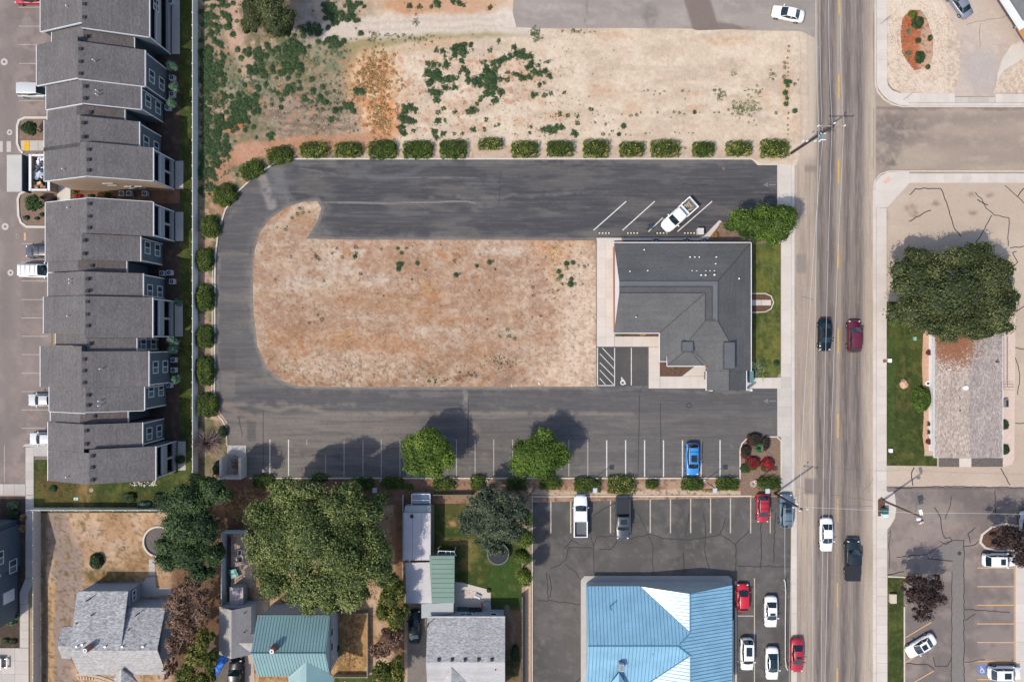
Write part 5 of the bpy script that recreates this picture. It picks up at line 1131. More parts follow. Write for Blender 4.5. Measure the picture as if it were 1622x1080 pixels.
MB().prism([(WX(124, 3.6)+.2, WY(936, 3.6)-.1), (WX(203, 3.6)-.1, WY(936, 3.6)-.1), (WX(203, 3.6)-.1, WY(962, 3.4)-.1), (WX(262, 3.4)-.1, WY(962, 3.4)-.1), (WX(250, 3.4), WY(1060, 3.4)), (WX(130, 3.4)+.2, WY(1060, 3.4)), (WX(118, 3.6), WY(990, 3.6))], 0, 3.2).build('wall', M('blue_grey_wall', (.26, .32, .38)), h1)
window_e(h1, WX(208, 3), WY(941, 2), 2.3, 1.5, .9, 1, 'x', True)
X, Y = WX(140, 6), WY(1026, 6); ch = MB().box(X-.3, X+.3, Y-.3, Y+.3, 4.6, 6.7).build('chimney', brick, h1); MB().ring(X, Y, 6.7, 6.8, .14, .28, 10).build('chimney_cap', trimw, ch)
for px, py in ((121, 1024), (130, 1021), (166, 1024), (193, 1024), (226, 1024)): MB().cyl(WX(px, 5.7), WY(py, 5.7), 5.2, 5.75, .11, n=7).build('vent_pipe', metalg, h1)
for px, py in ((139, 950), (147, 973), (123, 986), (217, 973), (205, 996)): MB().cyl(WX(px, 4.5), WY(py, 4.5), 3.8, 4.9, .09, n=7).build('vent_pipe', ventd, h1)
# --- white-flat-roof sheds
def simple_building(name, lab, cat, parts, loc):
    t = thing(name, lab, cat, loc)
    return t
sh = thing('garden_shed', 'long flat white-roofed shed with a dark ridge seam beside the garden lawn', 'shed', (WX(660), WY(850), 0))
whr = M('white_membrane', c(214, 210, 212), noise=((0.6, .06), (3, .05))); whr2 = M('pale_membrane', c(186, 192, 194), noise=((.6, .06),)); grn = M('green_metal', c(126, 154, 142), rough=.45, noise=((.5, .06), (4, .04)))
z = 2.9
for (a0, a1) in ((639, 653.2), (653.6, 667), (667.4, 682)): MB().slab([v(a0, 887, z), v(a1, 887, z), v(a1, 812, z+.1), v(a0, 812, z+.1)], .12).build('roof_panel', whr, sh)
MB().slab([v(640, 811.6, z-.15), v(682, 811.6, z-.15), v(682, 801, z-.5), v(642, 801, z-.5)], .1).build('roof_panel', whr2, sh)
MB().prism([W(640, 805, z)[:2], W(680, 805, z)[:2], W(680, 884, z)[:2], W(640, 884, z)[:2]], 0, 2.3).build('wall', ltwall, sh); MB().box(WX(652.5, z)-.2, WX(652.5, z)+.2, WY(817, z)-.2, WY(817, z)+.2, z, z+.35).build('roof_vent', ventd, sh)
fr = thing('cold_frame', 'blue-glazed white-framed roof panel at the north end of the white shed', 'greenhouse', (WX(666), WY(791), 0))
MB().box(WX(653, 1.8), WX(680, 1.8), WY(800, 1.8), WY(783, 1.8), 0, 1.6).build('base', M('frame_grey', (.2, .24, .27)), fr)
m = MB()
for y in (782.5, 792, 800.5): m.box(WX(652, 1.8), WX(681, 1.8), WY(y, 1.8)-.06, WY(y, 1.8)+.06, 1.65, 1.75)
for x in (652, 681): m.box(WX(x, 1.8)-.06, WX(x, 1.8)+.06, WY(800.5, 1.8)+.07, WY(782.5, 1.8)-.07, 1.64, 1.74)
m.build('frame', trimw, fr); gl = glassmat('blue_glass', (.05, .11, .19), .12)
for y0, y1 in ((783.5, 791), (793, 799.5)): MB().box(WX(653, 1.8), WX(680, 1.8), WY(y1, 1.8), WY(y0, 1.8), 1.61, 1.67).build('pane', gl, fr)
s2 = thing('carport', 'square white-roofed carport south of the long white shed', 'carport', (WX(664), WY(921), 0)); z = 2.6
MB().slab([v(643, 955, z), v(684, 955, z), v(686, 890, z), v(642, 891, z)], .1).build('roof_panel', whr, s2)
MB().slab([v(667.5, 979, z-.1), v(718, 970, z-.1), v(718.5, 954, z-.1), v(667.5, 956, z-.1)], .1).build('roof_panel', whr2, s2)
for px, py in ((645, 893), (684, 893), (645, 952)): MB().box(WX(px, z)-.07, WX(px, z)+.07, WY(py, z)-.07, WY(py, z)+.07, 0, 2.49).build('post', trimw, s2)
s3 = thing('green_roof_shed', 'sage green metal-roofed shed against the white carport', 'shed', (WX(700), WY(917), 0)); z = 3.0
MB().slab([v(684, 954.5, z), v(719.5, 954.5, z), v(720, 880, z), v(680, 880, z)], .12).build('roof', grn, s3); m = MB()
for y in np.arange(886, 953, 7.5): m.tube(v(684, y, z+.02), v(719, y, z+.02), .035, n=4)
m.build('roof_seams', M('green_seam', c(106, 134, 124)), s3, kind='stuff')
MB().box(WX(686, z), WX(718, z), WY(952, z), WY(882, z), 0, 2.86).build('wall', M('green_wall', (.12, .17, .16)), s3)
pg = thing('pergola_frame', 'pale bare pergola frame on the north side of the green shed', 'pergola', (WX(706), WY(875), 0)); m = MB(); z = 2.3
for a, b_ in (((692, 880), (695, 872)), ((706, 880), (706, 872)), ((714, 880), (713, 872)), ((722, 879), (719, 873)), ((694, 872), (720, 873)), ((692, 879.5), (723, 879.5))): m.tube(v(*a, z), v(*b_, z), .05, n=4)
m.build('beam', ventw, pg)
for p in ((694, 872), (720, 873)): MB().tube(v(*p, z), (WX(p[0], z), WY(p[1], z), 0), .05, n=4).build('post', ventw, pg)
# --- light grey house (bottom centre)
h2 = thing('pale_roof_house', 'house with a pale grey shingle roof and five dark vents at bottom centre', 'house', (WX(737), WY(1030), 0))
zr, ze = 4.9, 3.3; yn, yr, x0, x1 = WY(977, ze), WY(1048.5, zr), WX(677, ze), WX(800, ze); ys = 2*yr-yn
sa = shingle('grey_house_shingle', c(178, 178, 180), 'x', .26); sb = shingle('grey_house_shingle_lit', c(194, 192, 192), 'x', .07)  # same roof, lit and shaded versions; slope lighting is put into the albedo
gable_ew(h2, x0, x1, yn, yr, ys, ze, zr, (sa, sb)); gable_body(h2, x0+.3, x1-.2, yn-.2, yr, ys+.3, ze-.2, zr-.25, ltwall)
for px in (695, 716, 736.5, 758, 779): MB().box(WX(px, zr)-.2, WX(px, zr)+.2, WY(1044.5, zr)-.18, WY(1044.5, zr)+.18, zr-.25, zr+.12).build('roof_vent', ventd, h2)
for px, py in ((678, 990), (785, 1058)): MB().cyl(WX(px, 4.2), WY(py, 4.2), 3.2, 4.7, .09, n=7).build('vent_pipe', ventd, h2)
for px in (738, 782): window_e(h2, yn-.2, WX(px, 2), 1.9, 1.9 if px == 738 else 1.0, 1.0, 1, 'y', px == 738)
MB().slab([v(715, 1057, 4.8), v(715, 1100, 4.8), v(747, 1100, 3.7), v(740, 1080, 4.0)], .1).build('roof', sa, h2); MB().slab([v(715, 1057, 4.8), v(690, 1100, 3.9), v(715, 1100, 4.8)], .1).build('roof', sb, h2)
# --- beige-roofed clinic on the east side
h3 = thing('beige_roof_building', 'long low white building with a weathered beige shingle roof east of the road', 'building', (WX(1535), WY(630), 0))
se1 = shingle('beige_shingle', c(180, 166, 156), 'y', .28, .8); se2 = shingle('beige_shingle_shade', c(184, 171, 164), 'y', .28, .8)
ze, zr = 3.0, 4.1; xl, xm, xr = WX(1480, ze), WX(1536, zr), WX(1588, ze); ys, yn = WY(724, ze), WY(480, ze)
MB().slab([(xl, ys, ze), (xm, ys, zr), (xm, yn, zr), (xl, yn, ze)], .18).build('roof', se1, h3); MB().slab([(xm, ys, zr), (xr, ys, ze), (xr, yn, ze), (xm, yn, zr)], .18).build('roof', se2, h3)
MB().prism([(xl+1.0, ys+.5), (xr-.6, ys+.5), (xr-.6, yn-.3), (xl+1.0, yn-.3)], 0, 2.95).build('wall', M('white_wall', (.7, .71, .72)), h3)
f = MB(); f.box(xl-.08, xl-.005, ys, yn, ze-.18, ze+.02); f.box(xr+.005, xr+.08, ys, yn, ze-.18, ze+.02); f.box(xl, xr, ys-.08, ys-.005, ze-.18, ze); f.build('gutter', trimw, h3)
MB().cyl(WX(1529, 4), WY(614, 4), 3.7, 4.25, .36, .3, 16).build('skylight', ventw, h3)
for px, py in ((1503, 585), (1519, 650), (1524, 714), (1580, 573)): MB().cyl(WX(px, 3.6), WY(py, 3.6), 3.1, 3.9, .09, n=7).build('vent_pipe', ventw if px == 1503 else ventd, h3)
for py in (542, 672.5, 683.5): window_e(h3, xl+1.0, WY(py, 2), 1.5, .8, 1.0, -1, 'x', False)
# pine needles lying on the roof
m = MB(); zf = lambda x: ze+(x-xl)*(zr-ze)/(xm-xl) if x < xm else ze+(xr-x)*(zr-ze)/(xr-xm)
for _ in range(5200):
    px = random.gauss(1510, 17); py = random.gauss(538, 18)
    if not (1486 < px < 1575) or py > 590 or py < 500: continue
    if px > 1536 and random.random() < .8: continue
    X, Y = WX(px, 3.5), WY(py, 3.5); a = random.uniform(0, PI); l = random.uniform(.10, .24); dx, dy = math.cos(a)*l, math.sin(a)*l; ex, ey = -dy*.35, dx*.35; z = zf(X)+.012
    m.add([(X-dx, Y-dy, z), (X+ex, Y+ey, z+.015), (X+dx, Y+dy, z), (X-ex, Y-ey, z+.015)], [(0, 3, 2, 1)])
m.build('fallen_needles', M('rust_needles', c(168, 118, 92), noise=((8, .2),)), h3, kind='stuff')
# handrail / ramp on its east side
rp = thing('ramp_railing', 'thin dark metal handrail along the pink concrete ramp', 'railing', (WX(1597), WY(570), 0)); m = MB()
for a, b_ in (((1590, 528), (1590, 618)), ((1596, 533), (1596, 612)), ((1590, 609), (1607, 609)), ((1590, 613), (1607, 613)), ((1590, 617), (1607, 617))): m.tube(v(*a, .95), v(*b_, .95), .03, n=4)
for y in np.arange(530, 618, 11): m.tube((WX(1590, .95), WY(y, .95), .05), (WX(1590, .95), WY(y, .95), .95), .025, n=4)
m.build('rail', M('rail_brown', (.12, .08, .07)), rp)
# --- north-east corner building
h4 = thing('corner_building', 'corner of a grey flat-roofed building with white eaves and orange awning, top right', 'building', (WX(1640), WY(10), 0)); ze = 3.2
MB().prism([W(1588, -20, ze)[:2], W(1596, -7, ze)[:2], W(1624, 38, ze)[:2], W(1800, -60, ze)[:2], W(1760, -130, ze)[:2], W(1600, -130, ze)[:2]], 2.9, 3.25).build('roof', M('grey_roof', c(134, 134, 136), noise=((2, .08), (12, .1))), h4)
MB().strip([W(1576, -24, ze)[:2], W(1618, 41, ze)[:2], W(1800, -58, ze)[:2]], .9, 2.95, 3.3).build('fascia', trimw, h4)
MB().prism([W(1590, -18)[:2], W(1622, 34)[:2], W(1780, -50)[:2], W(1700, -130)[:2], W(1600, -130)[:2]], 0, 2.9).build('wall', tanwall, h4)
MB().slab([v(1612, 47, 2.2), v(1640, 30, 2.8), v(1660, 60, 2.8), v(1632, 78, 2.2)], .1).build('awning', M('orange_awning', c(204, 146, 96)), h4)
MB().strip([W(1610, 43, 2.5)[:2], W(1622, 36, 2.5)[:2]], .3, 2.2, 2.6).build('awning_box', M('awn_grey', (.3, .28, .26)), h4)
# --- small outbuilding with pale pink lid
st = thing('storage_shed', 'small storage shed with a pale ribbed curved lid behind the grey garage', 'shed', (WX(375), WY(944), 0))
Xa, Xb, Ya, Yb = WX(363.5, 2), WX(385, 2), WY(959, 2), WY(930, 2); MB().box(Xa+.08, Xb-.08, Ya+.08, Yb-.08, 0, 1.85).build('wall', knee, st)
for k in range(4): x = Xa+(Xb-Xa)*k/4; MB().slab([(x+.012, Ya, 1.95+.1*(k in (1, 2))), (x+(Xb-Xa)/4-.012, Ya, 1.95+.1*(k in (1, 2))), (x+(Xb-Xa)/4-.012, Yb, 1.95+.1*(k in (1, 2))), (x+.012, Yb, 1.95+.1*(k in (1, 2)))], .08).build('roof_panel', M('pale_pink_lid', c(208, 196, 200)), st)
# --- masonry bin store at the south-west corner of the car park
en = thing('bin_store', 'empty U-shaped beige masonry bin store at the corner of the car park', 'enclosure', (WX(372), WY(728), 0)); z = 2.1
mas = M('beige_block', (.56, .48, .41), noise=(((2.5, 2.5, 5), .08), (8, .05)))
for q in ((348, 351.2, 725, 759), (378.3, 382, 725, 759), (351.6, 378, 755.5, 759)):
    wl = MB().box(WX(q[0], z), WX(q[1], z), WY(q[3], z), WY(q[2], z), 0, z).build('wall', mas, en)
    MB().box(WX(q[0], z)-.02, WX(q[1], z)+.02, WY(q[3], z)+.0, WY(q[2], z)-.0, z+.003, z+.08).build('coping', M('coping_cream', c(222, 212, 200)), wl)
MB().box(WX(360), WX(390), WY(752), WY(705), -.05, .06).build('floor_slab', concG, en)
m = MB()
for _ in range(260):
    X, Y = WX(random.gauss(374, 4)), WY(random.gauss(736, 7)); a = random.uniform(0, PI); l = random.uniform(.06, .2); m.obox(X, Y, l, l*.6, a, .06, .06+random.uniform(.01, .06))
tag(m.build('leaf_litter', M('brown_leaves', c(150, 112, 80))), kind='stuff')
# ================================================================== FENCES
vinyl = M('grey_vinyl', (0.70, 0.69, 0.64), noise=(((1, 1, 6), .06), (5, .05))); vinylT = M('taupe_vinyl', (0.54, 0.48, 0.42), noise=(((1, 1, 6), .06), (5, .05)))
capw = M('post_cap', (.8, .82, .82), noise=None)
def fence(lab, p0, p1, h, mat, pitch=1.83, name='garden_fence', capmat=capw, cap=True):
    """p0,p1: ground points in photo px; panels, posts and rails each a part"""
    a, b = Vector(W(*p0)[:2]), Vector(W(*p1)[:2]); L = (b-a).length; n = max(1, round(L/pitch)); d = (b-a)/n; ang = math.atan2(d.y, d.x)
    t = thing(name, lab, 'fence', (a.x, a.y, 0)); pm = {}
    def shared(key, mk):
        if key not in pm: m_ = mk(); me = bpy.data.meshes.new(key); me.from_pydata(m_.v, [], m_.f); pm[key] = me
        return pm[key]
    step = d.length
    def mk(): m_ = MB(); m_.box(.07, step-.07, -.02, .02, .08, h-.06); m_.box(.07, step-.07, -.035, .035, h-.15, h-.04); return m_
    pme = shared('panel', mk); pme.materials.append(mat)
    qme = shared('post', lambda: MB().box(-.065, .065, -.065, .065, 0, h)); qme.materials.append(mat)
    cme = shared('post_cap', lambda: MB().add([(-.09, -.09, h), (.09, -.09, h), (.09, .09, h), (-.09, .09, h), (0, 0, h+.1)], [(0,1,4), (1,2,4), (2,3,4), (3,0,4), (0,3,2,1)])); cme.materials.append(capmat)
    for i in range(n+1):
        o = link('post', qme, t); o.location = (d.x*i, d.y*i, 0); o.rotation_euler = (0, 0, ang)
        if cap: c_ = link('post_cap', cme, o)
        if i < n: o = link('panel', pme, t); o.location = (d.x*i, d.y*i, 0); o.rotation_euler = (0, 0, ang)
    return t
fence('long grey vinyl fence between the townhouse lawn and the vacant lot', (313.5, -110), (313.5, 763), 1.75, vinyl)
fence('cross fence south of the townhouse lawn above the bare garden', (56, 803.5), (267, 803.5), 1.75, vinyl)
fence('taupe fence between the footpath and the lower left garden', (65, 806), (65, 1190), 1.75, vinylT, pitch=2.4)
dkf = M('weathered_board', (.16, .17, .18), noise=(((1, 1, 6), .1),)); ltf = M('blue_grey_board', (.50, .55, .58), noise=(((1, 1, 6), .08),))
fence('blue-grey board fence on the left of the paved back garden', (359.5, 841), (359.5, 958), 2.0, ltf, cap=False)
fence('blue-grey board fence across the top of the paved back garden', (359.5, 839), (418, 839), 2.0, ltf, cap=False)
fence('low wire dog-run fence north of the straw yard', (532, 967), (583, 967), 1.1, M('wood_grey', (.2, .17, .14)), cap=False)
fence('dog-run fence on the east of the straw yard', (584, 967), (584, 1066), 1.1, M('wood_pale', (.36, .32, .27)), cap=False)
fence('dog-run fence south of the straw yard', (531, 1067), (583, 1067), 1.1, M('wood_pale', (.36, .32, .27)), cap=False)
fence('narrow grey fence beside the lower car park strip', (827, 940), (827, 1190), 1.6, dkf, cap=False)
fence('tall thin fence west of the white shed', (640, 783), (640, 940), 1.2, ltf, cap=False)
fence('green-tinted fence along the hedge at the top of the garden lawn', (688, 781), (750, 781), 1.2, M('mossy_board', (.14, .17, .10)), cap=False)
fence('thin dark fence at the back of the garden by the car park corner', (798, 783), (824, 783), 1.5, M('white_board', (.6, .62, .66)), cap=False)
# dark stacked block edging inside the paved garden
t = thing('block_wall', 'dark ribbed low block wall inside the paved back garden', 'wall', (WX(364), WY(890), 0)); bk = M('dark_block', (.06, .05, .055))
for y in range(850, 932, 4): MB().box(WX(362.3), WX(366), WY(y+3.6), WY(y), 0, .45).build('block', bk, t)

# ================================================================== UTILITY POLES, LAMPS, WIRES
wood = M('creosote_wood', (0.055, 0.042, 0.036), noise=(((3, 3, .8), .2),)); woodl = M('weathered_wood', (0.30, 0.24, 0.20), noise=(((3, 3, .8), .2),)); cer = M('ceramic', (.75, .76, .78), rough=.3, noise=None)
wirem = M('wire', (.55, .56, .58), rough=.5, noise=None)
zt = 12.6; bx_, by_ = W(1253, 243)[:2]
p = thing('utility_pole', 'dark wooden utility pole with a crossarm and transformer at the crossroads', 'utility pole', (bx_, by_, 0), group='poles by the road')
MB().tube((bx_, by_, -.2), (bx_+.35, by_+.1, zt), .2, .13, 10).build('pole', wood, p)
TX, TY = bx_+.35, by_+.1; z = 11.6
A0, A1 = (WX(1295.5, z), WY(200, z), z), (WX(1337, z), WY(200, z), z)
MB().box(A0[0], A1[0], A0[1]-.07, A0[1]+.07, z-.08, z+.08).build('crossarm', woodl, p)
for q in (A0, A1, (TX, TY+.25, zt)): MB().cyl(q[0], q[1], q[2], q[2]+.35, .11, .07, 8).build('insulator', cer, p)
z2 = 9.2; m = MB().tube((TX-.5, TY-.1, z2), (WX(1304, z2), WY(222, z2), z2), .05, n=5); m.build('bracket', metalg, p)
for px in (1271, 1278, 1291, 1298): MB().cyl(WX(px, z2), WY(224, z2), z2-.1, z2+.35, .1, .07, 8).build('fuse', cer, p)
MB().cyl(WX(1302, z2), WY(216, z2), z2-.6, z2+.35, .3, n=14).build('transformer', M('transformer_grey', (.16, .22, .25), rough=.5), p)
for y in (213, 223): MB().box(WX(1297, z2), WX(1306, z2), WY(y, z2)-.05, WY(y, z2)+.05, z2+.36, z2+.42).build('bracket', ventw, p)
# second pole, dark, by the car park entrance
b2 = W(1227, 781); z = 8.8
p = thing('utility_pole', 'dark wooden pole leaning over the blue-grey car at the car park corner', 'utility pole', (b2[0], b2[1], 0), group='poles by the road')
MB().tube((b2[0], b2[1], -.2), (b2[0]+.1, b2[1]-.1, 9.2), .19, .12, 10).build('pole', wood, p)
C0, C1 = (WX(1256, z), WY(803, z), z), (WX(1278, z), WY(806, z), z)
MB().tube(C0, C1, .06, n=5).build('crossarm', woodl, p)
for q in (C0, C1, (WX(1266, z), WY(808, z), z), (WX(1262, z), WY(797, z), z)): MB().cyl(q[0], q[1], z, z+.3, .12, .07, 8).build('insulator', cer, p)
# third pole with street light
b3 = W(1397.5, 792); z = 9.0
p = thing('utility_pole', 'brown wooden pole with a street light head over the southeast car park entrance', 'utility pole', (b3[0], b3[1], 0), group='poles by the road')
tp = (WX(1444, z), WY(816, z), z); tp = (b3[0]+.25, b3[1]-.1, 9.3)
MB().tube((b3[0], b3[1], -.2), tp, .18, .11, 10).build('pole', M('brown_wood', (.13, .09, .07), noise=(((3, 3, .8), .2),)), p)
MB().tube(tp, (tp[0]+.0, tp[1]+.7, 9.0), .04, n=5).build('lamp_arm', metalg, p); MB().obox(tp[0]+.0, tp[1]+.6, .35, .75, .3, 8.9, 9.12).build('lamp_head', ventw, p)
MB().box(tp[0]-.35, tp[0]+.1, tp[1]-.6, tp[1]-.25, 8.6, 8.8).build('insulator', cer, p)
m = thing('utility_cabinet', 'green utility cabinet with a pale lid at the foot of the brown pole', 'cabinet', (*W(1398, 807)[:2], 0)); X, Y = W(1398, 807)[:2]
MB().box(X-.4, X+.4, Y-.45, Y+.35, .05, .9).build('body', M('cabinet_green', (.03, .09, .08)), m); MB().box(X-.3, X+.45, Y-.95, Y-.46, .05, .75).build('lid', M('mint', (.5, .66, .64)), m)
f = thing('flag', 'small wind-blown flag, dark blue and pink striped, by the southeast entrance', 'flag', (*W(1450, 822)[:2], 0)); X, Y = W(1452, 824, 5)[:2]
MB().tube((*W(1449, 821)[:2], 0), (X, Y, 5.2), .03, n=5).build('flagpole', ventw, f)
def cloth(m_, o, u, vv, n=8):
    vs = []; fs = []
    for i in range(n+1):
        for j in range(4): vs.append((o[0]+u[0]*i/n+vv[0]*j/3, o[1]+u[1]*i/n+vv[1]*j/3, o[2]+u[2]*i/n+vv[2]*j/3+.08*math.sin(i*1.3+j)))
    for i in range(n):
        for j in range(3): fs.append((i*4+j, i*4+j+1, i*4+j+5, i*4+j+4))
    return m_.add(vs, fs)
cloth(MB(), (X, Y, 5.2), (.9, .25, -.15), (.45, -.45, -.6)).build('field', M('navy_cloth', (.04, .05, .09)), f)
for k in range(4): cloth(MB(), (X+.42+k*.1, Y-.42-k*.1, 4.6-k*.12), (.75, .2, -.1), (.09, -.09, -.11)).build('stripe', M('pink_cloth', (.62, .25, .3)) if k % 2 == 0 else M('pale_cloth', (.75, .68, .7)), f)
# wires: sagging runs, one object each
def wire(pts, sag, lab, r=.018):
    m = MB(); 
    for a, b in zip(pts[:-1], pts[1:]):
        a, b = Vector(a), Vector(b); n = 14; pr = a
        for i in range(1, n+1):
            t = i/n; q = a.lerp(b, t); q.z -= sag*4*t*(1-t); m.tube(pr, q, r, n=4); pr = q
    o = m.build('power_line', wirem); tag(o, lab, 'power line', group='overhead lines along the road')
zt = 11.9
def wp(px, py, z): return (WX(px, z), WY(py, z), z)
wire([wp(1296.5, -160, 12.4), wp(1297, 200, zt), wp(1288.5, 1250, 12.2)], .8, 'westernmost high wire following the road from the upper crossarm')
wire([wp(1334, -160, 12.4), wp(1336.5, 200, zt), wp(1304, 1250, 12.2)], .8, 'easternmost high wire crossing from the crossarm tip towards the lower road')
wire([wp(1316, -160, 13), wp(1318, 193, 12.9), wp(1300.5, 1250, 12.6)], .8, 'centre wire running from the pole top down the road')
wire([wp(1302, -160, 9), wp(1303, 222, 9.4), wp(1266, 806, 9.1)], .7, 'lower wire from the transformer down to the dark leaning pole')
wire([wp(1243.5, 800, 7.5), wp(1243.5, 916, 2.6)], .1, 'short service wire dropping to the white barrier')
wire([wp(1256, 803, 9), wp(1250, 1250, 9)], .5, 'inner service wire from the dark pole to the bottom of the picture')
wire([wp(1258, 803, 9), wp(1440, 812, 9.0), wp(1760, 818, 9)], .5, 'thin wire crossing the road to the street light pole')
# car park lamps with square heads
def lamp(px, py, hx, hy, lab):
    X, Y = W(px, py)[:2]; z = 5.2; t = thing('car_park_lamp', lab, 'lamp post', (X, Y, 0), group='lamp posts in the hedge bed')
    MB().cyl(X, Y, 0, .35, .25, n=12).build('footing', kerbm, t); MB().tube((X, Y, .3), (X, Y, z), .06, .05, 8).build('post', M('bronze', (.09, .075, .065)), t)
    HX, HY = X-.02, Y-.30; MB().box(HX-.28, HX+.28, HY-.32, HY+.32, z-.12, z+.08).build('lamp_head', M('pale_grey_metal', (.42, .46, .50), rough=.5), t)
lamp(605, 761, 0, 0, 'slim lamp post at the left of the hedge bed above the leafy tree')
lamp(771, 761, 0, 0, 'square-headed lamp post between the two round green trees')
lamp(936, 761, 0, 0, 'square-headed lamp post in the hedge east of the second round tree')
lamp(1116, 761, 0, 0, 'square-headed lamp post just right of the blue car')
lamp(1183+12, 762, 0, 0, 'pale square lamp head above the easternmost low hedge')
# sign posts
def sign(px, py, h, lab, w_=.6, col=(.2, .22, .25)):
    X, Y = W(px, py)[:2]; t = thing('road_sign', lab, 'sign', (X, Y, 0), group='signs at the corner')
    MB().cyl(X, Y, 0, h, .035, n=6).build('post', metalg, t); MB().obox(X, Y, w_, .04, .7, h-.7, h).build('plate', M('plate_%d' % int(col[0]*99), col), t)
sign(1394, 39, 2.6, 'dark round sign by the northeast pavement', .55, (.04, .05, .06)); sign(1430, 159, 2.3, 'pale slim street sign at the northeast corner', .5, (.75, .76, .78))
X, Y = W(1412, 946)[:2]; t = thing('monument_sign', 'pale square monument sign in the grass verge', 'sign', (X, Y, 0)); MB().box(X-.42, X+.42, Y-.62, Y+.62, 0, .5).build('panel', M('cream_sign', c(222, 208, 190)), t); MB().box(X-.46, X+.46, Y-.66, Y+.66, .5, .56).build('cap', M('cream_sign', c(222, 208, 190)), t)
for px, py, lab in ((1407.5, 571, 'small white utility box on the lawn edge by the brown cover'), (1409, 713, 'small white utility box at the south end of the lawn')):
    X, Y = W(px, py)[:2]; t = thing('utility_box', lab, 'utility box', (X, Y, 0)); MB().box(X-.2, X+.2, Y-.25, Y+.25, 0, .4).build('body', ventw, t); MB().box(X-.23, X+.23, Y-.28, Y+.28, .4, .45).build('lid', ventw, t)
X, Y = W(1447.5, 536.5)[:2]; t = thing('utility_box', 'tiny green box in the lawn below the great tree', 'utility box', (X, Y, 0)); MB().box(X-.15, X+.15, Y-.25, Y+.25, 0, .35).build('body', M('mint2', (.2, .42, .36)), t); MB().box(X-.17, X+.17, Y-.27, Y+.27, .35, .39).build('lid', M('mint2', (.2, .42, .36)), t)
# manhole rings in the road and car parks
def manhole(px, py, r, lab, colr=c(206, 198, 192), colc=c(120, 112, 110), z=0.004):
    X, Y = W(px, py)[:2]; t = thing('manhole', lab, 'manhole cover', (X, Y, z)); MB().ring(X, Y, z, z+.03, r*.35, r, 22).build('collar', M('collar_%d' % int(colr[0]*99), colr), t); MB().cyl(X, Y, z-.0, z+.02, r*.33, n=14).build('cover', M('cover_%d' % int(colc[0]*99), colc), t)
manhole(7, 98.5, .52, 'pale manhole collar in the top left car park'); manhole(15.5, 210, .42, 'pale manhole collar beside the crosswalk bars'); manhole(8.5, 359, .52, 'pale manhole collar below the bin enclosure apron'); manhole(17, 432, .46, 'pale manhole collar beside the white roof-racked car'); manhole(28.5, 374, .35, 'faint grey manhole near the orange mark', c(160, 148, 142))
manhole(1519.5, 876, .28, 'dark manhole on the grey asphalt patch', c(84, 76, 76), c(70, 64, 64), .012); manhole(1400.5, 571.5, .28, 'rusty brown cover on the east pavement', c(150, 112, 96), c(140, 100, 84), .11)
manhole(1193, 766, .5, 'round stone tree ring between the low hedges', c(186, 168, 152), c(130, 110, 98), .06); manhole(1210, 244.5, .36, 'small white ring beside the last hedge', c(232, 228, 224), c(150, 130, 110), .06)
manhole(145, 776, .3, 'round cover in the lawn south of the townhouses', c(186, 150, 112), c(170, 140, 100), .04); manhole(636, 766, .42, 'round grey cover in the hedge bed left of the shed', c(150, 146, 144), c(90, 84, 84), .06)
# wheel stops
ws1, ws2 = M('black_rubber', (.03, .03, .03), noise=None), M('pale_stripe', (.65, .6, .5), noise=None)
for k, px in enumerate((956.5, 1001.5, 1048, 1091.5)):
    X, Y = W(px, 369.5)[:2]; t = thing('wheel_stop', ['black and cream striped wheel stop nearest the vacant lot', 'striped wheel stop in the second slanted bay', 'striped wheel stop in front of the white pickup', 'striped wheel stop beside the pale box'][k], 'wheel stop', (X, Y, 0), group='wheel stops')
    MB().box(X-.92, X+.92, Y-.08, Y+.08, .001, .11).build('body', ws1, t)
    for i in range(4): MB().box(X-.78+i*.46, X-.55+i*.46, Y-.085, Y+.085, .004, .115).build('stripe', ws2, t)
def simple(name, lab, cat, parts, px, py, group=None):
    X, Y = W(px, py)[:2]; t = thing(name, lab, cat, (X, Y, 0), group=group)
    for nm, bx, mt in parts: MB().box(X+bx[0], X+bx[1], Y+bx[2], Y+bx[3], bx[4], bx[5]).build(nm, mt, t)
    return t
simple('utility_box', 'pale grey transformer box in the slanted bays beside the office', 'utility box', (('body', (-.42, .42, -.42, .42, 0, .9), M('box_grey', (.4, .4, .4))), ('lid', (-.46, .46, -.46, .46, .9, .97), M('box_lid', (.5, .5, .5)))), 1107, 368)
X, Y = W(1029.5, 360)[:2]; t = thing('ladder_rack', 'small dark wheeled rack standing left of the white pickup', 'cart', (X, Y, 0)); m = MB(); bluer = M('dark_blue_rack', (.03, .06, .1))
for dy in (-.3, -.1, .1, .3): m.tube((X-.45, Y+dy-.2, .5), (X+.4, Y+dy+.15, .5), .035, n=4)
for dx in (-.35, .0, .35): m.tube((X+dx-.1, Y-.4, .52), (X+dx+.1, Y+.45, .52), .035, n=4)
m.build('frame', bluer, t)
for dx, dy in ((-.4, -.35), (.35, -.2), (-.3, .25), (.35, .4)): MB().tube((X+dx, Y+dy-.05, .12), (X+dx, Y+dy+.05, .12), .12, n=10).build('wheel', ws1, t)
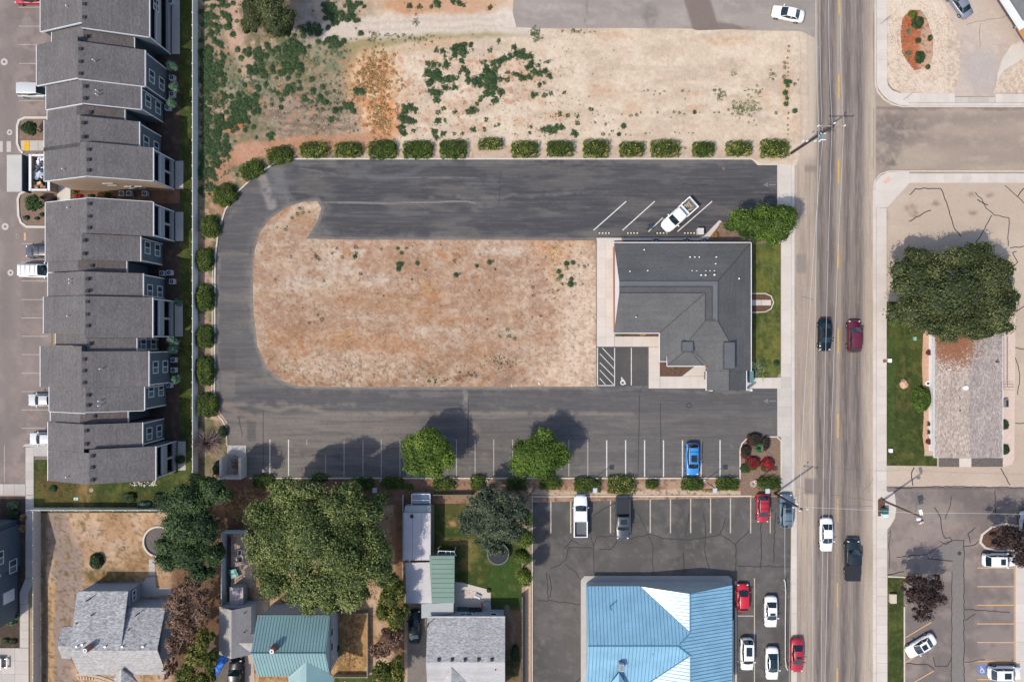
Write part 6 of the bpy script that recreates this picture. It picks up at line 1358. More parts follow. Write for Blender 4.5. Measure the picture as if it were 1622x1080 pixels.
# porch bits by the office entrance
simple('bench', 'dark bench by the office porch wall', 'bench', (('seat', (-.18, .18, -.5, .5, .4, .46), M('bench_dark', (.05, .04, .04))), ('leg', (-.15, .15, -.48, -.4, 0, .4), M('bench_dark', (.05, .04, .04))), ('leg', (-.15, .15, .4, .48, 0, .4), M('bench_dark', (.05, .04, .04)))), 1116.5, 595)
simple('storage_box', 'teal storage box east of the office porch', 'box', (('body', (-.25, .3, -.85, .85, 0, 1.0), M('teal_box', (.1, .2, .21))), ('lid', (-.28, .33, -.88, .88, 1.0, 1.06), M('teal_box', (.1, .2, .21)))), 1186, 596)
# barrier rail in the lower car park
t = thing('barrier_rail', 'white curved pipe barrier at the east edge of the lower car park', 'barrier', (WX(1243.5), WY(990), 0)); m = MB()
pts = [W(x, y, .7) for x, y in ((1242, 917), (1243.5, 921), (1244.5, 935), (1244, 990), (1244, 1045), (1245.5, 1056), (1248, 1061))]
for a, b in zip(pts[:-1], pts[1:]): m.tube(a, b, .075, n=7)
m.build('rail', M('cream_rail', c(226, 218, 206)), t)
for q in pts[1:-1:1]: MB().tube((q[0], q[1], 0), q, .05, n=6).build('post', M('cream_rail', c(226, 218, 206)), t)
# ---- back garden clutter
tr = thing('trampoline', 'round dark trampoline half under the grey-green spruce', 'trampoline', (*W(789, 877)[:2], 0)); X, Y = W(789, 877, .9)[:2]
MB().cyl(X, Y, .84, .88, 1.45, n=32).build('mat', M('trampoline_mat', (.02, .022, .03), rough=.6), tr); MB().ring(X, Y, .86, .95, 1.47, 1.60, 36).build('pad', M('pad_grey', (.13, .16, .17)), tr)
for i in range(6): MB().cyl(X+1.55*math.cos(i*PI/3), Y+1.55*math.sin(i*PI/3), 0, .85, .04, n=6).build('leg', metalg, tr)
for (px, py, a, lab) in ((371, 902.5, .15, 'upper teal wheelie bin lying in the paved garden'), (374, 909, .35, 'lower teal wheelie bin lying in the paved garden')):
    X, Y = W(px, py)[:2]; t = thing('wheelie_bin', lab, 'wheelie bin', (X, Y, 0), group='teal bins in the paved garden'); tm = M('teal_plastic', (.04, .22, .21), rough=.4)
    MB().obox(X, Y, 1.1, .62, a, .1, .62).build('body', tm, t); MB().obox(X+.05, Y+.02, .5, .5, a, .622, .68).build('lid', M('teal_plastic_light', (.10, .34, .32), rough=.35), t)
    for s_ in (-1, 1): MB().tube((X-.45, Y+s_*.24, .14), (X-.45, Y+s_*.32, .14), .13, n=10).build('wheel', ws1, t)
for (px, py, wx, wy, lab) in ((381.5, 873.5, .62, .85, 'smaller white-framed raised planter, upper of two'), (381.5, 884, .95, .95, 'larger white-framed raised planter with dark soil, lower of two')):
    X, Y = W(px, py)[:2]; t = thing('raised_planter', lab, 'planter', (X, Y, 0), group='raised planters'); m = MB(); wt = M('planter_white', (.7, .66, .6)); 
    for q in ((-wx/2, wx/2, wy/2-.12, wy/2), (-wx/2, wx/2, -wy/2, -wy/2+.12), (-wx/2, -wx/2+.12, -wy/2+.125, wy/2-.125), (wx/2-.12, wx/2, -wy/2+.125, wy/2-.125)): MB().box(X+q[0], X+q[1], Y+q[2], Y+q[3], 0, .5).build('side_board', wt, t)
    MB().box(X-wx/2+.13, X+wx/2-.13, Y-wy/2+.13, Y+wy/2-.13, 0, .38).build('soil', mulch, t)
t = thing('blue_tarp', 'crumpled bright blue tarpaulin on the drive beside the grey garage', 'tarpaulin', (*W(350, 1045)[:2], 0)); n = 16; vs = []; fs = []
for i in range(n+1):
    for j in range(9):
        px = 358-i*1.15+(j-4)*1.3*(1-.3*i/n); py = 1036+i*1.9+(j-4)*.9; X, Y = W(px, py)[:2]; vs.append((X, Y, .12+.35*float(fbm(np.array([px]), np.array([py]), 5, 3, 2)[0])))
for i in range(n):
    for j in range(8): fs.append((i*9+j, i*9+j+1, (i+1)*9+j+1, (i+1)*9+j))
MB().add(vs, fs).build('sheet', M('tarp_blue', (.01, .13, .55), rough=.45), t)
# barbecue, cart, boxes on the patio of the pale-roof house
simple('barbecue', 'black kettle barbecue cart at the back of the pale-roof house patio', 'barbecue', (('cart', (-.6, .6, -.3, .3, .1, .8), M('bbq', (.02, .02, .022))), ('hood', (-.4, .4, -.25, .25, .8, 1.1), M('bbq_hood', (.04, .04, .045), rough=.3)), ('shelf', (.6, .9, -.2, .2, .7, .74), M('bbq_shelf', (.12, .1, .09)))), 749, 964)
simple('deck_box', 'dark teal deck box against the pale-roof house wall', 'box', (('body', (-.75, .75, -.35, .35, 0, .7), M('deck_box', (.05, .08, .095))), ('lid', (-.78, .78, -.38, .38, .7, .77), M('deck_box', (.05, .08, .095)))), 733, 964)
simple('bin', 'round black bin beside the barbecue', 'bin', (('body', (-.3, .3, -.3, .3, 0, .9), M('bbq', (.02, .02, .022))), ('lid', (-.34, .34, -.34, .34, .9, .97), M('bbq_hood', (.04, .04, .045)))), 760, 964)
simple('garden_chair', 'salmon pink chair beside the side table on the patio', 'chair', (('seat', (-.22, .22, -.3, .3, .35, .42), M('salmon', (.6, .22, .17))), ('backrest', (-.28, -.2, -.3, .3, .42, .85), M('salmon', (.6, .22, .17))), ('leg', (-.2, -.15, -.28, -.22, 0, .35), metalg), ('leg', (.15, .2, -.28, -.22, 0, .35), metalg), ('leg', (-.2, -.15, .22, .28, 0, .35), metalg), ('leg', (.15, .2, .22, .28, 0, .35), metalg)), 764.5, 956)
simple('garden_table', 'grey-topped dark garden table on the patio corner', 'table', (('top', (-.45, .45, -.25, .3, .66, .72), M('table_grey', (.25, .3, .34))), ('leg', (-.4, -.34, -.2, -.14, 0, .66), ws1), ('leg', (.34, .4, -.2, -.14, 0, .66), ws1), ('leg', (-.4, -.34, .2, .26, 0, .66), ws1), ('leg', (.34, .4, .2, .26, 0, .66), ws1)), 770.5, 954)
X, Y = W(757, 943)[:2]; t = thing('sun_lounger', 'small white sun lounger lying askew on the patio', 'lounger', (X, Y, 0)); MB().obox(X-.1, Y-.15, .95, .16, -.45, .2, .3).build('frame', ventw, t); MB().obox(X+.05, Y+.15, .9, .4, -.45, .25, .32).build('sling', M('lounger_grey', (.28, .28, .31)), t)
# picnic table and small drum by the path at the far lower left
X, Y = W(3, 1048)[:2]; t = thing('picnic_table', 'pale picnic table with a bench at the lower left corner', 'picnic table', (X, Y, 0)); pw = M('picnic_white', (.62, .58, .55))
for i in range(4): MB().box(X-.75+i*.31, X-.46+i*.31, Y-.85, Y+.85, .72, .78).build('table_board', pw, t)
MB().box(X+.95, X+1.17, Y-.85, Y+.85, .42, .48).build('bench_seat', pw, t)
for s_ in (-.6, .6): MB().box(X-.7, X+1.1, Y+s_-.04, Y+s_+.04, .05, .41).build('leg', metalg, t)
X, Y = W(1489, 607)[:2]; t = thing('ornamental_wheel', 'round white and black plaque by the clinic wall', 'ornament', (*W(1469, 607)[:2], 0)); X, Y = W(1469, 607)[:2]; MB().ring(X, Y, .1, .2, .22, .4, 18).build('rim', ventw, t); MB().cyl(X, Y, .1, .18, .15, n=12).build('hub', ventd, t)
for px, py, lab in ((1469.5, 558.5, 'larger round maroon planter north along the clinic wall'), (1469, 699, 'smaller round maroon planter south along the clinic wall')):
    X, Y = W(px, py)[:2]; t = thing('round_planter', lab, 'planter', (X, Y, 0), group='maroon planters'); MB().cyl(X, Y, 0, .5, .34, .4, 18).build('pot', M('maroon', (.13, .03, .035)), t); MB().cyl(X, Y, .5, .53, .33, n=16).build('soil', M('maroon_soil', (.08, .02, .02)), t)
for k, py in enumerate((671, 684)):
    X, Y = W(1469, py)[:2]; t = thing('garden_chair', ['upper dark metal chair by the clinic wall', 'lower dark metal chair by the clinic wall'][k], 'chair', (X, Y, 0), group='chairs by the clinic wall'); MB().box(X-.22, X+.2, Y-.25, Y+.25, .38, .43).build('seat', ws1, t); MB().box(X+.2, X+.25, Y-.25, Y+.25, .43, .9).build('backrest', ws1, t)
    for dx in (-.2, .16):
        for dy in (-.23, .19): MB().box(X+dx, X+dx+.04, Y+dy, Y+dy+.04, 0, .38).build('leg', ws1, t)
simple('air_conditioner', 'grey slatted unit on the pink concrete east of the clinic', 'air conditioner', (('casing', (-.22, .22, -.6, .6, 0, .7), M('ac_grey2', (.3, .3, .3))), ('grille', (-.18, .18, -.5, .5, .7, .73), ventd)), 1590, 638)
# boulder in the east lawn
V = sphere_pts(1)
def rock(name, lab, px, py, r, col, h=.6):
    X, Y = W(px, py)[:2]; bm_v = []; bm_f = []; n, k = 12, 6
    for i in range(k+1):
        ph = PI/2*i/k
        for j in range(n):
            rr_ = r*math.cos(ph)*(1+.12*math.sin(j*2.3+i)+random.uniform(-.06, .06)); bm_v.append((X+rr_*math.cos(2*PI*j/n), Y+rr_*1.15*math.sin(2*PI*j/n), h*math.sin(ph)*(1+random.uniform(-.06, .06))))
    for i in range(k):
        for j in range(n): bm_f.append((i*n+j, i*n+(j+1) % n, (i+1)*n+(j+1) % n, (i+1)*n+j))
    tag(MB().add(bm_v, bm_f).build(name, M('rock_%d' % int(col[0]*100), col, noise=((4, .2), (14, .2))), smooth=False), lab, 'rock')
rock('boulder', 'tan boulder in the lawn west of the clinic', 1431, 608, .62, c(214, 178, 150))
rock('rock', 'pale rock at the edge of the car park beside the first low hedge', 417.5, 745, .22, c(228, 220, 214), .25)
rock('rock', 'small white rock on the south rim of the vacant lot', 854, 607, .2, c(230, 224, 220), .2)
rock('rock', 'tiny white stone at the southeast of the vacant lot', 811, 611, .14, c(230, 224, 220), .15); rock('rock', 'white stone on the southwest rim of the vacant lot', 661, 600.5, .15, c(230, 224, 220), .2)
m = MB()
for _ in range(60): X, Y = WX(random.uniform(208, 247)), WY(random.gauss(766, 1.6)); m.obox(X, Y, random.uniform(.15, .4), random.uniform(.1, .25), random.uniform(0, 3), 0, .12)
tag(m.build('white_stones', M('white_stone', c(222, 218, 206))), kind='stuff')
for px, py, lab in ((775.5-3.5, 768, 0),): pass
# small white markers, boxes and air conditioners behind the townhouses
for k, (px, py, lab) in enumerate(((271, 3, 'white air conditioner at the very top behind the northern townhouses'), (273, 124, 'air conditioner north of the second small tree behind the northern townhouses'), (273, 150, 'air conditioner between the lower small trees behind the northern townhouses'), (266, 171, 'air conditioner beside the lowest small tree behind the northern townhouses'), (257.5, 433, 'left of two air conditioners in the dark recess of the southern townhouses'), (269, 432, 'right of two air conditioners in the dark recess of the southern townhouses'), (273, 446, 'air conditioner below the dark recess of the southern townhouses'), (275.5, 570, 'air conditioner below the double small tree'), (275.5, 586, 'air conditioner above the lower round tree'), (268.5, 610, 'air conditioner below the lower round tree'), (193.5, 307, 'leftmost air conditioner in the passage between the terraces'), (205.5, 307, 'middle air conditioner in the passage between the terraces'), (230, 307, 'rightmost air conditioner in the passage between the terraces'))):
    X, Y = W(px, py, .5)[:2]; t = thing('air_conditioner', lab, 'air conditioner', (X, Y, 0), group='air conditioners behind the townhouses'); MB().box(X-.36, X+.36, Y-.36, Y+.36, .05, .75).build('casing', M('ac_pale', (.42, .45, .5), rough=.5), t); MB().ring(X, Y, .75, .8, .1, .28, 14).build('fan_guard', ventd, t)
simple('utility_box', 'pale mint twin utility boxes in the lawn below the southern townhouses', 'utility box', (('lid', (-.33, -.03, -.2, .2, .0, .12), M('mint_pale', (.42, .55, .48))), ('lid', (.03, .33, -.2, .2, 0, .12), M('mint_pale', (.42, .55, .48)))), 121, 789.5)
# ================================================================== VEHICLES
tyre = M('tyre', (.015, .015, .016), rough=.8, noise=None); rimm = M('alloy', (.4, .41, .43), rough=.35, metal=.7, noise=None)
carglass = glassmat('car_glass', (.008, .02, .026), .04); lampg = M('headlight_glass', (.7, .72, .74), rough=.15, noise=None); tailg = M('tail_light', (.35, .01, .01), rough=.25, noise=None); blackp = M('black_plastic', (.02, .02, .022), rough=.6, noise=None); chrome = M('chrome', (.6, .6, .62), rough=.2, metal=1, noise=None)
def paint(name, col, rough=.28): dk = max(col) < .06; return M('paint_'+name, col, rough=rough, spec=.25 if dk else .5, coat=.1 if dk else .6, noise=None)
KIND = {'sedan': dict(L=4.75, W=1.84, belt=.93, roof=1.42, u=(.27, .43, .68, .83), hood=(.62, .86, .92), deck=(.96, .90), tw=.60),
        'suv': dict(L=4.75, W=1.90, belt=1.08, roof=1.68, u=(.24, .38, .87, .955), hood=(.74, 1.0, 1.06), deck=(1.06, 1.0), tw=.64),
        'hatch': dict(L=4.2, W=1.80, belt=.98, roof=1.52, u=(.23, .40, .82, .94), hood=(.66, .9, .96), deck=(.96, .92), tw=.62),
        'minivan': dict(L=5.1, W=1.98, belt=1.05, roof=1.75, u=(.17, .34, .90, .96), hood=(.76, .98, 1.04), deck=(1.04, 1.0), tw=.68),
        'pickup': dict(L=5.85, W=2.02, belt=1.16, roof=1.88, u=(.245, .345, .575, .605), hood=(.95, 1.16, 1.18), deck=(1.18, 1.18), tw=.70)}
def vehicle(name, lab, kind, px, py, ang, pm, cat='car', sunroof=None, rack=False, L=None, tonneau=False, roofglass=False, group='vehicles', cargo=False, utilrack=False):
    k = KIND[kind]; Ln = L or k['L']; w = k['W']/2; belt, roof = k['belt'], k['roof']; u0, u1, u2, u3 = k['u']; X, Y = W(px, py, .8)[:2]
    t = thing(name, lab, cat, (X, Y, 0), math.radians(ang), group)
    xf = lambda u: Ln/2-u*Ln
    # body shell
    st = [(.0, .48, k['hood'][0]-.12), (.010, .66, k['hood'][0]-.02), (.035, .83, k['hood'][0]+.08), (.07, .92, k['hood'][0]+.14), (.12, .97, k['hood'][1]-.06), (.2, .99, k['hood'][1]), (u0, 1, k['hood'][2]), (.38, 1, belt), (.5, 1, belt), (.62, 1, belt)]
    if kind == 'pickup': st += [(.605, 1, belt)]; st = sorted(st); st = [s_ for s_ in st if s_[0] <= .606]
    else: st += [(.74, 1, belt), (u3, .985, k['deck'][0]), (.94, .93, k['deck'][1]), (.975, .82, k['deck'][1]-.05), (.992, .66, k['deck'][1]-.12), (1.0, .50, k['deck'][1]-.25)]
    st = sorted(st); m = MB(); n = 11; vs = []
    for u, f, z in st:
        ww = w*f; lo = .26 if .03 < u < .97 else .4
        half = [(ww*.9, lo), (ww, lo+.16), (ww*1.0, .62), (ww*.955, z-.10), (ww*.84, z-.015)]
        pts = half+[(0, z+.02)]+[(-a, b) for a, b in half[::-1]]
        vs += [(xf(u), a, b) for a, b in pts]
    fs = []
    for i in range(len(st)-1):
        for j in range(n-1): fs.append((i*n+j, i*n+j+1, (i+1)*n+j+1, (i+1)*n+j))
        fs.append((i*n+n-1, i*n, (i+1)*n, (i+1)*n+n-1))
    fs += [tuple(range(n))[::-1], tuple(range((len(st)-1)*n, len(st)*n))]
    body = m.add(vs, fs).build('body', pm, t, smooth=True, local=True)
    # glasshouse
    bw, tw_ = w*.86, w*k['tw']*1.13; zb = belt-.01
    A = [(xf(u0), -bw*.90, zb+.01), (xf(u0), bw*.90, zb+.01), (xf(u1), tw_, roof-.04), (xf(u1), -tw_, roof-.04)]
    B = [(xf(u3), -bw*.92, zb), (xf(u3), bw*.92, zb), (xf(u2), tw_*.97, roof-.05), (xf(u2), -tw_*.97, roof-.05)]
    bow = .10
    MB().add([A[0], (A[0][0]+bow, 0, zb+.03), A[1], A[2], (A[2][0]+bow*.6, 0, roof-.02), A[3]], [(0, 1, 4, 5), (1, 2, 3, 4)]).build('windshield', carglass, t, local=True)
    MB().add([B[0], (B[0][0]-bow*.7, 0, zb+.02), B[1], B[2], (B[2][0]-bow*.5, 0, roof-.03), B[3]], [(5, 4, 1, 0), (4, 3, 2, 1)]).build('rear_window', carglass, t, local=True)
    for s_ in (-1, 1):
        q = [(xf(u0), s_*bw*.90, zb), (xf((u0+u3)/2), s_*bw*1.03, zb), (xf(u3), s_*bw*.92, zb), (xf(u2), s_*tw_*.97, roof-.05), (xf((u1+u2)/2), s_*tw_*1.03, roof-.03), (xf(u1), s_*tw_, roof-.04)]
        MB().add(q, [(0, 1, 4, 5) if s_ < 0 else (5, 4, 1, 0), (1, 2, 3, 4) if s_ < 0 else (4, 3, 2, 1)]).build('side_window', carglass, t, local=True)
    rm = MB(); N = 6; vs = []; 
    for i in range(N+1):
        f = i/N; x = xf(u1)+(xf(u2)-xf(u1))*f; e = .05*math.sin(PI*f); hw = tw_*(1+.03*math.sin(PI*f))
        vs += [(x, -hw-.02, roof-.05), (x, -hw*.8, roof-.005+e*.5), (x, 0, roof+.01+e*.6), (x, hw*.8, roof-.005+e*.5), (x, hw+.02, roof-.05)]
    fs = [(i*5+j, (i+1)*5+j, (i+1)*5+j+1, i*5+j+1) for i in range(N) for j in range(4)]; rm.add(vs, fs)
    for a, b in ((A[0], A[3]), (A[1], A[2]), (B[0], B[3]), (B[1], B[2])): rm.tube((a[0], a[1]*1.01, a[2]), (b[0], b[1]*1.01, b[2]), .045, .035, 5)
    mid = (u1+u2)/2+.02
    for s_ in (-1, 1): rm.tube((xf(mid), s_*bw*1.03, zb), (xf(mid), s_*tw_*1.03, roof-.03), .04, n=4)
    rf_ = rm.build('roof', pm, t, smooth=True, local=True)
    if roofglass: MB().add([(xf(u1)+.05, -tw_*.86, roof+.0), (xf(u2)-.0, -tw_*.84, roof+.0), (xf(u2)-.0, tw_*.84, roof+.0), (xf(u1)+.05, tw_*.86, roof+.0), (xf(u1)+.05, 0, roof+.045), (xf(u2), 0, roof+.045), (xf((u1+u2)/2), -tw_*.85, roof+.035), (xf((u1+u2)/2), tw_*.85, roof+.035), (xf((u1+u2)/2), 0, roof+.07)], [(0, 6, 8, 4), (6, 1, 5, 8), (4, 8, 7, 3), (8, 5, 2, 7)]).build('glass_roof', carglass, rf_, local=True)
    elif sunroof:
        a, b = sunroof; MB().box(xf(u1+(u2-u1)*b), xf(u1+(u2-u1)*a), -tw_*.62, tw_*.62, roof+.01, roof+.058).build('sunroof', carglass, rf_, local=True)
    if rack or utilrack:
        mm = MB()
        for s_ in (-1, 1): mm.tube((xf(u1+.03), s_*tw_*.88, roof+.07), (xf(u2-.02), s_*tw_*.88, roof+.07), .022, n=5)
        cr = (.3, .75) if rack and not utilrack else (.12, .36, .6, .84)
        for f in cr: x = xf(u1+(u2-u1)*f); mm.tube((x, -tw_*.88, roof+.09), (x, tw_*.88, roof+.09), .022, n=5)
        mm.build('roof_rack', blackp if not cargo else chrome, rf_, local=True)
    for u in (.175, .80 if kind != 'pickup' else .80):
        for s_ in (-1, 1):
            r = .33 if kind in ('sedan', 'hatch') else .38; wh = MB().tube((xf(u), s_*(w-.20), r), (xf(u), s_*(w+.015), r), r, n=16).build('wheel', tyre, t, local=True)
            MB().tube((xf(u), s_*(w+.016), r), (xf(u), s_*(w+.03), r), r*.6, n=10).build('rim', rimm, wh, local=True)
    for s_ in (-1, 1):
        MB().obox(xf(u0+.045), s_*(w+.07), .14, .22, s_*.2, belt-.06, belt+.09).build('mirror', pm, t, local=True)
        z = k['hood'][0]; MB().obox(xf(.05), s_*w*.70, .14, .30, -s_*.5, z-.06, z+.105).build('headlight', lampg, t, local=True)
        if kind != 'pickup': z = k['deck'][1]; MB().obox(xf(.965), s_*w*.68, .10, .26, s_*.5, z-.24, z-.075).build('tail_light', tailg, t, local=True)
        else: MB().box(xf(.998), xf(.985), s_*(w-.12)-.05, s_*(w-.12)+.05, .85, 1.12).build('tail_light', tailg, t, local=True)
    if kind != 'pickup': MB().box(xf(.012), xf(-.002), -w*.5, w*.5, .38, .55).build('grille', blackp, t, local=True)
    if kind == 'pickup':
        bed = MB(); x0, x1 = xf(.612), xf(.995)
        bed.box(x1, x0, w-.15, w, .45, 1.17); bed.box(x1, x0, -w, -w+.15, .45, 1.17); bed.box(x1, x1+.08, -w+.155, w-.155, .45, 1.15); bed.box(x0-.08, x0, -w+.155, w-.155, .45, 1.15)
        bd = bed.build('bed', pm, t, local=True); MB().box(x1+.085, x0-.085, -w+.155, w-.155, .5, .66).build('bed_floor', M('bed_liner', (.10, .11, .12)), bd, local=True)
        MB().box(x1-.16, x1-.01, -w*.9, w*.9, .42, .58).build('bumper', chrome, t, local=True)
        MB().box(xf(.0), xf(-.014), -w*.75, w*.75, .42, .60).build('bumper', chrome, t, local=True)
        if tonneau: MB().box(x1+.02, x0-.02, -w+.06, w-.06, 1.175, 1.215).build('tonneau_cover', M('tonneau', (.022, .024, .03), rough=.55), t, local=True)
        if cargo:
            mm = MB().box(x0-.6, x0-.1, -w+.2, w-.2, .66, 1.12).build('toolbox', M('tool_white', (.7, .7, .7)), bd, local=True)
            mm = MB(); 
            for i in range(9): mm.obox(random.uniform(x1+.5, x0-.8), random.uniform(-w*.5, w*.5), random.uniform(.3, 1.1), random.uniform(.06, .2), random.uniform(0, 3), .68, random.uniform(.75, 1.0))
            mm.build('load', M('tan_load', (.35, .28, .2)), bd, kind='stuff', local=True)
    return t
P_w = paint('white', (.78, .79, .80)); P_b = paint('blue', (.035, .21, .55)); P_r = paint('red', (.50, .012, .03)); P_cr = paint('crimson', (.36, .015, .03)); P_mr = paint('maroon', (.11, .012, .03)); P_tl = paint('teal_black', (.004, .013, .019)); P_bk = paint('black', (.012, .014, .018)); P_bg = paint('blue_grey', (.10, .15, .20)); P_gy = paint('grey', (.17, .19, .25)); P_sv = paint('silver', (.48, .49, .50)); P_dk = paint('dark_slate', (.018, .027, .038)); P_gb = paint('graphite', (.055, .06, .075))
vehicle('parked_car', 'white sedan angled across the tan driveway mouth at the top by the road', 'sedan', 1249, 21.5, 168.5, P_w)
vehicle('parked_car', 'grey-blue sedan on the concrete driveway, cut by the top edge', 'sedan', 1521, 5, 126, P_gy)
vehicle('pickup_truck', 'white pickup with tan load parked diagonally behind the office', 'pickup', 1075.5, 341, 222, P_w, 'pickup truck', cargo=True)
vehicle('moving_car', 'dark blue-black car driving south on the road, level with the office', 'sedan', 1307, 530, -90, P_tl, roofglass=False, rack=True)
vehicle('moving_car', 'maroon hatchback driving north beside the dark blue-black car', 'suv', 1353.5, 532.5, 90, P_mr)
vehicle('parked_car', 'bright blue car with a black sunroof alone in the main car park', 'suv', 1097, 727, -90, P_b, sunroof=(.12, .55), rack=True)
vehicle('pickup_truck', 'white pickup with an empty bed in the lower car park', 'pickup', 919.5, 817, 90, P_w, 'pickup truck', L=6.1)
vehicle('pickup_truck', 'black pickup with a flat bed cover in the lower car park', 'pickup', 986, 821, -90, P_gb, 'pickup truck', tonneau=True, L=6.1, sunroof=(.25, .75))
vehicle('parked_car', 'dark red hatchback with roof rails in the last bay by the hedge', 'hatch', 1208.5, 805, -90, P_cr, rack=True)
vehicle('parked_car', 'blue-grey car with crossbars under the leaning dark pole', 'suv', 1245, 809, 90, P_bg, rack=True, sunroof=(.05, .25), L=5.0)
vehicle('moving_car', 'white sedan driving south on the road below the crossing wires', 'sedan', 1309.5, 847, -90, P_w, L=4.95)
vehicle('moving_pickup', 'dark slate pickup driving north on the road', 'pickup', 1350.5, 886.5, 90, P_dk, 'pickup truck', tonneau=True, L=6.0)
vehicle('parked_car', 'bright red hatchback beside the blue roof', 'hatch', 1177, 946.5, 90, P_r, L=4.05)
vehicle('parked_car', 'white sedan with a small dark sunroof in the right row of the lower car park', 'sedan', 1221.5, 969, -90, P_w, sunroof=(.05, .35), L=4.6)
vehicle('parked_car', 'white car with a dark sunroof beside the blue building at the bottom', 'suv', 1183.5, 1036, -90, P_w, sunroof=(.3, .85), L=4.7)
vehicle('parked_car', 'white car with a full black glass roof near the white barrier', 'sedan', 1223.5, 1051, -90, P_w, roofglass=True, L=4.8)
vehicle('parked_car', 'crimson sedan outside the white barrier on the road edge', 'sedan', 1263, 1038, -90, P_cr, sunroof=(.1, .4), L=4.95)
vehicle('parked_car', 'white car parked diagonally by the grass verge with a dark sunroof', 'sedan', 1459.5, 1023, 211, P_w, sunroof=(.1, .75), L=4.7)
vehicle('parked_car', 'white car in the top orange bay partly under the purple tree', 'suv', 1583, 887, 0, P_w, sunroof=(.12, .42))
vehicle('parked_car', 'white car beside the blue access panel at the bottom right', 'suv', 1592, 1066, 0, P_w, sunroof=(.12, .55))
vehicle('parked_car', 'black car on the narrow drive beside the pale-roof house', 'sedan', 656, 993, 90, P_tl, L=4.9)
vehicle('pickup_truck', 'old black pickup with a cluttered open bed on the garage drive', 'pickup', 374, 1075, 90, P_bk, 'pickup truck', L=6.0)
vehicle('parked_car', 'red car cut by the top edge in the townhouse car park', 'sedan', 47, -4, 180, P_cr)
vehicle('parked_car', 'silver minivan nosed in beside the northern townhouses', 'minivan', 55, 143, 0, P_sv, 'minivan')
vehicle('parked_car', 'dark grey car, upper of the pair nosed in beside the southern townhouses', 'suv', 66, 398, 180, P_gb, rack=True)
vehicle('parked_car', 'white van with roof crossbars nosed in below the grey car', 'minivan', 57, 428.5, 0, P_w, 'van', utilrack=True)
vehicle('parked_car', 'silver sedan nosed in halfway down the southern townhouses', 'sedan', 69, 633.5, 180, P_sv)
vehicle('parked_car', 'pale silver sedan in the last bay above the footpath corner', 'sedan', 71, 695, 180, M('paint_pale', (.55, .58, .6), rough=.28, coat=.6, noise=None))
vehicle('parked_car', 'grey car at the right edge behind the purple island tree', 'sedan', 1627, 835, 90, P_sv)
# ================================================================== TREES, SHRUBS, WEEDS
g = lambda r, gg, b: tuple(float(x)/1.35 for x in lin((r, gg, b)))
DN = 2.1; LF = .72     # leaf count and leaf size factors
L_bright = leafmat('leaf_bright', g(46, 68, 20), g(86, 114, 38), g(144, 168, 74), .18)
L_olive = leafmat('leaf_olive', g(46, 60, 28), g(94, 112, 56), g(168, 174, 108), .2)
L_dark = leafmat('leaf_dark', g(32, 50, 30), g(64, 90, 50), g(116, 138, 82), .18)
L_pine = leafmat('leaf_pine', g(38, 48, 26), g(72, 84, 46), g(118, 122, 76), .08)
L_spruce = leafmat('leaf_spruce', g(34, 46, 36), g(74, 88, 68), g(128, 136, 106), .08)
L_hedge = leafmat('leaf_hedge', g(36, 56, 14), g(82, 106, 30), g(152, 164, 72), .18)
L_hedgey = leafmat('leaf_hedge_yellow', g(40, 58, 14), g(92, 112, 32), g(214, 202, 120), .18)
L_weed = leafmat('leaf_weed', g(44, 68, 44), g(72, 100, 62), g(120, 140, 90), .15)
L_purple = leafmat('leaf_purple', g(30, 22, 24), g(60, 44, 44), g(96, 74, 68), .08)
L_brown = leafmat('leaf_rust', g(84, 62, 50), g(142, 110, 90), g(198, 164, 138), .15)
L_yellowg = leafmat('leaf_yellow_green', g(48, 58, 20), g(98, 110, 40), g(174, 166, 84), .2)
L_red = leafmat('leaf_red', g(70, 10, 20), g(170, 22, 44), g(220, 66, 84), .1)
L_agave = leafmat('leaf_agave', g(40, 84, 56), g(84, 132, 92), g(140, 176, 132), .1)
L_straw = leafmat('leaf_straw', g(120, 84, 48), g(190, 148, 96), g(232, 204, 158), .15)
L_mint = leafmat('leaf_mint', g(50, 84, 66), g(96, 134, 108), g(140, 170, 140), .15)
L_fern = leafmat('leaf_weed_pale', g(60, 80, 58), g(108, 124, 92), g(156, 160, 124), .1)
bark = M('bark', (.10, .075, .055), noise=(((4, 4, 1), .25), (12, .15))); barkp = M('pale_bark', (.26, .21, .17), noise=(((4, 4, 1), .25),))
def tree(name, lab, px, py, rpx, h, mat, n, leaf, lobes=12, rz=.42, spread=.72, lobe_r=.42, ry=None, ragged=.1, group=None, bk=None, cat='tree', limbs=6, tv=.25, inner=.2):
    zc = h*(1-rz*.62); X, Y = W(px, py, zc)[:2]; r = rpx*S*(H-zc)/H; t = thing(name, lab, cat, (X, Y, 0), group=group)
    ryy = r if ry is None else ry*S
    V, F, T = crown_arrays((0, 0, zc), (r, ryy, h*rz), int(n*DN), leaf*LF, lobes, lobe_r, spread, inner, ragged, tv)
    link('crown', tree_mesh('crown', [(V, F, T)], mat), t); trunk_limbs(t, h, max(.10, h*.028), r, bk or bark, limbs, zc=zc*.7); return t
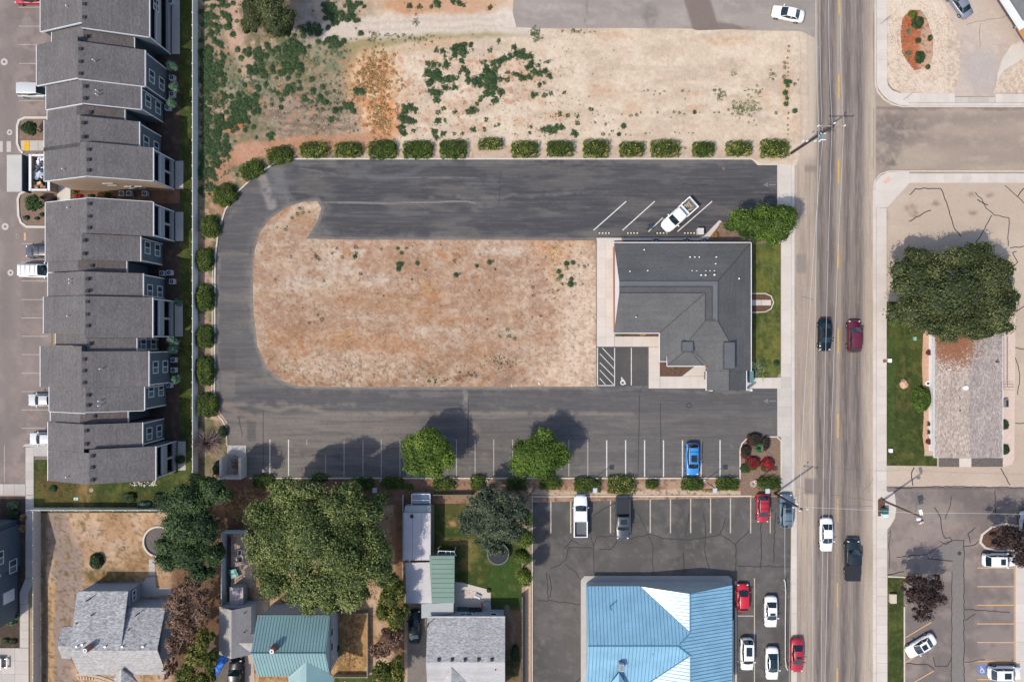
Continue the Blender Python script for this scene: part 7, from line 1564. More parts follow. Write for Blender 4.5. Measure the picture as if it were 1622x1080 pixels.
def multi(name, lab, blobs, h, mat, leaf, dens, cat='tree', group=None, bk=None, rz=.35, **kw):
    """a crown made of several masses: blobs = (px,py,rx,ry,top height)"""
    cx = sum(b[0] for b in blobs)/len(blobs); cy = sum(b[1] for b in blobs)/len(blobs); zc = h*.7; X, Y = W(cx, cy, zc)[:2]
    t = thing(name, lab, cat, (X, Y, 0), group=group); arr = []
    for (bx, by, rx, ry, hh) in blobs:
        z = hh*(1-rz*.6); x_, y_ = W(bx, by, z)[:2]; a, b = rx*S*(H-z)/H, ry*S*(H-z)/H
        arr.append(crown_arrays((x_-X, y_-Y, z), (a, b, min(hh*rz, max(a, b)*1.1)), int(dens*DN*PI*a*b), leaf*LF, **kw))
    link('crown', tree_mesh('crown', arr, mat), t)
    m = MB(); m.tube((0, 0, -.1), (.1, 0, h*.4), h*.028, h*.02, 8)
    for (bx, by, rx, ry, hh) in blobs:
        z = hh*.7; x_, y_ = W(bx, by, z)[:2]; q = ((x_-X)*.8, (y_-Y)*.8, z); m.tube((.1, 0, h*.35), q, h*.014, h*.006, 5)
        for k in range(3): a = random.uniform(0, 2*PI); m.tube(q, (q[0]+math.cos(a)*rx*S*.6, q[1]+math.sin(a)*rx*S*.6, hh*random.uniform(.75, .97)), h*.006, .02, 4)
    m.build('trunk', bk or bark, t, local=True); return t
# the two round car park trees
tree('shade_tree', 'round bright green tree standing in the bays west of the twin round trees', 677.5, 717, 43, 5.7, L_bright, 13000, .28, lobes=34, spread=.80, lobe_r=.34, ragged=.06, group='round car park trees')
bpy.data.objects['shade_tree']['label'] = 'left of the two round bright green trees in the main car park'
tree('shade_tree', 'right of the two round bright green trees, slightly larger and looser', 853, 722, 45.5, 5.9, L_bright, 13000, .28, lobes=34, spread=.82, lobe_r=.34, ragged=.08, group='round car park trees')
multi('shade_tree', 'bright green tree pair at the northeast office corner reaching over the road edge', [(1205, 338, 20, 24, 6), (1180, 350, 36, 26, 6), (1210, 354, 28, 24, 6), (1232, 355, 36, 30, 6.4), (1248, 340, 16, 16, 6), (1220, 372, 26, 18, 5.5)], 6.2, L_bright, .26, 75, lobes=12, lobe_r=.40, spread=.7)
multi('large_shrub', 'dusky green shrub tucked below the bright trees at the office corner', [(1192, 376, 16, 10, 2.6), (1178, 374, 10, 8, 2.2)], 2.6, L_dark, .22, 70, cat='shrub', lobes=8)
# the giant spreading tree
multi('spreading_tree', 'giant olive green spreading tree above the teal roof, largest in the picture',
      [(500, 850, 70, 66, 12.5), (440, 860, 48, 52, 11), (555, 880, 58, 56, 11.5), (480, 775, 56, 32, 10), (560, 800, 42, 40, 10.5), (430, 810, 38, 38, 10), (470, 805, 34, 30, 11), (525, 795, 34, 34, 11.5), (595, 860, 38, 46, 10), (590, 800, 34, 26, 8.5), (500, 925, 50, 42, 11), (440, 915, 38, 36, 9), (520, 955, 22, 18, 9.5), (560, 935, 40, 32, 9.5), (498, 955, 24, 20, 9.5), (460, 750+20, 32, 20, 8.5), (612, 905, 22, 24, 9)],
      12.5, L_olive, .30, 70, lobes=15, lobe_r=.36, spread=.82, ragged=.14, tv=.3, bk=barkp)
# the great dark conifer on the east side
multi('great_conifer', 'great dark olive conifer shading the north end of the beige-roofed building',
      [(1505, 460, 70, 56, 9.0), (1450, 440, 46, 44, 7.8), (1440, 495, 38, 38, 7.4), (1560, 445, 46, 42, 8.2), (1570, 500, 42, 36, 7.8), (1500, 410, 60, 26, 7.4), (1545, 408, 36, 22, 7.0), (1520, 520, 50, 24, 7.4), (1480, 515, 40, 22, 7.4), (1450, 410, 30, 20, 6.6), (1592, 470, 18, 22, 7.0), (1585, 430, 20, 18, 7.0)],
      9, L_pine, .34, 60, lobes=16, lobe_r=.34, spread=.84, ragged=.16, tv=.3)
# north-west olive tree
multi('weeping_tree', 'dense dark olive tree cut by the top edge above the weedy lot', [(402, 16, 32, 40, 7.5), (436, 22, 34, 44, 8), (420, 0, 34, 40, 8.5), (420, -30, 44, 34, 8.5), (455, 45, 14, 16, 5.5), (395, 40, 16, 16, 5.5)], 8, L_pine, .22, 80, lobes=12, lobe_r=.4, ragged=.1)
# mass of trees by the bin store
multi('garden_tree', 'dark blue-green tree mass left of the paved back garden', [(300, 790, 48, 38, 9), (345, 775, 32, 34, 8.5), (290, 830, 42, 34, 9.5), (325, 830, 36, 40, 9), (275, 860, 32, 26, 8), (310, 875, 46, 30, 8.5), (270, 885, 26, 22, 7), (345, 875, 16, 26, 7), (320, 905, 30, 14, 7)], 9.5, L_dark, .30, 62, lobes=12, lobe_r=.38, ragged=.15)
multi('garden_tree', 'small brighter green conifer in front of the bin store wall', [(318, 768, 22, 20, 6.5), (330, 785, 20, 16, 6)], 6.5, L_olive, .24, 80, lobes=10, ragged=.15)
multi('rusty_tree', 'half-bare rusty brown tree east of the speckled grey roof', [(312, 925, 30, 20, 7), (290, 950, 30, 24, 7), (325, 960, 22, 34, 7.5), (282, 980, 20, 20, 6.5), (300, 1000, 24, 24, 6.5), (278, 1020, 16, 24, 6), (335, 905, 14, 14, 6), (272, 1055, 12, 24, 5)], 7, L_brown, .22, 40, lobes=16, lobe_r=.3, spread=.88, ragged=.32, core=.5, bk=barkp)
multi('garden_tree', 'yellow-green leafy tree at the bottom edge beside the rusty tree', [(328, 1010, 18, 26, 6.8), (312, 1035, 24, 24, 6.5), (335, 1045, 14, 26, 6.5), (300, 1065, 22, 24, 6), (325, 1075, 22, 24, 6), (290, 1085, 22, 20, 6)], 6.8, L_yellowg, .24, 60, lobes=16, lobe_r=.32, ragged=.12)
multi('garden_tree', 'yellow-green tree between the dog run and the white carport', [(622, 940, 24, 28, 6.5), (630, 970, 20, 28, 6), (608, 965, 16, 22, 6), (632, 925, 14, 16, 5)], 6.5, L_yellowg, .26, 66, lobes=14, lobe_r=.36)
multi('rusty_tree', 'pinkish brown thin tree west of the black car', [(620, 1010, 24, 20, 5.5), (605, 1030, 20, 18, 5), (632, 1000, 14, 18, 5)], 5.5, L_brown, .24, 40, lobes=12, ragged=.2, bk=barkp)
multi('garden_tree', 'leafy green tree at the bottom edge left of the asphalt drive', [(612, 1060, 20, 22, 5.5), (630, 1060, 16, 28, 5.5), (605, 1085, 18, 20, 5)], 5.5, L_yellowg, .26, 66, lobes=12)
multi('blue_spruce', 'grey-green spruce spreading over the trampoline', [(785, 812, 38, 36, 8), (757, 796, 30, 26, 6.5), (808, 798, 34, 26, 7), (756, 832, 32, 26, 6), (804, 838, 30, 26, 6.5), (787, 866, 24, 18, 4.5), (740, 826, 20, 16, 5), (775, 780, 24, 16, 6), (748, 812, 30, 16, 5), (822, 815, 18, 22, 6), (770, 850, 24, 18, 5)], 8, L_spruce, .24, 60, lobes=18, lobe_r=.28, spread=.9, ragged=.24, core=.6)
for (px, py, r, h, lab) in ((836, 817, 14, 4.5, 'bright columnar shrub at the northeast garden corner, topmost of four'), (829, 853, 17, 5, 'bright columnar shrub right of the trampoline, second of four'), (828, 878, 15, 5, 'bright columnar shrub, third of four down the garden edge'), (830, 910, 15, 5.2, 'bright columnar shrub at the foot of the row by the garden lawn')):
    tree('columnar_shrub', lab, px, py, r, h, L_hedge, 2200, .2, lobes=10, rz=.5, lobe_r=.5, spread=.6, group='columnar shrubs at the garden edge', cat='shrub', limbs=3)
multi('purple_tree', 'blackish purple tree on the east grass verge', [(1462, 935, 28, 26, 6.5), (1440, 940, 20, 20, 6), (1480, 945, 20, 20, 6), (1455, 968, 22, 14, 5.5), (1484, 922, 14, 14, 5.5), (1445, 915, 16, 12, 5.5)], 6.5, L_purple, .26, 60, lobes=14, lobe_r=.32, spread=.86, ragged=.32, core=.5)
multi('purple_tree', 'blackish purple tree overhanging the kerbed island at the right edge', [(1595, 850, 30, 22, 6.5), (1620, 865, 26, 26, 6.5), (1580, 858, 18, 14, 5.5), (1612, 885, 20, 12, 6), (1630, 845, 24, 24, 6)], 6.5, L_purple, .26, 60, lobes=14, lobe_r=.32, spread=.86, ragged=.32, core=.5)
# bare purplish shrub by the corner of the lot
t = thing('bare_shrub', 'leafless purplish shrub overhanging the vinyl fence', 'shrub', (*W(327, 702, 1.2)[:2], 0)); m = MB(); bm_ = M('bare_twig', (.20, .145, .14), noise=((6, .3),))
for i in range(420):
    a = random.uniform(0, 2*PI); r1 = random.uniform(.6, 2.7); z1 = random.uniform(.8, 2.6)*(1-.2*r1/2.7); q = (math.cos(a)*r1*.45, math.sin(a)*r1*.4, z1*.75); e = (math.cos(a+random.uniform(-.3, .3))*r1, math.sin(a+random.uniform(-.3, .3))*r1*.85, z1)
    m.tube((random.uniform(-.1, .1), random.uniform(-.1, .1), .05), q, .03, .02, 3); m.tube(q, e, .02, .008, 3)
m.build('branches', bm_, t, local=True)
# ---- clipped hedge bushes
def bush(px, py, w_, h_, z, mat, lab, group, rot=0.0, n=None, boxy=.85, name='hedge_bush', leaf=.17, tv=.3):
    X, Y = W(px, py, z*.5)[:2]; a, b = w_*S/2*.97, h_*S/2*.97; t = thing(name, lab, 'bush', (X, Y, 0), group=group); n = n or int(a*b*560)+200
    v_ = sphere_pts(n, .9); v_[:, 2] = np.abs(v_[:, 2]); k = np.max(np.abs(v_), axis=1)[:, None]; q = v_/(k**boxy); q[:, 2] = np.clip(q[:, 2], 0, 1)
    q = q*(1-.16*rng.uniform(0, 1, (n, 1))**1.5)*(1+.05*np.sin(q[:, :1]*9+px)+.05*np.sin(q[:, 1:2]*8+py)) ; P = q*np.array([a, b, z]); ca, sa = math.cos(rot), math.sin(rot)
    P = np.stack([P[:, 0]*ca-P[:, 1]*sa, P[:, 0]*sa+P[:, 1]*ca, P[:, 2]], 1); N = v_*.7+np.array([0, 0, .6])
    cl = fbm((P[:, 0]+X)*11, (P[:, 1]+Y)*11, 6, 5, 3); tint = .1+.68*cl+tv*.5*rng.normal(size=n)*.6+(.5*(rng.uniform(size=n) < .06) if 'yellow' in mat.name else 0)
    link('foliage', tree_mesh('foliage', [leaves(P, N, leaf, tint)], mat), t)
    m = MB()
    for i in range(4): m.tube((random.uniform(-.2, .2), random.uniform(-.2, .2), 0), (random.uniform(-.6, .6)*a, random.uniform(-.6, .6)*b, z*.7), .05, .02, 4)
    core = 12; m.add([(a*.8*math.cos(2*PI*i/core)*ca-b*.8*math.sin(2*PI*i/core)*sa, a*.8*math.cos(2*PI*i/core)*sa+b*.8*math.sin(2*PI*i/core)*ca, zz_) for zz_ in (.05, z*.72) for i in range(core)], [tuple(range(core, 2*core))]+[(i, (i+1) % core, core+(i+1) % core, core+i) for i in range(core)])  # solid drum under the leaves; its near-black colour paints the inner shade
    m.build('stems', M('dark_core', (.025, .03, .014), noise=((6, .3),)), t, local=True); return t
ORD = ['first', 'second', 'third', 'fourth', 'fifth', 'sixth', 'seventh', 'eighth', 'ninth', 'tenth', 'eleventh', 'twelfth', 'thirteenth', 'fourteenth', 'fifteenth', 'sixteenth']
top = [(398, 268, 38, 27, .5), (443, 246, 40, 27, .2), (496, 238, 44, 25, 0), (551, 237, 42, 24, 0), (606, 237, 46, 29, .05), (662, 237, 49, 28, 0), (717, 236, 45, 29, 0), (777, 228, 38, 18, 0), (831, 236, 45, 26, 0), (887, 235, 44, 24, 0), (944, 235, 43, 28, 0), (1001, 236, 41, 23, 0), (1054, 235, 45, 27, 0), (1115, 236, 36, 23, 0), (1171, 235, 42, 23, 0), (1228, 235, 46, 28, 0)]
for i, (px, py, w_, h_, r_) in enumerate(top):
    y_ = i in (2, 3, 7, 8, 10, 11, 12, 14, 15); ex = {0: ', tilted on the curve', 7: ', the smallest and thinnest', 15: ', beside the crossroads pole', 4: ', slightly ragged', 14: ', flecked with yellow'}.get(i, '')
    bush(px, py, w_, h_, 1.35, L_hedgey if y_ else L_hedge, '%s clipped hedge bush from the left along the north kerb%s' % (ORD[i], ex), 'clipped bushes along the north kerb', r_)
left = [(356, 308, 38, 35, .6), (332, 359, 30, 37, 0), (324, 411, 28, 37, 0), (324, 472, 31, 44, 0), (324, 534, 30, 38, 0), (324, 587, 31, 49, 0), (328, 642, 34, 40, 0)]
for i, (px, py, w_, h_, r_) in enumerate(left): bush(px, py, w_, h_, 1.5, L_hedge, '%s dark clipped bush from the top along the west kerb' % ORD[i], 'clipped bushes along the west kerb', r_, boxy=.4)
bot = [(417, 763, 35, 22, 'low bush right of the bin store below the white rock'), (575, 767, 36, 20, 'low bush in shade left of the slim lamp post'), (621, 765, 34, 20, 'low bush in shade right of the slim lamp post'), (703, 767, 36, 19, 'low bush under the left round tree'), (757, 764, 24, 24, 'squarish low bush beside the lamp between the round trees'), (818, 767, 34, 20, 'dark low bush left of the right round tree'), (872, 766, 34, 20, 'low bush below the right round tree'), (930, 768, 43, 23, 'low bush with a lamp post standing in it'), (985, 768, 44, 29, 'larger ragged bush above the black pickup'), (1033, 767, 20, 14, 'smallest sparse bush in the east hedge bed'), (1097, 767, 34, 20, 'low bush directly below the blue car'), (1153, 767, 37, 20, 'neat rectangular bush left of the stone ring'), (1218, 766, 35, 21, 'easternmost low bush beside the pavement')]
for px, py, w_, h_, lab in bot: bush(px, py, w_, h_, 1.05, L_hedge if px != 985 else L_hedgey, lab, 'low bushes in the hedge bed')
# corner island planting
def spiky(name, lab, px, py, r, h, mat, n=120, group=None, cat='plant', width=.07):
    X, Y = W(px, py, h*.4)[:2]; t = thing(name, lab, cat, (X, Y, 0), group=group); V = []; F = []; T = []
    for i in range(n):
        a = rng.uniform(0, 2*PI); e = rng.uniform(.15, 1.3); R = r*rng.uniform(.7, 1.05); dx, dy, dz = math.cos(a)*math.cos(e)*R, math.sin(a)*math.cos(e)*R, math.sin(e)*h; s_ = width*rng.uniform(.7, 1.3); ox, oy = -math.sin(a)*s_, math.cos(a)*s_; b = len(V)
        V += [(0, 0, .1), (dx*.5+ox, dy*.5+oy, dz*.75), (dx, dy, dz*.8), (dx*.5-ox, dy*.5-oy, dz*.75)]; F.append((b, b+3, b+2, b+1)); T.append(rng.uniform(.2, .9))
    link('leaves', tree_mesh('leaves', [(np.array(V), np.array(F), np.array(T))], mat), t); return t
spiky('yucca', 'green spiky rosette plant in the middle of the corner island', 1203, 708, 1.15, 1.0, L_agave, 150, width=.09)
for px, py, w_, h_, lab in ((1196, 696, 26, 22, 'dark red-leaved bush at the top of the corner island'), (1213, 702, 14, 24, 'purple-red bush right of the spiky rosette'), (1193, 733, 24, 22, 'crimson flowering bush at lower left of the corner island'), (1217, 735, 22, 22, 'crimson flowering bush at lower right of the corner island'), (1182, 715, 16, 22, 'sparse reddish shrub left of the spiky rosette')):
    bush(px, py, w_, h_, 1.0, L_red if py > 720 else L_purple, lab, 'red bushes on the corner island', boxy=.2, name='flowering_bush', leaf=.15); bush(px-2, py+3, w_*.9, h_*.9, .75, L_hedge if py > 720 else L_red, lab.replace('bush', 'bush underplanting').replace('shrub', 'shrub underplanting'), 'green underplanting on the corner island', boxy=.2, n=160 if py < 720 else 300, name='low_shrub', leaf=.15)
bush(1181, 742, 18, 16, .6, L_dark, 'low dark shrub at the lower left kerb of the corner island', None, boxy=.2, name='low_shrub')
# townhouse back shrubs and assorted small trees
for px, py, r, h, lab in ((273, 106, 10, 3, 'small pale round tree, highest behind the northern townhouses'), (276, 139, 10, 3, 'small pale round tree, middle behind the northern townhouses'), (274.5, 165, 9.5, 3, 'small pale round tree, lowest behind the northern townhouses'), (276, 540, 10, 3.2, 'upper half of the small double tree behind the southern townhouses'), (276.5, 552, 10, 3, 'lower half of the small double tree behind the southern townhouses'), (279.5, 600, 8, 2.8, 'small round tree below the air conditioners of the southern townhouses'), (283, 480, 7, 2.4, 'dark wispy tree by the patio of the southern townhouses')):
    tree('small_tree', lab, px, py, r, h, L_mint, 700, .2, lobes=8, rz=.4, group='small trees behind the townhouses', limbs=3)
for px, py, r, h, lab in ((50, 203, 14, 2.6, 'bushy green tree in the northern kerbed island'), (54, 323, 15, 2.4, 'spreading dark shrub in the southern kerbed island')): tree('small_tree', lab, px, py, r, h, L_dark, 1500, .2, lobes=10, rz=.4, limbs=4)
for i, (px, py, w_, h_, z, mt, lab) in enumerate(((48, 313, 7, 5, .5, L_dark, 'tiny round shrub top left in the southern island'), (66, 313, 7, 5, .5, L_dark, 'tiny round shrub top right in the southern island'), (58, 346, 7, 5, .5, L_dark, 'tiny round shrub at the foot of the southern island'), (41, 345, 10, 8, .5, L_spruce, 'pale low shrub at the lower left of the southern island'), (66, 340, 8, 6, .5, L_dark, 'tiny dark shrub at the right of the southern island'), (84, 315, 10, 6, .6, L_dark, 'dark shrub beside the white entry slab'), (117, 304, 10, 8, .6, L_hedge, 'green shrub at the west of the passage bed'), (122, 300, 9, 7, .5, L_red, 'red-flowered shrub at the top of the passage bed'), (124, 311, 14, 6, .5, L_red, 'red-flowered shrub at the bottom of the passage bed'), (143, 311, 10, 6, .6, L_dark, 'dark shrub east of the red-flowered ones'), (169, 310, 10, 12, .8, L_yellowg, 'yellow-green shrub in the passage bed'), (178, 314, 12, 5, .6, L_dark, 'dark low shrub right of the yellow-green one'), (273, 747, 14, 9, .6, L_yellowg, 'yellow-white flowering shrub by the last patio'), (285, 728, 14, 14, .9, L_dark, 'spiky dark shrub at the last patio corner'), (83, 774, 12, 11, .5, L_dark, 'round shrub with bare rim in the lower lawn'), (204, 788, 22, 16, .8, L_dark, 'dark shrub left in the lower lawn row'), (228, 801, 24, 14, .8, L_mint, 'spiky pale green shrub above the cross fence'), (250, 790, 22, 20, .9, L_dark, 'dark shrub right in the lower lawn row'), (36, 820, 10, 12, .6, L_straw, 'orange-tinged shrub near the top of the narrow path'), (34, 837, 9, 12, .6, L_straw, 'orange-tinged shrub lower by the narrow path'), (20, 800, 20, 12, .7, L_fern, 'pale feathery shrub at the upper left path corner'), (20, 815, 20, 16, .8, L_dark, 'dark shrub beside the white porch roof'), (17, 985, 14, 13, .7, L_agave, 'round pale green shrub under the slate wall, lower one'), (10, 977, 12, 10, .6, L_fern, 'yellowish shrub under the slate wall, left one'), (25, 976, 10, 10, .6, L_agave, 'pale green shrub under the slate wall, right one'), (8, 1015, 12, 9, .5, L_dark, 'dark green low shrub left of the paved square edge'), (20, 1016, 12, 9, .5, L_dark, 'dark green low shrub right by the paved square edge'),
    (151, 889, 20, 26, 1.2, L_dark, 'lone dusky shrub in the bare lower left garden'), (1462, 632, 28, 42, 1.6, L_bright, 'bright round grassy shrub on the east lawn'), (1592, 673, 12, 16, .8, L_dark, 'upper dark shrub right of the beige roof'), (1593, 712, 13, 16, .8, L_dark, 'lower dark shrub right of the beige roof'), (1421, 508, 20, 20, .8, L_bright, 'bright low plants in the curved bed under the great conifer'), (344, 742, 16, 22, 1.2, L_dark, 'dark shrub squeezed between fence and bin store'), (352, 684, 14, 20, 1.0, L_dark, 'dark shrub by the curved kerb end'), (647, 772, 16, 10, .8, L_hedge, 'green shrub above the blue-glazed frame'), (428, 930, 34, 34, 1.5, L_dark, 'dark green garden bush under the west of the giant tree'), (816, 1040, 12, 40, 1.0, L_dark, 'dark strip shrub beside the lower garden path'), (1230, 575, 10, 10, .5, L_dark, 'small shrub at the south of the office lawn'), (1447, 22, 14, 10, .8, L_bright, 'bright green shrub at the top of the mulch island'), (1455, 35, 20, 20, .9, L_dark, 'large green shrub in the upper mulch island'), (1458, 90, 16, 20, .8, L_dark, 'green shrub low in the mulch island'), (1439, 84, 9, 8, .5, L_fern, 'pale shrub left in the lower mulch island'), (1440, 50, 8, 8, .4, L_fern, 'pale shrub left in the upper mulch island'), (1455, 64, 10, 8, .5, L_pine, 'brownish green shrub in the middle of the mulch island'), (1474, 60, 7, 10, .5, L_pine, 'brown shrub on the right rim of the mulch island'), (1470, 106, 8, 8, .4, L_pine, 'brown shrub on the lower rim of the mulch island'),
    (1068, 582, 9, 5, .4, L_yellowg, 'small yellow-flowered plant in the office planter'), (985, 529.5, 16, 5, .4, L_yellowg, 'yellow-green plants in the west end of the strip by the office'), (1018, 529.5, 12, 4.5, .3, L_straw, 'straw-coloured plant in the strip by the office'), (1134, 372, 10, 9, .6, L_straw, 'dry golden grass tuft in the bed behind the office'), (1125, 777, 30, 5, .3, L_straw, 'dry golden grass along the last stretch of white kerb'), (774, 938-3, 6, 7, .5, L_dark, 'small dark potted plant on the patio corner'), (533, 1027, 8, 12, .8, L_dark, 'dark creeper against the teal house east wall'))):
    bush(px, py, w_, h_, z, mt, lab, None, boxy=.15, name='shrub', n=int(w_*h_*2.2)+90, leaf=.16, tv=.4)
# fallen palm-like shrub by the office lawn
spiky('broken_shrub', 'collapsed spiky shrub at the south end of the office lawn', 1199, 583, 1.5, .6, L_fern, 70, width=.06); spiky('broken_shrub', 'thin broken branches lying across the path by the office lawn', 1207, 592, 1.6, .4, L_olive, 22, width=.04)
# ---- weeds: real leafy tufts, uncountable, one mesh for each patch of ground
def tuft_cloud(name, spots, mat, leaf=.16, dens=26, flat_=.5, z0=.02):
    dens *= 1.7; leaf *= .8
    """spots: px,py,r px"""
    Ps, Ns, Ts = [], [], []
    for (px, py, r) in spots:
        a = r*S; n = max(4, int(dens*PI*a*a*1.6)+3); X, Y = W(px, py)[:2]; v_ = sphere_pts(n, .9); v_[:, 2] = np.abs(v_[:, 2]); rr = rng.uniform(.55, 1.0, (n, 1)); hh = min(.5, a*flat_*.9+.06)
        Ps.append(v_*rr*np.array([a, a, hh])+np.array([X, Y, z0+.02])); Ns.append(v_*.6+np.array([0, 0, .7])); Ts.append(.45+.22*rng.normal(size=n)*.9+.1*rng.normal())
    V, F, T = leaves(np.concatenate(Ps), np.concatenate(Ns), leaf, np.concatenate(Ts)); cv, cf, b = [], [], len(V)
    for (px, py, r) in spots:
        if r < 4.2: continue
        a = r*S*.74; X, Y = W(px, py)[:2]; hh = min(.3, a*flat_*.6+.04); k0 = b+len(cv)
        for q, zq in ((1.0, 0.0), (.8, .6), (.12, 1.0)):
            for u in range(8): th = 2*PI*u/8; j = 1+.1*random.gauss(0, 1); cv.append((X+a*q*j*math.cos(th), Y+a*q*j*math.sin(th), z0+hh*zq))
        for l in range(2):
            for u in range(8): cf.append((k0+l*8+u, k0+l*8+(u+1) % 8, k0+(l+1)*8+(u+1) % 8, k0+(l+1)*8+u))
    if cv: V = np.concatenate([V, np.array(cv)]); F = np.concatenate([F, np.array(cf)]); T = np.concatenate([T, np.full(len(cf), .4)])
    o = link(name, npmesh(name, V, F, mat, {'tint': ('FACE', 'FLOAT', T)})); o['kind'] = 'stuff'; return o
def scatter(cx, cy, rx, ry, n, r0, r1): return [(random.gauss(cx, rx*.5), random.gauss(cy, ry*.5), random.uniform(r0, r1)) for _ in range(n)]
Z4 = lambda l: [(620+a/4, b/4, r/4) for a, b, r in l]
main = Z4([(120, 45, 24), (180, 48, 20), (250, 45, 16), (285, 20, 34), (390, 14, 22), (430, 20, 24), (455, 35, 16), (625, 50, 18), (285, 322, 18), (325, 325, 22), (400, 320, 34), (440, 300, 40), (500, 290, 22), (455, 330, 36), (405, 352, 22), (445, 390, 22), (375, 375, 12), (340, 360, 12), (230, 408, 22), (270, 412, 26), (300, 410, 18), (345, 412, 30), (230, 470, 36), (270, 480, 44), (300, 470, 34), (250, 520, 34), (310, 505, 30), (355, 505, 28), (390, 505, 26), (415, 495, 16), (260, 580, 30), (290, 590, 36), (285, 635, 28), (340, 560, 24), (365, 562, 14), (400, 555, 24), (460, 440, 24), (485, 465, 24), (435, 462, 14), (490, 510, 28), (530, 520, 36), (560, 540, 30), (575, 490, 34), (600, 450, 38), (640, 480, 46), (660, 440, 26), (620, 520, 46), (650, 560, 34), (600, 590, 30), (635, 600, 26), (660, 640, 28), (690, 592, 30), (575, 620, 18), (560, 640, 14), (540, 662, 14), (510, 695, 30), (485, 710, 20), (545, 700, 16), (690, 500, 22), (735, 505, 20), (585, 395, 20), (640, 400, 22), (685, 390, 36), (720, 372, 26), (755, 362, 24), (790, 345, 30), (820, 350, 42), (780, 305, 22), (850, 360, 26), (880, 360, 24), (885, 405, 28), (860, 430, 22), (925, 420, 18), (905, 455, 30), (940, 470, 28), (970, 455, 26), (1000, 480, 24), (870, 490, 26), (830, 495, 30), (800, 475, 22), (770, 470, 16), (935, 540, 18), (970, 530, 14), (895, 605, 22), (915, 605, 16), (970, 605, 20), (1010, 595, 16), (1095, 590, 14), (625, 320, 18), (678, 262, 15), (735, 460, 16), (290, 765, 26), (340, 765, 14), (330, 690, 16), (295, 712, 18), (400, 712, 18), (270, 835, 26), (325, 850, 24), (285, 870, 22), (600, 760, 16), (590, 820, 14), (520, 825, 22), (680, 790, 10), (655, 803, 10), (90, 690, 36), (120, 680, 30), (70, 750, 34), (110, 760, 34), (60, 810, 30), (150, 700, 22), (140, 770, 24), (80, 850, 26), (140, 832, 16), (1000, 820, 40), (1040, 815, 30), (960, 830, 20), (1080, 808, 22), (1160, 845, 28), (1180, 780, 18), (1065, 725, 18), (1120, 735, 16), (1265, 695, 15), (1180, 738, 14), (880, 805, 12), (875, 845, 12), (400, 850, 12), (450, 848, 12)])
sub = []
for (a, b, r) in main:
    sub.append((a, b, r*.8))
    for _ in range(5): t_ = random.uniform(0, 2*PI); sub.append((a+math.cos(t_)*r*.75, b+math.sin(t_)*r*.75, r*random.uniform(.25, .5)))
tuft_cloud('weeds', sub, L_weed, .15, 55)
halo = [(a+random.gauss(0, 1)*r*.8, b+random.gauss(0, 1)*r*.7, random.uniform(.5, 1.5)) for (a, b, r) in main for _ in range(7)]
tuft_cloud('pale_weeds', halo, L_fern, .12, 40, z0=.03)
west = []
for (cx, cy, rx, ry, n) in ((340, 230, 26, 60, 150), (345, 110, 18, 55, 90), (330, 110, 14, 40, 60), (390, 165, 24, 20, 80), (375, 185, 30, 26, 60), (330, 280, 16, 30, 50), (415, 88, 34, 14, 60), (462, 80, 22, 16, 70), (350, 20, 20, 50, 60), (460, 105, 26, 20, 60), (410, 115, 16, 16, 30), (525, 20, 16, 18, 50), (555, 22, 16, 20, 26), (495, 48, 26, 10, 36), (525, 66, 16, 8, 30), (565, 8, 18, 8, 20), (428, 218, 6, 8, 12), (567, 145, 8, 6, 12), (556, 168, 6, 8, 14), (525, 165, 30, 20, 26), (330, 20, 14, 60, 60), (325, 170, 10, 110, 130), (470, 140, 60, 30, 50)): west += scatter(cx, cy, rx, ry, n, 1.5, 6.5)
west = [p for p in west if p[0] > 318 and not (p[0] > 385 and p[1] > 230)]; tuft_cloud('weeds', west, L_weed, .15, 48)
pale = []
for (cx, cy, rx, ry, n) in ((395, 130, 22, 24, 50), (530, 80, 24, 18, 50), (340, 200, 30, 110, 260), (400, 140, 40, 60, 160), (510, 160, 60, 60, 240), (470, 90, 60, 30, 120), (848, 52, 10, 9, 40), (850, 60, 8, 8, 20), (1180, 172, 26, 12, 90), (1138, 150, 8, 10, 24), (1195, 145, 18, 10, 24), (864, 98, 8, 6, 14), (660, 35, 6, 10, 16), (1162, 117, 6, 5, 8), (1222, 120, 7, 8, 16), (590, 55, 8, 6, 8), (915, 50, 30, 3, 16), (640, 60, 80, 8, 60)): pale += scatter(cx, cy, rx, ry, n, .8, 3.2)
pale = [p for p in pale if p[0] > 318 and p[1] < 330 and not (p[0] > 380 and 232 < p[1])]
tuft_cloud('pale_weeds', pale, L_fern, .13, 34, z0=.03)
dots = [(random.uniform(640, 980), random.uniform(70, 222), random.uniform(.5, 1.6)) for _ in range(200)]
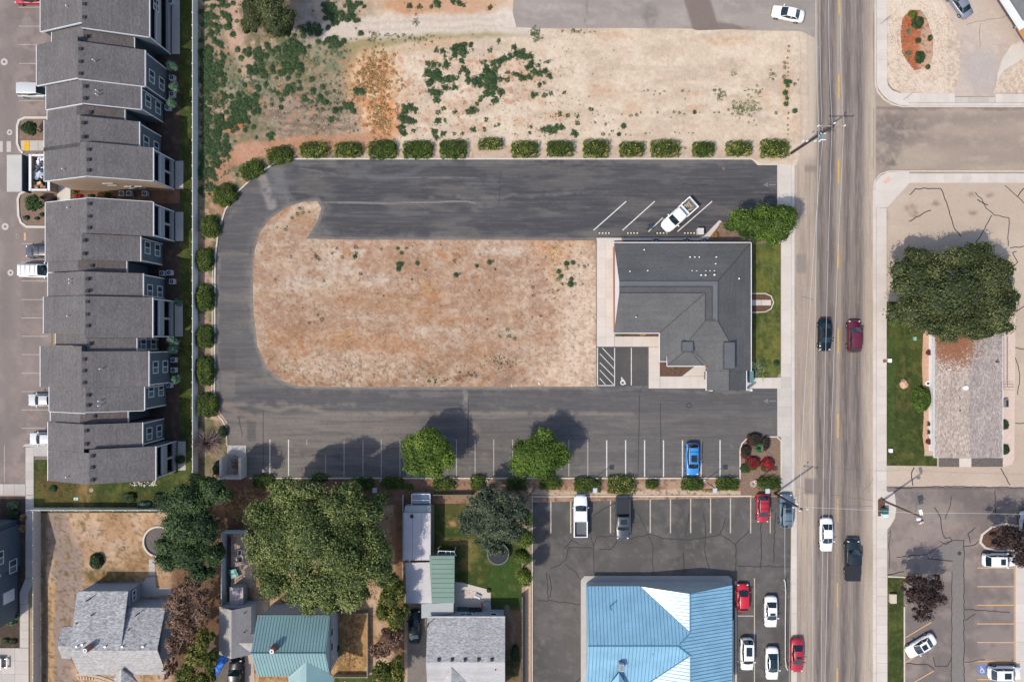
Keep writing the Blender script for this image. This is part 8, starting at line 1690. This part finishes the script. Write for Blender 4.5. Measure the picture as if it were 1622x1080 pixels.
dots += [(940+x/4, y/4, r/4) for x, y, r in [(342, 575, 9), (320, 578, 6), (388, 580, 6), (420, 597, 8), (447, 580, 7), (565, 577, 11), (605, 580, 5), (765, 573, 14), (835, 590, 8), (380, 602, 7), (580, 630, 7), (235, 735, 14), (275, 730, 14), (300, 715, 8), (180, 725, 7), (405, 715, 9), (510, 712, 12), (545, 715, 11), (575, 725, 10), (640, 712, 18), (672, 715, 6), (765, 715, 7), (793, 713, 9), (490, 748, 6), (1155, 718, 13), (1275, 705, 22), (1235, 718, 9), (1233, 750, 8), (1232, 795, 8), (1232, 825, 9), (1232, 853, 7), (1228, 370, 8), (1230, 403, 8), (1232, 432, 7), (1232, 457, 8), (1232, 480, 8), (1237, 295, 10), (1235, 327, 10), (1210, 400, 14), (1210, 430, 14), (1205, 490, 16), (1220, 520, 24), (1245, 520, 18), (1230, 545, 18), (1215, 590, 24), (1225, 625, 18), (1220, 660, 22), (1275, 535, 14), (1295, 510, 9), (190, 800, 24), (160, 852, 18), (120, 835, 12), (60, 852, 16), (100, 855, 10), (75, 790, 12), (205, 853, 7), (235, 858, 8), (330, 848, 9), (355, 843, 5), (580, 940, 12), (515, 840, 5), (545, 845, 5), (600, 845, 6), (628, 845, 7), (983, 778, 8), (1015, 765, 6), (1030, 795, 6), (10, 780, 10), (30, 730, 6)]]
tuft_cloud('weeds', dots, L_weed, .12, 60)
# straw and dry grass over the orange heap, sparse tufts in the vacant lot
st_ = scatter(590, 125, 34, 44, 330, 1, 4)+scatter(604, 190, 22, 34, 170, 1, 4)+scatter(385, 795, 30, 22, 220, 1, 4)+scatter(555, 1020, 16, 44, 160, 1, 3)+scatter(470, 1062, 50, 12, 120, 1, 3)
st_ = [p for p in st_ if not (531 < p[0] < 600 and p[1] < 966 and p[1] > 900)]
tuft_cloud('dry_grass', st_, L_straw, .2, 26, .25, .03)
mid = [(620+a/4, 270+b/4, r/4) for a, b, r in [(40, 495, 14), (65, 522, 16), (97, 495, 12), (50, 595, 24), (45, 625, 20), (70, 590, 16), (165, 588, 20), (135, 482, 6), (163, 473, 6), (315, 470, 8), (400, 575, 14), (540, 605, 17), (560, 532, 10), (620, 583, 22), (645, 575, 12), (658, 627, 10), (410, 662, 22), (435, 655, 10), (216, 631, 9), (130, 690, 10), (553, 760, 9), (897, 740, 14), (900, 795, 12), (605, 945, 10), (735, 1010, 14), (745, 1050, 16), (780, 1065, 16), (688, 1050, 14), (945, 920, 10), (1110, 590, 22), (1150, 585, 20), (1060, 640, 20), (1075, 670, 20), (1140, 690, 20), (1135, 720, 26), (1160, 720, 16), (1110, 620, 14), (1085, 720, 12), (1055, 690, 16), (1220, 610, 14), (1200, 522, 8), (975, 548, 10), (1245, 600, 8), (995, 762, 8), (1055, 760, 10), (985, 690, 7), (1130, 480, 6), (1215, 718, 8), (1185, 600, 8), (1280, 930, 7), (890, 930, 6), (1065, 860, 6)]]
mid += [(300+a/4, 270+b/4, r/4) for a, b, r in [(1055, 488, 16), (1060, 525, 14), (1050, 545, 18), (1320, 495, 14), (1345, 522, 14), (1335, 600, 24), (1325, 625, 18), (935, 495, 12), (905, 528, 9), (970, 550, 14), (810, 550, 16), (825, 565, 12), (800, 540, 12), (650, 300, 14), (685, 275, 14), (610, 375, 14), (620, 355, 8), (560, 360, 6), (645, 545, 8), (840, 945, 16), (815, 915, 10), (760, 965, 12), (660, 855, 6), (855, 700, 10), (1230, 793, 8), (1085, 655, 14), (545, 690, 8), (640, 190, 6), (1215, 498, 8), (720, 270, 12), (700, 240, 12), (760, 265, 8)]]
mid += scatter(795, 572, 26, 12, 60, .7, 1.8)+scatter(880, 430, 28, 50, 50, .5, 1.4)+[(random.uniform(420, 935), random.uniform(385, 605), random.uniform(.5, 1.1)) for _ in range(150)]+scatter(740, 595, 14, 8, 10, 1, 3)+scatter(690, 602, 30, 5, 16, 1, 2)
tuft_cloud('weeds', [p for p in mid if 405 < p[0] < 942 and p[1] < 610], L_weed, .11, 60)
tuft_cloud('lawn_weeds', scatter(745, 940, 30, 10, 20, 1, 2)+scatter(100, 770, 60, 20, 60, .7, 2)+scatter(260, 760, 30, 40, 20, .7, 1.6), L_weed, .1, 30, z0=.04)
# pebbles on the vacant lots
def pebbles(name, n, box, r0, r1, mt, poly=None):
    x0, x1, y0, y1 = box; m = MB()
    P = [(random.uniform(x0, x1), random.uniform(y0, y1)) for _ in range(n)]
    if poly: ok = inside(np.array([p[0] for p in P]), np.array([p[1] for p in P]), poly); P = [p for p, o in zip(P, ok) if o]
    for px, py in P:
        X, Y = W(px, py)[:2]; r = random.uniform(r0, r1); a = random.uniform(0, PI); c_, s_ = math.cos(a)*r, math.sin(a)*r
        m.add([(X+c_, Y+s_, .02), (X-s_, Y+c_, .02), (X-c_, Y-s_, .02), (X+s_, Y-c_, .02), (X, Y, .04+r*.8)], [(0, 1, 4), (1, 2, 4), (2, 3, 4), (3, 0, 4)])
    return tag(m.build(name, mt), kind='stuff')
pebbles('pebbles', 900, (402, 944, 320, 612), .03, .10, M('pale_pebble', c(232, 216, 200)), MID)
pebbles('clods', 900, (402, 944, 320, 612), .03, .09, M('brown_clod', c(140, 108, 84)), MID)
pebbles('clods', 1200, (560, 1260, 60, 228), .03, .08, M('brown_clod', c(140, 108, 84)))
pebbles('pebbles', 900, (420, 700, 120, 228), .03, .12, M('pale_pebble', c(232, 216, 200)))
pebbles('gravel_stones', 3500, (1406, 1500, 0, 146), .04, .09, M('gravel_pale', c(236, 222, 206)), [(1406, 0), (1494, 0), (1515, 50), (1508, 145), (1432, 146), (1408, 126)])

# curved brick edging by the grey roof house
t = thing('garden_edging', 'curved double row of cream bricks at the foot of the grey-roofed house', 'edging', (*W(160, 1072)[:2], 0)); bc = M('cream_brick', c(222, 196, 168), noise=((4, .15),))
for k in range(26):
    for j in range(2):
        a = k/25; px = 123+a*56+j*1.5; py = 1066+a*a*13+(1-a)*1.2+j*5.5
        if k > 12 or j == 0 or k % 2 == 0: X, Y = W(px, py)[:2]; MB().obox(X, Y, .17, .38, -a*.7+.1, .0, .12).build('brick', bc, t)
